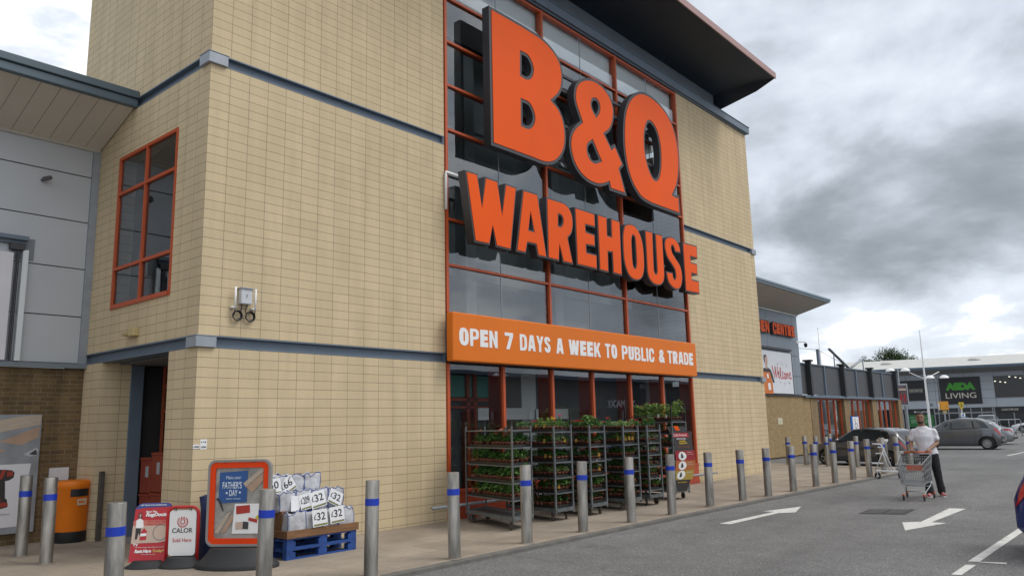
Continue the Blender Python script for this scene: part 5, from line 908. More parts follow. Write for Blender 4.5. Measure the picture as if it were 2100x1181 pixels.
def bag(x, y, z, w, d, h, seed, lab):
    r = root('bulk_bag', lab, 'bag', (x, y, z), rotz=random.Random(seed).uniform(-0.06, 0.06), group='white bulk bags on the pallet')
    n = 8; M_ = MB(); idx = {}
    def pt(i, j, k):
        u, v, t = i / n * 2 - 1, j / n * 2 - 1, k / n
        bul = 1 + 0.10 * sin(pi * min(t * 1.05, 1)) * (1 - 0.25 * u * u * v * v); px, py = u * w / 2 * 0.93 * bul, v * d / 2 * 0.93 * bul
        rr = noise.noise(Vector((u * 1.7 + seed * 3.1, v * 1.7, t * 2.0))) * 0.024
        rr2 = noise.noise(Vector((u * 4 + seed * 5.1, v * 4 + t, t * 4))) * 0.010
        pz = t * h + (noise.noise(Vector((u * 1.6, v * 1.6, seed * 7.0))) * 0.06 - 0.03 * (1 - max(abs(u), abs(v))) if k == n else 0) + 0.004
        return Vector((px + rr + rr2, py + rr - rr2, max(pz, 0.004)))
    def vid(i, j, k):
        if (i, j, k) not in idx: idx[(i, j, k)] = len(M_.v); M_.v.append(tuple(pt(i, j, k)))
        return idx[(i, j, k)]
    for a in range(n):
        for c in range(n):
            for q in (((a, 0, c), (a + 1, 0, c), (a + 1, 0, c + 1), (a, 0, c + 1)), ((a + 1, n, c), (a, n, c), (a, n, c + 1), (a + 1, n, c + 1)), ((0, a + 1, c), (0, a, c), (0, a, c + 1), (0, a + 1, c + 1)), ((n, a, c), (n, a + 1, c), (n, a + 1, c + 1), (n, a, c + 1)), ((a, c, n), (a + 1, c, n), (a + 1, c + 1, n), (a, c + 1, n)), ((a, c + 1, 0), (a + 1, c + 1, 0), (a + 1, c, 0), (a, c, 0))):
                M_.f.append(tuple(vid(*p) for p in q)); M_.m.append(0)
    M_.build('sack', m_bag, r, smooth=True, local=True)
    s = MB()
    for e in ([(0, 0, k) for k in range(n + 1)], [(n, 0, k) for k in range(n + 1)], [(i, 0, n) for i in range(n + 1)], [(0, j, n) for j in range(n + 1)], [(n, j, n) for j in range(n + 1)], [(n, n, k) for k in range(n + 1)]): s.path([pt(*p) * 1.0 for p in e], 0.005, 5)
    s.build('seam', m_seam, r, smooth=True, local=True)
    s = MB()
    for i, j in ((0, 0), (n, 0), (n, n), (0, n)):
        p = pt(i, j, n); q = p * 0.82; q.z = p.z; s.path([p + Vector((0, 0, -0.01)), p * 0.97 + Vector((0, 0, 0.012)), (p + q) / 2 + Vector((0, 0, 0.022)), q + Vector((0, 0, -0.005))], 0.007, 5)
    s.build('lifting_loop', m_bag, r, smooth=True, local=True)
    return r
zb = 0.30; bl = []
for i, lab in enumerate(('bottom front bulk bag at the left corner of the timber tray', 'bottom bulk bag behind the left lower £32 card', 'bottom bulk bag behind the right lower £32 card', 'bottom front bulk bag at the right end with a blue seam')): bag(0.93 + 0.275 * i, -1.08, zb, 0.28, 0.32, 0.30, 3 + i, lab)
for i, lab in enumerate(('rear bottom bulk bag behind the left corner one', 'rear bottom bulk bag, second from the left and hidden low', 'rear bottom bulk bag, third from the left and hidden low', 'rear bottom bulk bag behind the blue seamed right one')): bag(0.93 + 0.275 * i, -0.70, zb, 0.28, 0.36, 0.30, 13 + i, lab)
for i, lab in enumerate(('middle tier bulk bag at the left, beside the poster sign', 'middle tier bulk bag with a folded card, left of the £209 card', 'middle tier bulk bag behind the upright £32 card', 'middle tier bulk bag behind the slanting £32 card')): bag(0.90 + 0.275 * i, -0.86, zb + 0.305, 0.28, 0.33, 0.27, 23 + i, lab)
for i, lab in enumerate(('top tier bulk bag behind the £50 card', 'top tier bulk bag behind the tilted £66 card', 'top tier bulk bag at the right end against the cream wall')): bag(0.93 + 0.28 * i, -0.62, zb + 0.55, 0.29, 0.30, 0.23, 33 + i, lab)
m_cardw = mat('white card', (0.70, 0.71, 0.73), 0.5); m_ink = mat('black ink', (0.02, 0.022, 0.03), 0.5); m_yel = mat('yellow strip', (0.50, 0.47, 0.05), 0.5)
def card(cx, cy, cz, w, h, roll, tilt, txt, lab, small=None):
    r = root('price_card', lab, 'price card', (cx, cy, cz), group='white price cards on the bulk bags')
    M_ = frame((cx, cy, cz), (1, 0, 0)) @ Matrix.Rotation(radians(roll), 4, 'Z') @ Matrix.Rotation(radians(-tilt), 4, 'X')
    b = MB(); b.prism([(-w / 2, 0), (w / 2, 0), (w / 2, h), (-w / 2, h)], M_, 0.002); b.build('sheet', m_cardw, r)
    pol('strip', [(-w * 0.42, h * 0.05), (w * 0.46, h * 0.05), (w * 0.46, h * 0.15), (-w * 0.42, h * 0.15)], 0.003, m_ink, M_, r)
    text('PER BAG INC VAT', M_, -w * 0.38, h * 0.07, w * 0.8, h * 0.055, m_yel, r, z=0.006, bold=0.03)
    text('£', M_, -w * 0.4, h * 0.42, w * 0.16, h * 0.32, m_ink, r, z=0.003); text(txt, M_, -w * 0.2, h * 0.36, w * 0.56, h * 0.46, m_ink, r, z=0.003, bold=0.01)
    if small: text(small, M_, w * 0.3, h * 0.8, w * 0.16, h * 0.1, m_ink, r, z=0.003)
card(1.27, -1.30, 0.40, 0.25, 0.23, 3, 6, '32', 'left of the two £32 cards on the front of the lowest bags'); card(1.565, -1.30, 0.415, 0.25, 0.23, 4, 6, '32', 'right of the two £32 cards on the front of the lowest bags')
card(1.19, -1.08, 0.625, 0.19, 0.22, 9, 10, '209', '£209 card on the middle bags'); card(1.40, -1.09, 0.64, 0.26, 0.23, 11, 10, '32', 'upright £32 card right of the £209 card'); card(1.66, -1.06, 0.65, 0.25, 0.21, -26, 8, '32', '£32 card slanting down to the right on the middle bags')
card(0.80, -0.82, 0.85, 0.27, 0.22, 2, 8, '50', 'price card half behind the poster sign, showing its 50'); card(1.10, -0.80, 0.865, 0.25, 0.21, 30, 8, '66', 'tilted £66 card on the top bags', 'SET')
b = MB(); b.add([(0.93, -1.075, 0.62), (1.05, -1.085, 0.615), (1.07, -1.04, 0.82), (0.96, -1.02, 0.83), (1.10, -1.05, 0.70)], [(0, 1, 4, 2, 3)]); props(b.build('folded_card', m_cardw), 'crumpled blank card drooping on the middle bags', 'price card')
# ================================================================== plant trolleys
m_galv = mat('galvanised steel', (0.145, 0.16, 0.165), 0.45, 0.4, 0.25, 8); m_tray = mat('black plant tray', (0.012, 0.012, 0.013), 0.5)
m_wheel = mat('brown caster wheel', (0.06, 0.045, 0.035), 0.7); m_terra = mat('terracotta plastic', (0.19, 0.07, 0.04), 0.6, 0, 0.2, 6)
def leafmat(name, c, v=0.35):
    m = bpy.data.materials.new(name); m.use_nodes = True; nt = m.node_tree; N = nt.nodes; L = nt.links; b = N['Principled BSDF']; b.inputs['Roughness'].default_value = 0.5; b.inputs['Specular IOR Level'].default_value = 0.35
    oi = N.new('ShaderNodeObjectInfo'); tc = N.new('ShaderNodeNewGeometry'); nz = N.new('ShaderNodeTexNoise'); nz.inputs['Scale'].default_value = 14; L.new(tc.outputs['Position'], nz.inputs['Vector'])
    ad = N.new('ShaderNodeMath'); ad.operation = 'ADD'; L.new(oi.outputs['Random'], ad.inputs[0]); L.new(nz.outputs[0], ad.inputs[1])
    mr = N.new('ShaderNodeMapRange'); mr.inputs['From Max'].default_value = 2; mr.inputs['To Min'].default_value = 1 - v; mr.inputs['To Max'].default_value = 1 + v; L.new(ad.outputs[0], mr.inputs[0])
    vs = N.new('ShaderNodeVectorMath'); vs.operation = 'SCALE'; vs.inputs[0].default_value = c; L.new(mr.outputs[0], vs.inputs['Scale']); L.new(vs.outputs[0], b.inputs['Base Color'])
    ts = N.new('ShaderNodeBsdfTranslucent'); L.new(vs.outputs[0], ts.inputs[0]); mx = N.new('ShaderNodeMixShader'); mx.inputs[0].default_value = 0.25; L.new(b.outputs[0], mx.inputs[1]); L.new(ts.outputs[0], mx.inputs[2]); L.new(mx.outputs[0], N['Material Output'].inputs[0])
    return m
m_leafA = leafmat('mid green leaf', (0.10, 0.21, 0.05)); m_leafB = leafmat('dark green leaf', (0.06, 0.16, 0.038)); m_leafC = leafmat('fresh light leaf', (0.16, 0.27, 0.06)); m_leafD = leafmat('variegated leaf', (0.30, 0.42, 0.20))
FL = {k: mat(k + ' petal', c, 0.6) for k, c in (('pink', (0.60, 0.06, 0.20)), ('peach', (0.62, 0.24, 0.13)), ('white', (0.7, 0.7, 0.62)), ('yellow', (0.65, 0.45, 0.03)), ('red', (0.45, 0.015, 0.02)), ('blue', (0.16, 0.18, 0.5)))}
def leaf(mb, p, d, L_, w, m, droop=0.4):
    d = Vector(d).normalized(); s = d.cross(Vector((0, 0, 1)))
    if s.length < 1e-3: s = Vector((1, 0, 0))
    s = s.normalized(); u = s.cross(d); p = Vector(p)
    a = p + d * L_ * 0.45 + u * L_ * 0.10; t = p + d * L_ - Vector((0, 0, droop * L_ * 0.5))
    mb.add([p, a + s * w / 2 - u * w * 0.15, t, a - s * w / 2 - u * w * 0.15, a], [(0, 1, 4), (1, 2, 4), (2, 3, 4), (3, 0, 4)], m)
def plant_mesh(seed, h, spread, n, L_, w, flower=0, tag_=None):
    r = random.Random(seed); mb = MB()
    for i in range(n):
        a = r.uniform(0, 2 * pi); z = h * r.uniform(0.15, 1.0); rad = spread * r.uniform(0.1, 0.8) * (1.15 - 0.6 * z / h)
        leaf(mb, (rad * cos(a) * 0.6, rad * sin(a) * 0.6, 0.08 + z * 0.9), (cos(a + r.uniform(-.5, .5)), sin(a + r.uniform(-.5, .5)), r.uniform(-0.1, 0.9)), L_ * r.uniform(0.7, 1.2), w * r.uniform(0.8, 1.2), 0, r.uniform(0.1, 0.9))
    for i in range(flower):
        a = r.uniform(0, 2 * pi); rad = spread * r.uniform(0, 0.7); c = Vector((rad * cos(a), rad * sin(a), 0.08 + h * r.uniform(0.85, 1.15))); k = 6
        R_ = r.uniform(0.013, 0.022)
        for j in range(k): t = 2 * pi * j / k; mb.add([c, c + Vector((R_ * cos(t), R_ * sin(t), 0.006)), c + Vector((R_ * cos(t + .9), R_ * sin(t + .9), -0.004)), c + Vector((R_ * .9 * cos(t + .5), R_ * .9 * sin(t + .5), 0.016))], [(0, 1, 3), (0, 3, 2)], 1)
    me = mb.mesh('foliage')
    return me
pot_me = MB().lathe([(0.0, 0.0), (0.036, 0.0), (0.048, 0.075), (0.053, 0.076), (0.053, 0.09), (0.046, 0.09), (0.043, 0.08), (0.0, 0.078)], n=14).mesh('pot')
for p in pot_me.polygons: p.use_smooth = True
tag_me = MB().add([(-0.02, -0.05, 0.07), (0.02, -0.05, 0.07), (0.02, -0.055, 0.145), (-0.02, -0.055, 0.145)], [(0, 1, 2, 3)]).add([(-0.016, -0.0565, 0.105), (0.016, -0.0565, 0.105), (0.016, -0.0575, 0.14), (-0.016, -0.0575, 0.14)], [(0, 1, 2, 3)], 1).mesh('plant_label')
for m_ in (FL['yellow'], mat('tag picture', (0.45, 0.16, 0.05), 0.6)): tag_me.materials.append(m_)
tag_me2 = tag_me.copy(); tag_me2.materials.clear(); tag_me2.materials.append(m_white); tag_me2.materials.append(mat('tag picture red', (0.5, 0.03, 0.03), 0.6))
KINDS = {}
def kind(key, lm, fl, *a):
    KINDS[key] = []
    for s in range(3):
        me = plant_mesh(hash(key) % 97 + s * 11 if False else len(KINDS) * 17 + s, *a); me.materials.append(lm); me.materials.append(fl or m_leafC); KINDS[key].append(me)
kind('leafy', m_leafA, None, 0.14, 0.095, 56, 0.085, 0.04, 0); kind('dense', m_leafB, None, 0.13, 0.085, 70, 0.055, 0.028, 0); kind('fresh', m_leafC, None, 0.12, 0.075, 44, 0.06, 0.022, 0)
kind('varieg', m_leafD, None, 0.11, 0.07, 36, 0.06, 0.02, 0); kind('peach', m_leafA, FL['peach'], 0.13, 0.08, 44, 0.055, 0.028, 7); kind('pinkf', m_leafB, FL['pink'], 0.13, 0.075, 40, 0.05, 0.025, 7)
kind('whitef', m_leafB, FL['white'], 0.11, 0.075, 42, 0.045, 0.02, 8); kind('yellowf', m_leafB, FL['yellow'], 0.12, 0.075, 40, 0.045, 0.02, 6); kind('redf', m_leafB, FL['red'], 0.12, 0.075, 44, 0.05, 0.022, 6); kind('bluef', m_leafB, FL['blue'], 0.12, 0.075, 40, 0.045, 0.02, 9)
kind('tomato', m_leafC, FL['red'], 0.22, 0.13, 48, 0.10, 0.038, 1)
npot = [0]
def pot(x, y, z, k, lab, group, tag_=0, s=1.0, par=None):
    r = random.Random(npot[0]); npot[0] += 1
    o = bpy.data.objects.new('potted_plant', pot_me); COL.objects.link(o); o.location = (x, y, z); o.rotation_euler = (0, 0, r.uniform(0, 6.28)); o.scale = (s,) * 3
    props(o, lab, 'plant', group)
    f = bpy.data.objects.new('foliage', r.choice(KINDS[k])); COL.objects.link(f); f.parent = o; q_ = r.uniform(0.95, 1.4); f.scale = (q_, q_, r.uniform(0.85, 1.45))
    if tag_:
        t = bpy.data.objects.new('plant_label', tag_me if tag_ == 1 else tag_me2); COL.objects.link(t); t.parent = o
        t.rotation_euler = (0, 0, -o.rotation_euler.z - 0.75)
pot_me.materials.append(m_terra)
ORD = ['top', 'second', 'third', 'fourth', 'bottom', 'lowest']
back = MB()
rt = random.Random(21)
def trolley(idx, FRc, BRc, FLc, shelves, ztop, lab, name, rows, black=False, ztop2=None):
    """FRc front right, BRc the other post of the road end, FLc the far end post: plan corners; shelves: heights"""
    a = Vector((*FRc, 0)); ex = Vector((*BRc, 0)) - a; ey = Vector((*FLc, 0)) - a; W_, L_ = ex.length, ey.length; ex.normalize(); ey.normalize()
    M_ = Matrix(((ex.x, ey.x, 0, a.x), (ex.y, ey.y, 0, a.y), (0, 0, 1, 0), (0, 0, 0, 1)))
    r = root('plant_trolley', lab, 'trolley', tuple(a + ex * W_ / 2 + ey * L_ / 2), group='steel plant trolleys by the window')
    mp = m_galv
    for i, (u, v) in enumerate(((0, 0), (W_, 0), (0, L_), (W_, L_))):
        b = MB(); zt_ = ztop2 if (ztop2 and u > 0 and v == 0) else ztop
        b.box(u - 0.017, v - 0.017, 0.13, u + 0.017, v + 0.017, min(zt_, 1.72), 0, M_)
        b.build('post', mp, r)
        if zt_ > 1.72: b = MB(); b.box(u - 0.014, v - 0.014, 1.721, u + 0.014, v + 0.014, zt_, 0, M_); b.build('post_extension', m_black, r)
    b = MB(); b.box(-0.02, 0.021, 0.165, 0.02, L_ - 0.021, 0.225, 0, M_); b.box(W_ - 0.02, 0.021, 0.165, W_ + 0.02, L_ - 0.021, 0.225, 0, M_); b.box(0.021, -0.02, 0.165, W_ - 0.021, 0.02, 0.225, 0, M_); b.box(0.021, L_ - 0.02, 0.165, W_ - 0.021, L_ + 0.02, 0.225, 0, M_); b.box(0.021, 0.021, 0.19, W_ - 0.021, L_ - 0.021, 0.21, 0, M_); b.build('base', m_galv, r)
    for u, v in ((0.06, 0.14), (W_ - 0.06, 0.14), (0.06, L_ - 0.14), (W_ - 0.06, L_ - 0.14)):
        b = MB(); c = M_ @ Vector((u, v, 0.065)); b.lathe([(0.0, -0.018), (0.058, -0.018), (0.064, -0.012), (0.064, 0.012), (0.058, 0.018), (0.0, 0.018)], (0, 0, 0), 18, 0, Matrix.Translation(c) @ Matrix.Rotation(rt.uniform(0, 3), 4, 'Z') @ Matrix.Rotation(pi / 2, 4, 'X')); w_ = b.build('caster', m_wheel, r, smooth=True, angle=40)
        b = MB(); b.box(u - 0.03, v - 0.03, 0.131, u + 0.03, v + 0.03, 0.164, 0, M_); b.box(u - 0.028, v - 0.02, 0.06, u - 0.022, v + 0.02, 0.131, 0, M_); b.build('fork', m_galv, w_)
    n = 0
    for si, z in enumerate(shelves):
        b = MB(); b.box(-0.012, 0.021, z - 0.02, 0.012, L_ - 0.021, z, 0, M_); b.box(W_ - 0.012, 0.021, z - 0.028, W_ + 0.012, L_ - 0.021, z, 0, M_); b.box(0.021, -0.014, z - 0.024, W_ - 0.021, 0.012, z, 0, M_); b.box(0.021, L_ - 0.012, z - 0.03, W_ - 0.021, L_ + 0.012, z, 0, M_); b.box(0.013, 0.013, z - 0.012, W_ - 0.013, L_ - 0.013, z - 0.006, 0, M_); b.build('shelf', m_galv, r)
        if si == 0 and idx == 0: continue
        q = MB(); q.box(0.03, 0.05, z + 0.002, W_ - 0.03, L_ - 0.05, z + 0.008, 0, M_); q.box(0.03, 0.05, z + 0.008, 0.036, L_ - 0.05, z + 0.045, 0, M_); q.box(W_ - 0.036, 0.05, z + 0.008, W_ - 0.03, L_ - 0.05, z + 0.045, 0, M_); q.box(0.036, 0.05, z + 0.008, W_ - 0.036, 0.056, z + 0.045, 0, M_)
        sh = ORD[min(si, 5)] if si < len(shelves) - 1 else 'lowest'
        props(q.build('plant_tray', m_tray), 'black plant tray on the %s shelf of the %s' % (sh, name), 'tray', 'black plant trays on the trolleys')
        k, nl, tg = rows[si]
        lb_ = 'small potted plant on the %s shelf of the %s' % (sh, name)
        gp = 'potted plants on the %s shelf of the %s' % (sh, name)
        step = 0.115
        cells = [(0.085, 0.10 + step * j) for j in range(nl)] + [(0.085 + (W_ - 0.17) / 3 * i, 0.10) for i in range(1, 4)]
        for ci, (u, v) in enumerate(cells):
            if rt.random() < 0.07: continue
            p = M_ @ Vector((u + rt.uniform(-.01, .01), v + rt.uniform(-.01, .01), z + 0.009)); kk = rt.choice(k) if isinstance(k, (list, tuple)) else k
            pot(p.x, p.y, p.z, kk, lb_, gp, (1 if tg == 1 else 2) if (tg and rt.random() < 0.3) else 0, rt.uniform(0.88, 1.02) * (1.15 if kk == 'tomato' else 1))
        # the mass of plants further in on the shelf
        for u in [0.085 + (W_ - 0.17) / 3 * i for i in range(0, 4)]:
            for j in range(1, int((L_ - 0.12) / step)):
                v = 0.10 + step * j
                if (u < 0.09 and j < nl) or rt.random() < 0.12: continue
                p = M_ @ Vector((u, v, z + 0.01)); c = Vector((p.x, p.y, p.z))
                for i in range(13):
                    t = rt.uniform(0, 6.28); leaf(back, c + Vector((0.03 * cos(t), 0.03 * sin(t), rt.uniform(0.08, 0.18))), (cos(t), sin(t), rt.uniform(0, .9)), 0.07, 0.034, rt.choice((0, 0, 1)), 0.4)
                back.lathe([(0.036, 0.0), (0.05, 0.085)], tuple(c), 6, 2)
    return r, M_, W_, L_
trolley(0, (4.57, -2.05), (5.22, -1.93), (5.10, -0.46), [1.655, 1.36, 1.06, 0.775, 0.495], 1.82, 'steel plant trolley nearest the cream wall, with an empty top shelf', 'leftmost plant trolley',
        [None, (['leafy', 'dense', 'peach'], 12, 0), (['leafy', 'leafy', 'dense'], 12, 0), (['leafy', 'dense'], 12, 1), (['leafy', 'fresh', 'leafy'], 12, 0)])
def simple(i, x0, x1, y, sh, zt, lab, nm, rows, zt2=None, L_=1.35, dx=0.2): return trolley(i, (x0, y), (x1, y - 0.02), (x0 + dx, y + L_), sh, zt, lab, nm, rows, ztop2=zt2)
simple(1, 5.95, 6.45, -1.88, [1.60, 1.32, 1.05, 0.77, 0.50, 0.23], 1.70, 'second steel plant trolley from the left, with orange flowering pots on top', 'second plant trolley', [(['yellowf', 'fresh', 'pinkf', 'varieg'], 5, 1), (['dense', 'varieg'], 5, 1), (['dense', 'fresh'], 5, 1), (['varieg', 'fresh'], 5, 0), (['dense', 'leafy'], 4, 1), (['dense'], 3, 0)], 1.98)
simple(2, 6.98, 7.46, -1.95, [1.58, 1.30, 1.02, 0.75, 0.47, 0.23], 1.70, 'third steel plant trolley from the left, pink flowers on its second shelf', 'third plant trolley', [(['dense', 'leafy', 'redf'], 5, 1), (['pinkf', 'dense'], 4, 1), (['redf', 'dense'], 4, 1), (['pinkf', 'whitef'], 3, 1), (['dense', 'leafy'], 3, 0), (['yellowf', 'whitef'], 3, 1)])
simple(3, 8.05, 8.58, -2.03, [1.57, 1.30, 1.03, 0.76, 0.48, 0.23], 1.68, 'fourth steel plant trolley from the left, bright pink bloom low on its side', 'fourth plant trolley', [(['fresh', 'varieg', 'redf'], 6, 0), (['fresh', 'yellowf'], 4, 1), (['bluef', 'dense'], 4, 0), (['dense', 'redf'], 4, 0), (['pinkf', 'dense'], 4, 1), (['dense'], 3, 0)])
simple(4, 9.03, 9.52, -2.0, [1.56, 1.30, 1.05, 0.81, 0.57, 0.33], 1.68, 'fifth steel plant trolley from the left, densely shelved with low bedding plants', 'fifth plant trolley', [(['redf', 'dense'], 5, 0), (['fresh', 'varieg'], 3, 0), (['whitef', 'varieg'], 3, 0), (['whitef', 'dense'], 3, 0), (['fresh', 'leafy'], 3, 0), (['fresh', 'leafy'], 3, 0)])
t6, M6, W6, L6 = simple(5, 10.32, 10.92, -1.88, [1.73, 1.46, 1.18, 0.86, 0.56, 0.27], 2.08, 'tallest plant trolley at the right end, tomato plants on its black top shelf', 'rightmost plant trolley', [(['tomato'], 9, 2), (['redf', 'dense'], 3, 0), (['dense', 'whitef'], 3, 0), (['dense'], 3, 0), (['dense', 'redf'], 3, 0), (['leafy'], 3, 0)])
props(back.build('bedding_plants', [m_leafA, m_leafB, m_terra]), 'mass of bedding plants filling the inner rows of the trolley shelves', 'plants', kind='stuff')
# curved printed banner tied to the last trolley
cb = root('plant_banner', 'curved red and black printed chilli banner tied to the last plant trolley', 'banner', (10.8, -2.0, 0.2))
BX = Vector((0.80, -0.42, 0)).normalized(); BO = (10.44, -1.93, 0.0)
CBF = frame(BO, BX)
def cbx(x, y): return (x + 0.9 * (0.24 - 0.5 * (y - 0.92) ** 2) - 0.02, y)
def strip(name, y0, y1, x0, x1, z, m, n=10):
    A = [cbx(x1, y0 + (y1 - y0) * i / n) for i in range(n + 1)]; B = [cbx(x0, y0 + (y1 - y0) * i / n) for i in range(n, -1, -1)]
    flatpoly(name, [A + B], CBF, z, m, cb)
m_char = mat('charcoal print', (0.045, 0.042, 0.045), 0.5); m_olive = mat('olive gold print', (0.36, 0.26, 0.05), 0.5); m_dred = mat('deep red print', (0.30, 0.02, 0.025), 0.5); m_ored = mat('burnt orange print', (0.40, 0.12, 0.03), 0.5)
hw = 0.26
strip('top_section', 1.08, 1.62, -hw * 0.9, hw * 0.9, 0.0, m_char); strip('red_section', 0.86, 1.079, -hw, hw, 0.0, m_dred); strip('orange_section', 0.64, 0.859, -hw, hw, 0.0, m_ored); strip('olive_section', 0.44, 0.639, -hw * 0.96, hw * 0.96, 0.0, m_olive); strip('foot_section', 0.20, 0.439, -hw * 0.8, hw * 0.8, 0.0, m_tblk)
strip('red_ribbon', 1.38, 1.47, -hw * 0.86, hw * 0.86, 0.003, m_redsign, 4); strip('logo_tag', 1.53, 1.63, -0.05, 0.06, 0.003, m_orange_face, 3)
flatpoly('oval_print', [[cbx(-0.08 + 0.105 * cos(t * pi / 10), y + 0.095 * sin(t * pi / 10)) for t in range(20)] for y in (0.96, 0.75, 0.545)], CBF, 0.003, m_white, cb)
flatpoly('pepper_print', [[cbx(-0.08 + dx, y + dy) for dx, dy in ((-0.03, 0.06), (0.0, 0.05), (0.04, -0.05), (0.02, -0.02), (0.0, -0.05), (-0.04, -0.04))] for y in (0.96, 0.75, 0.545)], CBF, 0.006, m_tblk, cb)
for s_, x, y, w, h, m_, bo in (('Chilli Festival', -0.18, 1.40, 0.36, 0.055, m_white, 0), ('HOT TO HOT,', -0.13, 1.325, 0.25, 0.03, m_white, 0.05), ('CHOOSE', -0.09, 1.275, 0.17, 0.032, FL['yellow'], 0.05), ('YOUR POT!', -0.11, 1.225, 0.22, 0.034, FL['yellow'], 0.05), ('THE HEAT IS ON', -0.16, 1.17, 0.32, 0.016, m_ored, 0), ('PICK A PEPPER', -0.16, 1.14, 0.32, 0.016, m_ored, 0),
        ('MILD', 0.05, 1.03, 0.13, 0.016, m_white, 0), ('sweet and warm', 0.05, 0.99, 0.17, 0.015, m_white, 0), ('HOT', 0.05, 0.80, 0.13, 0.016, m_white, 0), ('good heat', 0.05, 0.76, 0.16, 0.015, m_white, 0), ('VERY HOT', 0.05, 0.59, 0.14, 0.016, m_white, 0), ('ARE YOU READY?', -0.12, 0.375, 0.24, 0.022, FL['yellow'], 0.02)):
    text(s_, CBF, x, y, w, h, m_, cb, z=0.005, bold=bo, fn=cbx, shear=0.2 if s_.startswith('Chilli') else 0)

# ================================================================== cars
def mat_car(name, col, metal=0.5):
    return mat(name, col, 0.28, metal, 0.03, 1.0, coat=1.0)
m_tyre = mat('tyre rubber', (0.014, 0.014, 0.015), 0.75); m_rim = mat('alloy silver', (0.45, 0.46, 0.47), 0.3, 0.8); m_cglass = mat('car window glass', (0.012, 0.014, 0.015), 0.04, 0, 0, 1, spec=0.9); m_tail = mat('red tail lamp', (0.42, 0.008, 0.012), 0.15, coat=1.0); m_headl = mat('clear lamp', (0.6, 0.62, 0.65), 0.1, coat=1.0)
m_plate = mat('yellow number plate', (0.55, 0.42, 0.03), 0.5); m_plast = mat('black bumper plastic', (0.02, 0.02, 0.021), 0.6)
def lerp_tab(tab, x):
    if x <= tab[0][0]: return tab[0][1]
    for (a, va), (b, vb) in zip(tab[:-1], tab[1:]):
        if x <= b: t = (x - a) / (b - a); t = t * t * (3 - 2 * t) * 0.5 + t * 0.5; return va + (vb - va) * t
    return tab[-1][1]
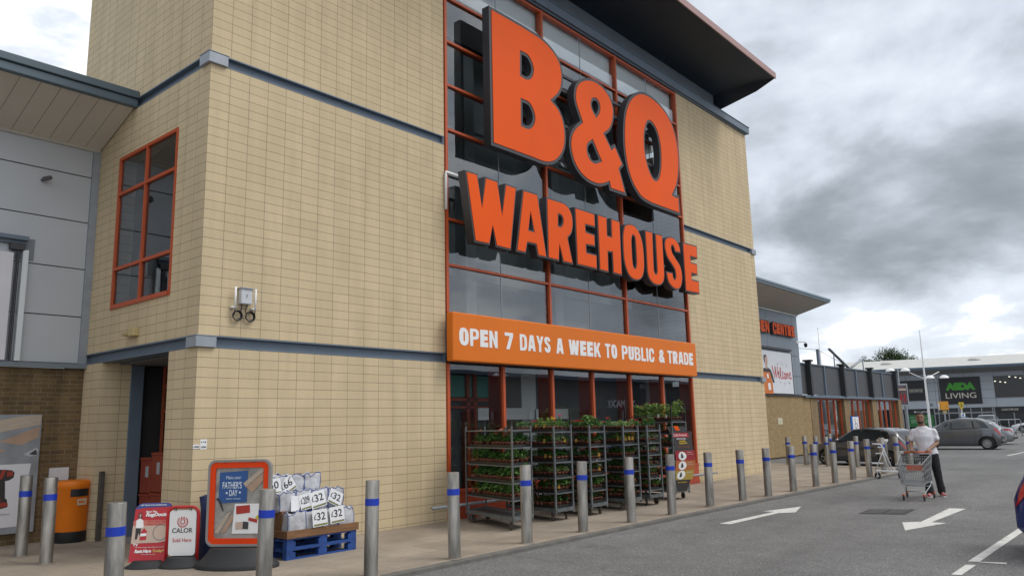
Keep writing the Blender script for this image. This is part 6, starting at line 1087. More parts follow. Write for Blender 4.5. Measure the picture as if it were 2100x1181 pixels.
def car(name, lab, loc, head, P):
    """x runs nose (0) to tail (L); the car's nose points along heading; P: profile tables"""
    L_, W_ = P['L'], P['W']; r = root(name, lab, 'car', (loc[0], loc[1], loc[2]), head); r.scale = (1, 1, P.get('zs', 1))
    # local: forward = +y ; x_car -> y = L/2 - x
    def pt(x, k):
        """k 0..6 along the half section from floor centre to roof centre, right side"""
        zt, zb_, zs = lerp_tab(P['top'], x), P['zb'], lerp_tab(P['belt'], x); zs = min(zs, zt - 0.015)
        wf = lerp_tab(P['plan'], x) * W_ / 2
        cab = max(0.0, min(1.0, (zt - zs - 0.06) / 0.38)); wt = wf * (0.93 - 0.17 * cab)
        for wx_ in (P['wf'], P['wr']):
            R_ = P['R'] + 0.055; dx = abs(x - wx_)
            if dx < R_: zb_ = max(zb_, P['R'] + sqrt(max(R_ * R_ - dx * dx, 0)) - 0.02)
        zend = lerp_tab(P['low'], x); zb_ = max(zb_, zend)
        zm = max(zb_ + 0.02, P['zb'] + (zs - P['zb']) * 0.50)
        S = [(0, zb_), (wf * 0.9, zb_), (wf * 0.975, zb_ + (zm - zb_) * 0.35), (wf, zm), (wf * 0.985, zm + (zs - zm) * 0.6), (wf * 0.945, zs), (wt + (wf * 0.945 - wt) * 0.1, zs + (zt - zs) * 0.80), (wt * 0.90, zs + (zt - zs) * 0.965), (0, zt)]
        i = min(int(k), len(S) - 2); t = k - i; a, b = S[i], S[i + 1]
        y = a[0] + (b[0] - a[0]) * t; z = a[1] + (b[1] - a[1]) * t
        if i >= 7: z = a[1] + (b[1] - a[1]) * (1 - (1 - t) ** 2)
        return Vector((y, L_ / 2 - x, z))
    N_ = 64; xs = [L_ * (i / N_) for i in range(N_ + 1)]; ks = [0, 1, 2, 3, 4, 5, 5.5, 6, 7, 7.35, 7.7, 8]
    m = MB(); vs = []; nk = len(ks)
    for x in xs:
        for k in ks: vs.append(pt(x, k))
    for x in xs:
        for k in ks: q = pt(x, k); vs.append(Vector((-q.x, q.y, q.z)))
    fs = []; o2 = len(xs) * nk
    for i in range(N_):
        for j in range(nk - 1):
            a = i * nk + j; fs.append((a, a + 1, a + nk + 1, a + nk)); a += o2; fs.append((a, a + nk, a + nk + 1, a + 1))
    for i in (0, N_): fs.append(tuple([i * nk + j for j in range(nk)] + [o2 + i * nk + j for j in range(nk - 2, 0, -1)])[::1 if i == 0 else -1])
    m.add(vs, fs); body = m.build('body', P['paint'], r, smooth=True, local=True, angle=50)
    bm_me = body.data
    import bmesh as _b
    bm = _b.new(); bm.from_mesh(bm_me); _b.ops.remove_doubles(bm, verts=bm.verts, dist=0.0005); _b.ops.recalc_face_normals(bm, faces=bm.faces); bm.to_mesh(bm_me); bm.free()
    for p in bm_me.polygons: p.use_smooth = True
    bm_me.set_sharp_from_angle(angle=radians(42))
    def patch(nm, c4, mt, off=0.006, side=1, nu=8, nv=5, par=r):
        """patch on the body: corners (x, k) x0k0 x1k0 x1k1 x0k1"""
        q = MB(); g_ = []
        for v in range(nv + 1):
            for u in range(nu + 1):
                s, t = u / nu, v / nv
                x = (c4[0][0] * (1 - s) + c4[1][0] * s) * (1 - t) + (c4[3][0] * (1 - s) + c4[2][0] * s) * t; k = (c4[0][1] * (1 - s) + c4[1][1] * s) * (1 - t) + (c4[3][1] * (1 - s) + c4[2][1] * s) * t
                e = 0.01; n_ = (pt(x + e, k) - pt(x - e, k)).cross(pt(x, min(k + e, 8)) - pt(x, k - e))
                n_ = n_.normalized() if n_.length > 1e-9 else Vector((1, 0, 0))
                if n_.x < 0 or (abs(n_.x) < 0.3 and n_.z < 0): n_ = -n_
                p = pt(x, k) + n_ * off; g_.append(Vector((p.x * side, p.y, p.z)))
        q.v = [tuple(p) for p in g_]
        for v in range(nv):
            for u in range(nu): a = v * (nu + 1) + u; q.f.append((a, a + 1, a + nu + 2, a + nu + 1)); q.m.append(0)
        return q.build(nm, mt, par, smooth=True, local=True)
    for sd in (1, -1):
        for w4 in P['side_win']:
            e_ = 0.045; patch('window_seal', [(w4[0][0] - e_, w4[0][1] - 0.09), (w4[1][0] + e_, w4[1][1] - 0.09), (w4[2][0] + e_, w4[2][1] + 0.1), (w4[3][0] - e_, w4[3][1] + 0.1)], m_black, 0.003, sd)
            patch('side_window', w4, m_cglass, 0.007, sd)
        patch('tail_light', P['tail'], m_tail, 0.012, sd); patch('headlight', P['head'], m_headl, 0.012, sd)
        patch('door_trim', [(P['wf'] + 0.42, 3.35), (P['wr'] - 0.42, 3.35), (P['wr'] - 0.42, 3.55), (P['wf'] + 0.42, 3.55)], P['trim'], 0.012, sd)
        for xh in P['handles']: patch('door_handle', [(xh, 4.55), (xh + 0.17, 4.55), (xh + 0.17, 4.72), (xh, 4.72)], P['paint'], 0.022, sd, 3, 2)
        for xd in P['doors']: patch('door_seam', [(xd, 1.6), (xd + 0.012, 1.6), (xd + 0.012, 5), (xd, 5)], m_black, 0.003, sd, 1, 8)
        q = MB(); p = pt(P['mirror'], 5.05); q.lathe([(0.0, -0.09), (0.06, -0.07), (0.075, 0), (0.06, 0.06), (0.0, 0.08)], (0, 0, 0), 10, 0, Matrix.Translation((sd * (p.x + 0.10), p.y, p.z + 0.07)) @ Matrix.Rotation(pi / 2, 4, 'Y') @ Matrix.Diagonal((0.9, 0.7, 1.2, 1))); q.build('wing_mirror', P['paint'], r, smooth=True, local=True)
    # windscreens span both sides
    for nm, (x0, x1, wk) in (('windscreen', P['ws']), ('rear_window', P['rw'])):
        q = MB(); nu, nv = 10, 6; g_ = []
        for v in range(nv + 1):
            x = x0 + (x1 - x0) * v / nv
            for u in range(nu + 1):
                s = u / nu * 2 - 1; k = 8 - abs(s) * wk; p = pt(x, k); e = 0.01; t_ = pt(x + e, 8) - pt(x - e, 8); n_ = Vector((0, -t_.z, t_.y)).normalized()
                if n_.z < 0: n_ = -n_
                p = p + n_ * 0.006; g_.append((p.x * (1 if s >= 0 else -1), p.y, p.z))
        q.v = g_
        for v in range(nv):
            for u in range(nu): a = v * (nu + 1) + u; q.f.append((a, a + 1, a + nu + 2, a + nu + 1)); q.m.append(0)
        q.build(nm, m_cglass, r, smooth=True, local=True)
    q = MB(); q.box(-W_ / 2 * 0.80, -L_ / 2 + 0.2, 0.17, W_ / 2 * 0.80, L_ / 2 - 0.2, 0.62); q.build('underbody', m_plast, r, local=True)
    for sd in (1, -1):
        for wx_ in (P['wf'], P['wr']):
            R_ = P['R']; M_ = Matrix.Translation((sd * (W_ / 2 - 0.10), L_ / 2 - wx_, R_)) @ Matrix.Rotation(pi / 2 * sd, 4, 'Y')
            q = MB(); q.lathe([(R_ * 0.62, -0.1), (R_ * 0.93, -0.1), (R_, -0.07), (R_, 0.07), (R_ * 0.93, 0.095), (R_ * 0.66, 0.098), (R_ * 0.62, 0.08)], (0, 0, 0), 28, 0, M_); wo = q.build('wheel', m_tyre, r, smooth=True, local=True, angle=40)
            q = MB(); q.lathe([(R_ * 0.60, 0.09), (R_ * 0.64, 0.095), (R_ * 0.65, 0.07)], (0, 0, 0), 28, 0, M_); ns = P.get('spokes', 9)
            for i in range(ns): a = 2 * pi * i / ns; q.box(R_ * 0.12, -R_ * 0.075, 0.075, R_ * 0.61, R_ * 0.075, 0.09, 0, M_ @ Matrix.Rotation(a, 4, 'Z'))
            q.lathe([(R_ * 0.2, 0.07), (R_ * 0.18, 0.1), (0.0, 0.102)], (0, 0, 0), 14, 0, M_); q.build('rim', m_rim, wo, local=True)
            q = MB(); q.lathe([(R_ * 0.62, 0.055), (0.0, 0.05)], (0, 0, 0), 20, 0, M_); q.build('brake_disc', m_black, wo, local=True)
    zt = P['plate_z']; q = MB(); xp = max(x for x in [L_ * i / 200 for i in range(201)] if lerp_tab(P['top'], x) >= zt + 0.14); xr = L_ / 2 - xp - 0.02; q.box(-0.26, xr, zt, 0.26, xr + 0.03, zt + 0.11); q.build('number_plate', m_plate, r, local=True)
    if not P.get('nobump'): q = MB(); q.box(-W_ * 0.40, -L_ / 2 - 0.02, 0.30, W_ * 0.40, -L_ / 2 + 0.1, 0.42); q.build('bumper_strip', P.get('bump', m_plast), r, local=True, bevel=0.02)
    q = MB(); q.path([(0.0, -L_ / 2 + 0.75, lerp_tab(P['top'], L_ - 0.75) - .01), (0, -L_ / 2 + 0.62, lerp_tab(P['top'], L_ - 0.75) + 0.16)], 0.005, 5); q.build('aerial', m_black, r, local=True)
    return r
HATCH = dict(zs=0.95, L=3.97, W=1.68, R=0.30, wf=0.80, wr=3.27, zb=0.20, paint=mat_car('dark grey metallic', (0.10, 0.10, 0.108), 0.3), trim=m_plast,
    top=[(0, 0.58), (0.08, 0.70), (0.5, 0.84), (1.05, 0.97), (1.35, 1.10), (1.95, 1.42), (2.4, 1.465), (3.0, 1.44), (3.55, 1.32), (3.80, 1.05), (3.93, 0.86), (3.97, 0.72)],
    belt=[(0, 0.56), (0.5, 0.74), (1.05, 0.90), (2.0, 0.93), (3.3, 0.99), (3.75, 0.98), (3.97, 0.70)], plan=[(0, 0.72), (0.12, 0.86), (0.45, 0.97), (1.0, 1.0), (3.2, 1.0), (3.75, 0.95), (3.92, 0.88), (3.97, 0.80)],
    low=[(0, 0.32), (0.15, 0.2), (3.8, 0.22), (3.97, 0.36)], side_win=[[(1.32, 5.12), (2.22, 5.12), (2.22, 6.35), (1.88, 6.4)], [(2.30, 5.12), (3.05, 5.12), (3.02, 6.4), (2.30, 6.4)], [(3.10, 5.15), (3.38, 5.3), (3.24, 6.2), (3.08, 6.35)]],
    tail=[(3.66, 4.35), (3.96, 4.35), (3.94, 5.0), (3.62, 5.0)], head=[(0.06, 4.2), (0.42, 4.3), (0.42, 4.9), (0.12, 4.9)], handles=(2.0, 2.8), doors=(1.22, 2.25, 3.1), mirror=1.42, ws=(1.15, 1.86, 0.93), rw=(3.50, 3.86, 0.92), plate_z=0.74, spokes=5)
import copy as _c
MPV = dict(HATCH, zs=1, L=4.28, W=1.75, R=0.315, wf=0.86, wr=3.62, paint=mat_car('mid grey metallic', (0.13, 0.137, 0.15)), trim=mat_car('mid grey strip', (0.12, 0.127, 0.14)),
    top=[(0, 0.60), (0.08, 0.72), (0.5, 0.88), (0.95, 1.02), (1.3, 1.22), (1.95, 1.54), (2.5, 1.61), (3.2, 1.58), (3.75, 1.42), (4.1, 1.10), (4.22, 0.90), (4.28, 0.74)],
    belt=[(0, 0.58), (0.5, 0.78), (1.0, 0.94), (2.0, 0.99), (3.5, 1.05), (4.05, 1.02), (4.28, 0.70)], plan=[(0, 0.70), (0.12, 0.84), (0.5, 0.97), (1.1, 1.0), (3.4, 1.0), (3.95, 0.95), (4.2, 0.88), (4.28, 0.80)], low=[(0, 0.32), (0.15, 0.2), (4.1, 0.22), (4.28, 0.38)],
    side_win=[[(1.15, 5.12), (2.02, 5.12), (2.02, 6.35), (1.72, 6.35)], [(2.12, 5.12), (3.05, 5.12), (2.95, 6.4), (2.12, 6.4)], [(3.13, 5.12), (3.72, 5.2), (3.42, 6.3), (3.03, 6.4)]],
    tail=[(4.02, 4.3), (4.26, 4.3), (4.19, 5.4), (3.94, 5.25)], head=[(0.06, 4.2), (0.5, 4.3), (0.5, 4.9), (0.12, 4.9)], handles=(1.82, 2.82), doors=(1.05, 2.06, 3.1), mirror=1.32, ws=(1.05, 1.88, 0.93), rw=(3.70, 4.12, 0.92), plate_z=0.86, spokes=12)
SALOON = dict(HATCH, zs=1, L=4.6, W=1.78, R=0.315, wf=0.88, wr=3.58, paint=mat_car('silver metallic', (0.36, 0.38, 0.40), 0.6), trim=m_plast,
    top=[(0, 0.58), (0.08, 0.68), (0.6, 0.82), (1.25, 0.93), (1.55, 1.08), (2.1, 1.36), (2.6, 1.40), (3.2, 1.35), (3.85, 1.06), (4.15, 0.98), (4.5, 0.93), (4.6, 0.72)],
    belt=[(0, 0.56), (0.6, 0.74), (1.25, 0.87), (2.0, 0.91), (3.6, 0.94), (4.4, 0.90), (4.6, 0.68)], plan=[(0, 0.72), (0.12, 0.86), (0.5, 0.97), (1.0, 1.0), (3.7, 1.0), (4.3, 0.95), (4.55, 0.86), (4.6, 0.8)], low=[(0, 0.32), (0.15, 0.2), (4.4, 0.22), (4.6, 0.36)],
    side_win=[[(1.5, 5.12), (2.4, 5.12), (2.4, 6.35), (1.98, 6.35)], [(2.48, 5.12), (3.3, 5.12), (3.15, 6.3), (2.48, 6.4)], [(3.36, 5.12), (3.66, 5.2), (3.3, 6.1), (3.22, 6.2)]],
    tail=[(4.12, 4.25), (4.57, 4.25), (4.52, 5.0), (4.12, 5.0)], head=[(0.06, 4.2), (0.45, 4.3), (0.45, 4.9), (0.12, 4.9)], handles=(2.15, 3.0), doors=(1.38, 2.44, 3.25), mirror=1.58, ws=(1.35, 2.05, 0.93), rw=(3.22, 3.80, 0.92), plate_z=0.62, spokes=7)
SUV = dict(MPV, paint=mat_car('black blue metallic', (0.03, 0.033, 0.04)), top=[(x, z * 1.06) for x, z in MPV['top']], belt=[(x, z * 1.06) for x, z in MPV['belt']])
WHITE = dict(SALOON, paint=mat_car('white car paint', (0.68, 0.69, 0.70), 0.0)); BLUE = dict(MPV, nobump=1, L=4.28, paint=mat_car('deep blue metallic', (0.012, 0.028, 0.16), 0.4), trim=mat_car('deep blue strip', (0.012, 0.028, 0.16), 0.4), bump=mat_car('deep blue bumper', (0.012, 0.028, 0.16), 0.4))
CARS = [('parked_car', 'dark grey hatchback parked nose in beside the brick wall, behind the bollards', (25.7, -1.42, -0.05), -0.28, HATCH), ('parked_car', 'mid grey five door car behind the walking man, rear wheel in view', (41.15, -1.38, -0.05), 0.03, MPV),
        ('parked_car', 'silver saloon showing its tail behind the grey five door car', (48.6, -0.65, -0.05), 0.03, SALOON), ('parked_car', 'dark tall car parked in front of the far store entrance', (73.3, 2.6, -0.05), 1.62, SUV),
        ('parked_car', 'white saloon cut by the right edge of the view near the far store', (81.0, -0.4, -0.05), 0.05, WHITE), ('parked_car', 'deep blue car entering the view at the right edge, tail light showing', (7.0, -11.05, -0.05), pi + 0.1, BLUE)]
for a_ in CARS: car(*a_)
# ================================================================== man with a shopping trolley
m_skin = mat('tanned skin', (0.25, 0.13, 0.085), 0.5, 0, 0.08, 9); m_shirt = mat('white cotton', (0.66, 0.66, 0.70), 0.85, 0, 0.04, 6, 0.35, 9); m_trs = mat('black denim', (0.010, 0.010, 0.012), 0.8, 0, 0.3, 14, 0.4, 12); m_hair = mat('black hair', (0.012, 0.010, 0.009), 0.6)
ML = (14.05, -6.17, -0.05); MR = -1.3385
man = root('person', 'man in a white t-shirt and black trousers pushing an empty shopping trolley', 'person', ML, MR)
def ball(mb, c, r, n=12, sx=1, sy=1, sz=1):
    c = Vector(c); mb.lathe([(r * sin(pi * i / 8) if 0 < i < 8 else 0.0, -r * cos(pi * i / 8)) for i in range(9)], (0, 0, 0), n, 0, Matrix.Translation(c) @ Matrix.Diagonal((sx, sy, sz, 1)))
def limb(mb, pts, rs, n=12):
    # dense, rounded chain so joints bend smoothly
    P = [Vector(p) for p in pts]; Q = []; R_ = []
    for i in range(len(P) - 1):
        for s in range(5): t = s / 5; Q.append(P[i].lerp(P[i + 1], t)); R_.append(rs[i] + (rs[i + 1] - rs[i]) * t)
    Q.append(P[-1]); R_.append(rs[-1]); mb.path(Q, R_, n)
    for p, r in zip(P, rs): ball(mb, p, r, n)
def loft(mb, secs, n=20):                      # (z, cx, cy, rx, ry)
    vs = [(cx + rx * cos(2 * pi * j / n), cy + ry * sin(2 * pi * j / n), z) for z, cx, cy, rx, ry in secs for j in range(n)]; k = len(secs)
    fs = [(i * n + j, i * n + (j + 1) % n, (i + 1) * n + (j + 1) % n, (i + 1) * n + j) for i in range(k - 1) for j in range(n)]
    fs += [tuple(range(n))[::-1], tuple((k - 1) * n + j for j in range(n))]; mb.add(vs, fs)
def skinify(o, vox, it=4):
    r = o.modifiers.new('join', 'REMESH'); r.mode = 'VOXEL'; r.voxel_size = vox; r.use_smooth_shade = True
    s = o.modifiers.new('smooth', 'SMOOTH'); s.iterations = it; s.factor = 0.5
b = MB()
HX, HY = -0.028, -0.02                          # head centre
loft(b, [(1.615, HX, HY - 0.03, 0.03, 0.03), (1.63, HX, HY - 0.03, 0.048, 0.058), (1.66, HX, HY - 0.02, 0.062, 0.078), (1.70, HX, HY - 0.005, 0.071, 0.09), (1.74, HX, HY, 0.075, 0.096), (1.78, HX, HY + 0.003, 0.075, 0.097), (1.815, HX, HY + 0.005, 0.066, 0.085), (1.835, HX, HY + 0.005, 0.045, 0.06), (1.845, HX, HY + 0.005, 0.015, 0.02)])
b.path([(HX, HY - 0.088, 1.755), (HX, HY - 0.108, 1.715), (HX, HY - 0.102, 1.705)], [0.011, 0.017, 0.013], 8)                     # nose
b.path([(HX - 0.045, HY - 0.083, 1.768), (HX, HY - 0.094, 1.766), (HX + 0.045, HY - 0.083, 1.768)], [0.008, 0.011, 0.008], 8)  # brow
b.path([(HX - 0.024, HY - 0.088, 1.672), (HX, HY - 0.097, 1.673), (HX + 0.024, HY - 0.088, 1.672)], [0.006, 0.010, 0.006], 8)  # lips
for s in (-1, 1): ball(b, (HX + s * 0.077, HY + 0.01, 1.735), 0.03, 10, 0.35, 0.6, 1)
limb(b, [(HX, HY + 0.015, 1.68), (-0.005, 0.01, 1.56), (0.0, 0.01, 1.48)], [0.062, 0.067, 0.085])
arms = (((-0.20, 0.01, 1.44), (-0.268, 0.03, 1.18), (-0.265, -0.22, 1.05), (-0.255, -0.30, 1.025), -1), ((0.22, 0.01, 1.44), (0.262, 0.02, 1.18), (0.10, -0.22, 1.045), (0.055, -0.31, 1.02), 1))
for sh, el, wr, ha, sd in arms:
    limb(b, [sh, tuple(Vector(sh).lerp(Vector(el), .55)), el, tuple(Vector(el).lerp(Vector(wr), .3)), wr], [0.045, 0.05, 0.045, 0.048, 0.03])
    H_ = Vector(ha); W_ = Vector(wr); limb(b, [wr, tuple(W_.lerp(H_, .6)), ha], [0.028, 0.034, 0.036], 10)
    for j, (dx, ln) in enumerate(((-0.033, .9), (-0.011, 1.0), (0.011, .95), (0.033, .78))):   # fingers curl over the handle
        p0 = H_ + Vector((dx, -0.02, 0.008)); limb(b, [p0, p0 + Vector((dx * .1, -0.045 * ln, 0.004)), p0 + Vector((dx * .1, -0.06 * ln, -0.025)), p0 + Vector((dx * .1, -0.042 * ln, -0.045))], [0.0095, 0.009, 0.0085, 0.007], 8)
    t0 = H_ + Vector((-sd * 0.035, 0.0, -0.004)); limb(b, [t0, t0 + Vector((-sd * 0.02, -0.03, -0.012)), t0 + Vector((-sd * 0.012, -0.05, -0.03))], [0.012, 0.0105, 0.008], 8)
loft(b, [(0.88, 0.06, 0.0, 0.15, 0.10), (1.1, 0.04, 0, 0.15, 0.095), (1.35, 0.01, 0.0, 0.19, 0.105), (1.47, 0.005, 0.005, 0.15, 0.08)])
LEGS = (((-0.02, 0.0, 0.90), (-0.005, -0.08, 0.5), (0.0, -0.10, 0.09)), ((0.16, 0.0, 0.90), (0.20, 0.03, 0.5), (0.245, 0.11, 0.09)))
for hp, kn, an in LEGS: limb(b, [hp, kn, an], [0.085, 0.055, 0.038])
b.v = [(HX + (x - HX) * 1.09, y, 1.66 + (z - 1.66) * 1.04) if z > 1.6 else (x, y, z) for x, y, z in b.v]; body = b.build('body', m_skin, man, local=True, smooth=True); skinify(body, 0.0075, 2)
b = MB()                                       # shirt
loft(b, [(0.925, 0.065, 0.0, 0.205, 0.138), (0.97, 0.062, 0, 0.200, 0.135), (1.08, 0.045, 0, 0.188, 0.125), (1.2, 0.025, 0.0, 0.200, 0.127), (1.32, 0.01, -0.005, 0.222, 0.135), (1.42, 0.005, 0.0, 0.222, 0.115), (1.475, 0.002, 0.005, 0.195, 0.098), (1.515, 0.0, 0.008, 0.13, 0.085), (1.548, 0.0, 0.01, 0.088, 0.075)])
for sh, el, wr, ha, sd in arms: limb(b, [(sh[0] * 0.7, sh[1], sh[2] - 0.01), (sh[0] * 0.96, sh[1], sh[2] - 0.012), tuple(Vector(sh).lerp(Vector(el), .45)), tuple(Vector(sh).lerp(Vector(el), .62))], [0.07, 0.070, 0.069, 0.073])
b.v = [(x + 0.010 * noise.noise(Vector((x * 8, y * 8, z * 11))), y + 0.026 * noise.noise(Vector((x * 11 + z * 8, 3, z * 6))), z) for x, y, z in b.v]
b.path([(0.075 * cos(t * pi / 10), 0.008 + 0.066 * sin(t * pi / 10), 1.545 - 0.03 * (sin(t * pi / 10) < 0) * -sin(t * pi / 10)) for t in range(20)], 0.012, 8, closed=True); o = b.build('t_shirt', m_shirt, man, local=True, smooth=True); skinify(o, 0.011, 3)
b = MB(); ball(b, (0.055, -0.132, 1.40), 0.006, 8); b.build('chest_logo', m_hair, man, local=True)
b = MB(); loft(b, [(0.86, 0.07, 0.0, 0.17, 0.125), (0.95, 0.065, 0.0, 0.185, 0.125), (1.0, 0.06, 0.0, 0.17, 0.11)])
for hp, kn, an in LEGS: limb(b, [hp, tuple(Vector(hp).lerp(Vector(kn), .5)), kn, tuple(Vector(kn).lerp(Vector(an), .5)), tuple(Vector(kn).lerp(Vector(an), .94))], [0.105, 0.098, 0.082, 0.078, 0.082])
b.v = [(x + 0.010 * noise.noise(Vector((x * 8, y * 8, z * 12))), y + 0.010 * noise.noise(Vector((x * 9 + 5, 3, z * 11))), z) for x, y, z in b.v]
o = b.build('trousers', m_trs, man, local=True, smooth=True); skinify(o, 0.011, 3)
m_trainer = mat('red pink trainer', (0.46, 0.16, 0.17), 0.6, 0, 0.5, 26); m_sole = mat('white sole', (0.6, 0.58, 0.57), 0.6)
for (hp, kn, an), yaw in zip(LEGS, (-0.15, 0.25)):
    M_ = Matrix.Translation((an[0], an[1], 0)) @ Matrix.Rotation(yaw, 4, 'Z')
    b = MB(); S_ = [(0.075, 0.035, 0.085), (0.04, 0.04, 0.11), (-0.02, 0.042, 0.105), (-0.09, 0.046, 0.075), (-0.15, 0.047, 0.058), (-0.19, 0.03, 0.045)]
    vs = []; n = 10
    for y, hw_, h_ in S_: vs += [M_ @ Vector((hw_ * cos(pi * j / (n - 1)), y, 0.02 + h_ * sin(pi * j / (n - 1)) ** 0.7)) for j in range(n)]
    fs = [(i * n + j, i * n + j + 1, (i + 1) * n + j + 1, (i + 1) * n + j) for i in range(len(S_) - 1) for j in range(n - 1)] + [tuple(range(n)), tuple((len(S_) - 1) * n + j for j in range(n))[::-1]]
    b.add(vs, fs); sh_ = b.build('shoe', m_trainer, man, local=True, smooth=True)
    b = MB(); b.prism([(x_, y) for x_, y in [(0.037, 0.08), (-0.037, 0.08), (-0.045, -0.02), (-0.05, -0.13), (-0.032, -0.2), (0.032, -0.2), (0.05, -0.13), (0.045, -0.02)]][::-1], M_, 0.028); b.build('sole', m_sole, sh_, local=True)
b = MB(); n = 20                                # short hair and beard
loft(b, [(1.765, HX, HY + 0.035, 0.077, 0.075), (1.79, HX, HY + 0.018, 0.079, 0.092), (1.82, HX, HY + 0.008, 0.073, 0.094), (1.845, HX, HY + 0.006, 0.055, 0.073), (1.858, HX, HY + 0.006, 0.02, 0.03)])
b.v = [(HX + (x - HX) * 1.10, y, 1.66 + (z - 1.66) * 1.04) for x, y, z in b.v]; b.build('hair', m_hair, man, local=True, smooth=True)
b = MB(); loft(b, [(1.608, HX, HY - 0.035, 0.03, 0.035), (1.625, HX, HY - 0.032, 0.052, 0.062), (1.66, HX, HY - 0.021, 0.0655, 0.078)]); b.v = [(HX + (x - HX) * 1.09, y, 1.66 + (z - 1.66) * 1.04) for x, y, z in b.v]; b.build('beard', mat('dark stubble', (0.035, 0.024, 0.018), 0.7), man, local=True, smooth=True)
b = MB()
for s in (-1, 1): ball(b, (HX + s * 0.03, HY - 0.087, 1.745), 0.010, 8, 1.3, 0.6, 0.6)
b.build('eyes', m_hair, man, local=True)
b = MB(); b.path([(HX - 0.05, HY - 0.085, 1.768), (HX - 0.03, HY - 0.098, 1.773), (HX - 0.012, HY - 0.10, 1.768)], 0.005, 6); b.path([(HX + 0.05, HY - 0.085, 1.768), (HX + 0.03, HY - 0.098, 1.773), (HX + 0.012, HY - 0.10, 1.768)], 0.005, 6); b.build('eyebrows', m_hair, man, local=True)
# shopping trolley
Mm = Matrix.Translation(ML) @ Matrix.Rotation(MR, 4, 'Z')
tc_ = Mm @ Vector((-0.19, -0.36, 0)); tro = root('shopping_trolley', 'wire shopping trolley with orange handle and panel pushed by the man', 'shopping trolley', tuple(tc_), MR - 0.17)
m_wire = mat('zinc wire', (0.30, 0.315, 0.325), 0.35, 0.5, 0.05, 20); m_otrim = mat('orange trolley plastic', (0.58, 0.10, 0.025), 0.4)
# local: x right, -y forward
RT = [(-0.31, 0.03, 0.96), (0.31, 0.03, 0.96)]; FT_ = [(-0.24, -0.86, 0.76), (0.24, -0.86, 0.76)]; RB = [(-0.25, -0.03, 0.37), (0.25, -0.03, 0.37)]; FB = [(-0.20, -0.76, 0.33), (0.20, -0.76, 0.33)]
def V(p): return Vector(p)
def grid(mb, a, b_, c, d, nu, nv, r=0.0032):    # quad a-b-c-d; nu lines from ab to dc, nv lines across
    for i in range(nu + 1): t = i / nu; mb.tube(V(a).lerp(V(b_), t), V(d).lerp(V(c), t), r, 4, caps=False)
    for j in range(nv + 1): t = j / nv; mb.tube(V(a).lerp(V(d), t), V(b_).lerp(V(c), t), r * 1.2, 4, caps=False)
b = MB(); grid(b, FT_[0], FT_[1], FB[1], FB[0], 13, 4); grid(b, RT[0], FT_[0], FB[0], RB[0], 18, 4); grid(b, RT[1], FT_[1], FB[1], RB[1], 18, 4); grid(b, RB[0], RB[1], FB[1], FB[0], 10, 14); grid(b, (-0.28, 0.0, 0.90), (0.28, 0.0, 0.90), RB[1], RB[0], 15, 3)
for p, q in ((RT[0], FT_[0]), (FT_[0], FT_[1]), (FT_[1], RT[1])): b.tube(p, q, 0.008, 8)
for p, q in ((RB[0], FB[0]), (FB[0], FB[1]), (FB[1], RB[1]), (RB[0], RB[1]), (RT[0], RB[0]), (RT[1], RB[1])): b.tube(p, q, 0.0065, 6)
b.tube((-0.2, -0.25, 0.72), (-0.2, -0.25, 0.88), .004, 4); b.build('basket', m_wire, tro, local=True)
b = MB(); b.tube((-0.32, 0.035, 0.985), (0.32, 0.035, 0.985), 0.017, 10); b.build('handle', m_otrim, tro, smooth=True, local=True)
b = MB(); b.box(-0.33, 0.01, 0.95, -0.25, 0.06, 1.01); b.build('coin_lock', mat('pale plastic', (0.5, 0.5, 0.5), 0.5), tro, local=True, bevel=0.01)
b = MB(); b.box(-0.16, -0.30, 0.60, 0.16, -0.29, 0.73); b.build('seat_flap', m_otrim, tro, local=True)
b = MB(); grid(b, (-0.26, -0.30, 0.86), (0.26, -0.30, 0.86), (0.24, -0.30, 0.60), (-0.24, -0.30, 0.60), 12, 2); grid(b, (-0.24, -0.30, 0.60), (0.24, -0.30, 0.60), (0.26, 0.0, 0.62), (-0.26, 0.0, 0.62), 10, 3); b.build('child_seat', m_wire, tro, local=True)
b = MB()
for s in (-1, 1):
    b.path([(s * 0.25, -0.03, 0.37), (s * 0.27, 0.0, 0.28), (s * 0.27, 0.03, 0.13)], 0.013, 8); b.path([(s * 0.25, -0.03, 0.36), (s * 0.245, -0.15, 0.28), (s * 0.21, -0.55, 0.17), (s * 0.20, -0.70, 0.13)], 0.013, 8)
b.tube((-0.22, -0.5, 0.18), (0.22, -0.5, 0.18), 0.01, 6); b.tube((-0.27, 0.0, 0.26), (0.27, 0.0, 0.26), 0.008, 6); b.build('chassis', m_wire, tro, smooth=True, local=True)
for x, y in ((-0.27, 0.05), (0.27, 0.05), (-0.20, -0.70), (0.20, -0.70)):
    b = MB(); b.lathe([(0.0, -0.013), (0.05, -0.014), (0.062, -0.01), (0.062, 0.01), (0.05, 0.014), (0.0, 0.013)], (0, 0, 0), 18, 0, Matrix.Translation((x, y, 0.062)) @ Matrix.Rotation(pi / 2, 4, 'Y')); w_ = b.build('wheel', m_tyre, tro, smooth=True, local=True, angle=40)
    b = MB(); b.box(x - 0.022, y - 0.03, 0.085, x + 0.022, y + 0.03, 0.14); b.build('wheel_guard', m_otrim, w_, local=True, bevel=0.008)
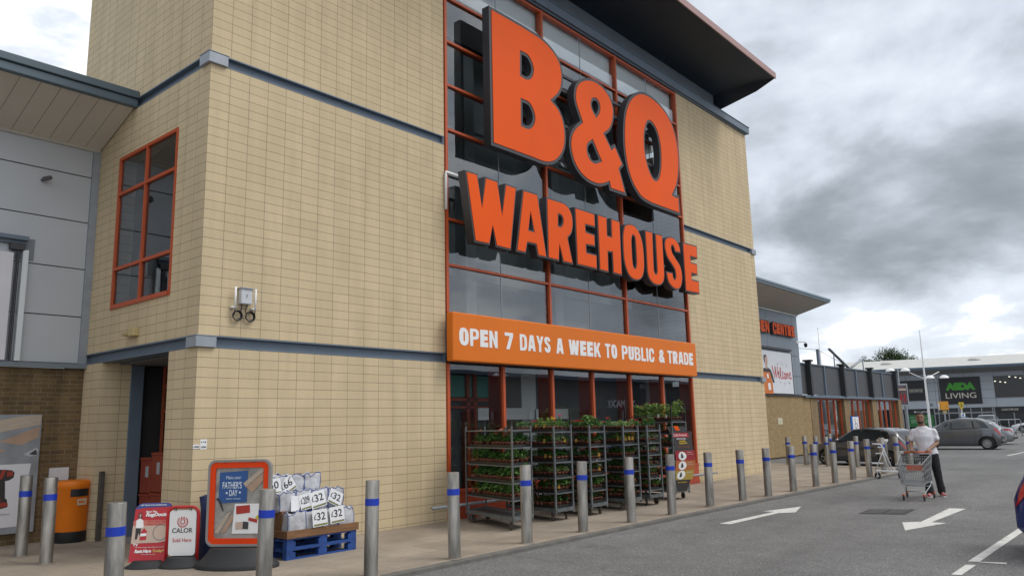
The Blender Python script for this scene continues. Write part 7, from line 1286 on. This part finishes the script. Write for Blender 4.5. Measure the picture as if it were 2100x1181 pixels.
# ladder trolley
lt = root('ladder_trolley', 'white wheeled stock trolley with step ladder parked by the kerb bollards', 'trolley', (19.15, -3.92, -0.05), -1.30)
m_lt = mat('white tube paint', (0.56, 0.58, 0.60), 0.4, 0, 0.08, 6)
b = MB(); b.path([(-0.34, -0.2, 0.21), (0.36, -0.2, 0.21), (0.36, 0.2, 0.21), (-0.34, 0.2, 0.21)], 0.016, 8, closed=True); b.tube((-0.1, -0.2, 0.21), (-0.1, 0.2, 0.21), 0.013, 8); b.tube((0.15, -0.2, 0.21), (0.15, 0.2, 0.21), 0.013, 8); b.tube((-0.34, 0.0, 0.30), (0.36, 0.0, 0.30), 0.012, 8); b.build('platform', m_lt, lt, smooth=True, local=True)
b = MB()
for y in (-0.17, 0.17):
    b.path([(0.14, y, 0.22), (-0.08, y * .9, 0.92), (-0.13, y * .9, 0.98), (-0.24, y * .9, 0.99), (-0.33, y * 0.9, 0.99)], 0.014, 8); b.path([(-0.33, y, 0.22), (-0.05, y * .9, 0.84)], 0.013, 8); b.path([(-0.1, y * .9, .78), (0.05, y, 0.22)], 0.009, 6)
b.tube((-0.33, -0.155, 0.99), (-0.33, 0.155, 0.99), 0.02, 8); b.build('ladder_frame', m_lt, lt, smooth=True, local=True)
for x, z, w in ((-0.25, 0.44, 0.30), (-0.2, 0.72, 0.16), (-0.15, 0.90, 0.12)): b = MB(); b.box(x - w / 2, -0.16, z - 0.012, x + w / 2, 0.16, z + 0.008); b.build('step', m_lt, lt, local=True, bevel=0.005)
b = MB(); b.path([(0.36, -0.2, 0.21), (0.36, -0.2, 0.33), (0.34, -0.15, 0.37), (0.22, 0.1, 0.40), (0.36, 0.2, 0.33), (0.36, 0.2, 0.21)], 0.014, 8); b.build('end_hoop', m_lt, lt, smooth=True, local=True)
for x, y in ((-0.28, -0.2), (-0.28, 0.2), (0.34, -0.2), (0.34, 0.2)):
    b = MB(); b.lathe([(0.035, -0.014), (0.075, -0.016), (0.085, -0.01), (0.085, 0.01), (0.075, 0.016), (0.035, 0.014)], (0, 0, 0), 20, 0, Matrix.Translation((x, y, 0.085)) @ Matrix.Rotation(pi / 2 , 4, 'X')); w_ = b.build('wheel', m_tyre, lt, smooth=True, local=True, angle=40)
    b = MB(); b.lathe([(0.0, -0.012), (0.05, -0.010), (0.05, 0.010), (0.0, 0.012)], (0, 0, 0), 16, 0, Matrix.Translation((x, y, 0.085)) @ Matrix.Rotation(pi / 2, 4, 'X')); b.tube((x, y - 0.02, 0.085), (x, y - 0.02, 0.2), 0.01, 6); b.build('hub', m_lt, w_, local=True)
# steel litter bin with white hood
sbn = root('steel_bin', 'slim steel litter bin with white hood behind the ladder trolley', 'bin', (23.45, -2.65, 0))
b = MB(); b.lathe([(0.0, 0.0), (0.14, 0.0), (0.14, 0.80), (0.135, 0.805), (0.0, 0.805)], (23.45, -2.65, 0), 22); b.build('body', m_bst, sbn, smooth=True, angle=40)
b = MB(); b.lathe([(0.10, 0.81), (0.16, 0.86), (0.185, 0.93), (0.18, 0.95), (0.0, 0.955)], (23.45, -2.65, 0), 22); b.build('hood', m_white, sbn, smooth=True, angle=40)

# ================================================================== car park furniture
ds = root('bay_sign', 'blue and white disabled parking sign standing before the brick piers', 'sign', (38.4, 2.9, 0)); DF = frame((38.0, 2.94, 0), (0.9, -0.15, 0))
b = MB(); b.prism([(0, 0.55), (0.85, 0.55), (0.85, 1.77), (0, 1.77)], DF, 0.05); b.build('board', mat('blue sign board', (0.02, 0.12, 0.45), 0.4), ds)
b = MB(); b.prism([(0.16, 1.0), (0.82, 1.0), (0.82, 1.73), (0.16, 1.73)], DF @ Matrix.Translation((0, 0, 0.051)), 0.004); b.build('white_panel', m_white, ds)
ribbons([([(0.42, 1.55), (0.44, 1.38), (0.58, 1.38), (0.64, 1.2)], 0.05), (arc(0.46, 1.24, 0.11, 100, 350), 0.035), (arc(0.42, 1.61, 0.02, 0, 360), 0.04)], DF, 0.057, 'wheelchair_mark', m_navy, ds)
b = MB(); b.tube(DF @ Vector((0.1, -0.05, 0.02)), DF @ Vector((0.1, 0.55, 0.02)), 0.03, 8); b.tube(DF @ Vector((0.75, -0.05, 0.02)), DF @ Vector((0.75, 0.55, 0.02)), 0.03, 8); b.build('leg', m_steel_cap, ds)
fp = root('poster_stand', 'grey framed poster panel on a post at the end of the mesh screen', 'poster', (51.3, 3.5, 0)); FF_ = frame((51.0, 3.85, 0), (0.45, -0.55, 0))
b = MB(); b.prism(rrect(-0.02, 2.38, 0.72, 3.85, 0.06), FF_ @ Matrix.Translation((0, 0, -0.1)), 0.14); b.build('frame', mat('pale grey frame', (0.36, 0.38, 0.41), 0.5), fp)
b = MB(); b.prism([(0.05, 2.46), (0.65, 2.46), (0.65, 3.74), (0.05, 3.74)], FF_ @ Matrix.Translation((0, 0, 0.041)), 0.004); b.build('poster_print', mat('dim poster print', (0.10, 0.075, 0.09), 0.3, 0, 0.6, 3), fp)
flatpoly('poster_figures', [[(0.15, 2.7), (0.3, 2.7), (0.3, 3.1), (0.15, 3.2)], [(0.38, 2.65), (0.56, 2.65), (0.55, 3.15), (0.4, 3.2)]], FF_, 0.047, m_dred, fp); flatpoly('poster_strip', [[(0.1, 3.4), (0.6, 3.4), (0.6, 3.52), (0.1, 3.52)]], FF_, 0.047, m_carpet, fp)
b = MB(); b.tube(FF_ @ Vector((0.5, -0.05, -0.03)), FF_ @ Vector((0.5, 2.38, -0.03)), 0.1, 10); b.build('post', m_steel_cap, fp)
def lamp_post(x, y, z, dirx, lab, m_pole):
    r = root('lamp_post', lab, 'lamp post', (x, y, -0.05), group='double headed car park lamps'); d = Vector(dirx).normalized()
    b = MB(); b.tube((x, y, -0.05), (x, y, z + 0.15), 0.055, 8, 0.035); b.build('pole', m_pole, r, smooth=True)
    b = MB(); b.tube(Vector((x, y, z)) - d * 0.55, Vector((x, y, z)) + d * 0.55, 0.02, 6); b.build('arm', m_pole, r)
    for s in (-1, 1): c = Vector((x, y, z)) + d * 0.58 * s; b = MB(); b.lathe([(0.0, -0.03), (0.33, -0.03), (0.35, 0.0), (0.30, 0.12), (0.16, 0.21), (0.0, 0.24)], tuple(c), 18); b.build('lamp_head', m_white, r, smooth=True, angle=40)
lamp_post(59.55, 5.83, 5.12, (0.55, -0.62, 0), 'double headed lamp post at the end of the dark mesh screen', m_steel_cap); lamp_post(63.9, 4.1, 4.62, (0.55, -0.62, 0), 'double headed lamp beside the green lettered board', mat('dark lamp pole', (0.05, 0.055, 0.06), 0.5))
for x, y, lab in ((30, -26, 'double headed lamp post in the car park behind the viewer, nearer the store'), (52, -40, 'double headed lamp post in the car park behind the viewer, farther out')): lamp_post(x, y, 6.5, (1, 0, 0), lab, m_steel_cap)
ms = root('tall_mast', 'tall tapering white mast with two raking arms before the far store', 'mast', (63.2, 4.83, -0.05))
b = MB(); b.tube((63.2, 4.83, -0.05), (63.2, 4.83, 5.0), 0.11, 12, 0.075); b.tube((63.2, 4.83, 5.0), (63.2, 4.83, 8.5), 0.065, 12, 0.03); b.build('pole', m_white, ms, smooth=True, angle=40)
for p in ((62.45, 5.75, 5.12), (63.95, 3.92, 5.12)): b = MB(); b.tube((63.2, 4.83, 4.55), p, 0.04, 8, 0.03); b.build('arm', m_white, ms, smooth=True)
yb = root('box_sign', 'orange box sign with white back plate on a grey pole', 'sign', (62.2, 3.5, -0.05)); YF = frame((61.95, 3.75, 0), (0.55, -0.47, 0))
b = MB(); b.prism([(0, 2.1), (0.68, 2.1), (0.68, 2.74), (0, 2.74)], YF @ Matrix.Translation((0, 0, -0.15)), 0.3); b.build('box', mat('orange yellow panel', (0.62, 0.27, 0.02), 0.5, 0, 0.08, 6), yb, bevel=0.01)
b = MB(); b.prism([(-0.09, 2.12), (-0.01, 2.12), (-0.01, 2.66), (-0.09, 2.66)], YF, 0.05); b.build('back_plate', m_white, yb)
b = MB(); b.prism([(0.25, 1.86), (0.54, 1.86), (0.54, 2.06), (0.25, 2.06)], YF, 0.05); b.build('small_plate', mat('pale yellow plate', (0.55, 0.45, 0.12), 0.5), yb)
b = MB(); b.tube(YF @ Vector((0.38, -0.05, 0)), YF @ Vector((0.38, 2.1, 0)), 0.06, 8); b.build('pole', m_steel_cap, yb)
b = MB(); b.prism([(0.46, 2.30), (0.53, 2.30), (0.53, 2.37), (0.46, 2.37)], YF @ Matrix.Translation((0, 0, 0.151)), 0.004); b.build('mark', m_letter_dk, yb)
pm = root('pay_machine', 'blue and white ticket machine with a yellow triangular PAY HERE sign', 'ticket machine', (51.7, 0.2, -0.05)); QF = frame((51.55, 0.4, 0), (0.5, -0.45, 0))
b = MB(); b.prism([(0.0, 2.5), (0.11, 2.07), (0.26, 2.07), (0.37, 2.5)], QF, 0.03); b.build('sign_plate', mat('yellow sign plate', (0.62, 0.45, 0.02), 0.5), pm)
text('PAY', QF @ Matrix.Translation((0, 0, 0.03)), 0.11, 2.36, 0.15, 0.08, m_ink, pm, bold=0.04); text('HERE', QF @ Matrix.Translation((0, 0, 0.03)), 0.09, 2.25, 0.19, 0.07, m_ink, pm, bold=0.04)
flatpoly('arrow_mark', [[(0.15, 2.2), (0.185, 2.12), (0.22, 2.2)]], QF, 0.033, m_ink, pm)
b = MB(); b.tube(QF @ Vector((0.185, 1.3, 0.0)), QF @ Vector((0.185, 2.1, 0.0)), 0.03, 8); b.build('sign_pole', m_white, pm)
b = MB(); b.prism([(0.06, 1.57), (0.32, 1.57), (0.32, 1.80), (0.06, 1.80)], QF, 0.1); b.build('symbol_panel', m_white, pm); flatpoly('parking_mark', [[(0.12, 1.6), (0.22, 1.6), (0.22, 1.77), (0.12, 1.77)]], QF, 0.101, mat('parking blue', (0.02, 0.12, 0.4), 0.5), pm)
b = MB(); b.prism([(-0.02, 1.5), (0.4, 1.5), (0.4, 1.565), (-0.02, 1.565)], QF @ Matrix.Translation((0, 0, -0.1)), 0.3); b.build('roof', mat('machine blue', (0.10, 0.2, 0.36), 0.4), pm)
b = MB(); b.prism([(0.02, -0.05), (0.36, -0.05), (0.36, 1.49), (0.02, 1.49)], QF @ Matrix.Translation((0, 0, -0.08)), 0.25); b.build('cabinet', mat('machine yellow', (0.55, 0.38, 0.08), 0.5), pm)
rl = root('hoop_railing', 'galvanised hoop railing between the silver saloon and the far store', 'railing', (65.2, 0.2, -0.05)); a_, c_ = Vector((64.4, 1.2, -0.05)), Vector((66.2, -0.85, -0.05)); UP = Vector((0, 0, 1))
b = MB(); b.path([a_, a_ + UP * 1.2, a_ + UP * 1.3 + (c_ - a_) * 0.03, c_ + UP * 1.3 - (c_ - a_) * 0.03, c_ + UP * 1.2, c_], 0.03, 8)
for t in (0.33, 0.66): b.tube(a_.lerp(c_, t), a_.lerp(c_, t) + UP * 1.29, 0.02, 6)
b.tube(a_ + UP * 0.7, c_ + UP * 0.7, 0.02, 6); b.build('rail', m_steel_cap, rl, smooth=True)
# trees beyond the far roof
m_bark = mat('bark', (0.05, 0.04, 0.03), 0.9, 0, 0.3, 8); m_tlA = leafmat('tree leaf', (0.06, 0.105, 0.03), 0.5); m_tlB = leafmat('tree leaf dark', (0.03, 0.06, 0.02), 0.5)
def tree(x, y, h, rad, zc, n, lab, seed):
    r = random.Random(seed); t = root('broadleaf_tree', lab, 'tree', (x, y, -0.05))
    b = MB(); b.tube((x, y, -0.05), (x, y, zc), 0.4, 10, 0.22)
    clumps = []
    for i in range(46):
        u = r.uniform(-1, 1); a = r.uniform(0, 2 * pi); q = sqrt(1 - u * u); k = r.uniform(0.55, 1.0); c = Vector((x + rad * k * q * cos(a), y + rad * k * q * sin(a), zc + (h - zc) * 0.93 * k * (u if u > -0.5 else -0.5))); clumps.append((c, rad * r.uniform(0.14, 0.25)))
        if i % 4 == 0: b.path([(x, y, zc - 1.2), ((x + c.x) / 2, (y + c.y) / 2, (zc + c.z) / 2 - 0.4), tuple(c)], [0.14, 0.09, 0.03], 6)
    b.build('trunk', m_bark, t, smooth=True)
    cr = MB()
    for i in range(n):
        c, s = r.choice(clumps); p = c + Vector((r.gauss(0, 1), r.gauss(0, 1), r.gauss(0, .8))) * s * 0.62
        d = Vector((r.uniform(-1, 1), r.uniform(-1, 1), r.uniform(-.7, .7))); leaf(cr, p, d, r.uniform(0.25, 0.42), 0.22, 0 if r.random() < 0.55 else 1, 0.3)
    cr.build('crown', [m_tlA, m_tlB], t)
tree(134.2, 26.2, 12.7, 5.0, 8.0, 15000, 'broad green tree rising behind the far store roof', 4); tree(131.5, 31.8, 10.8, 2.3, 8.6, 4000, 'small dark tree top left of the broad tree, behind the far roof', 9)
# retail block across the car park, behind the viewer (seen in the shop glass)
ob = root('retail_block', 'long dark retail building across the car park, mirrored in the shop glass', 'building', (90, -64, 0))
b = MB(); b.box(20, -75, 0, 230, -60, 3.4); b.build('shopfront', mat('far dark shopfront', (0.05, 0.05, 0.055), 0.5, 0, 0.5, 0.4), ob)
b = MB(); b.box(20, -75, 3.401, 230, -59.6, 8.2); b.build('upper_cladding', mat('dim cladding', (0.07, 0.075, 0.085), 0.6, 0, 0.15, 0.2), ob)
b = MB(); b.box(18, -76, 8.201, 232, -58, 8.7); b.build('roof_edge', m_steel_blue, ob)
b = MB()
for x in range(24, 230, 8): b.box(x, -59.98, 0, x + 0.6, -59.65, 3.4)
b.build('pier', m_steel_cap, ob)
os_ = root('retail_sign', 'white store lettering on the dark retail building across the car park', 'sign', (104, -59.5, 4)); OF = frame((108, -59.55, 0), (-1, 0, 0)); text('TK MAXX', OF, 0, 4.0, 8.5, 1.25, m_white, os_, bold=0.02, d=0.1)
OF2 = frame((168, -59.55, 0), (-1, 0, 0)); os2 = root('retail_sign', 'second white store lettering farther along the retail building', 'sign', (160, -59.5, 4)); text('TK MAXX', OF2, 0, 4.3, 12, 1.5, m_white, os2, bold=0.02, d=0.1)
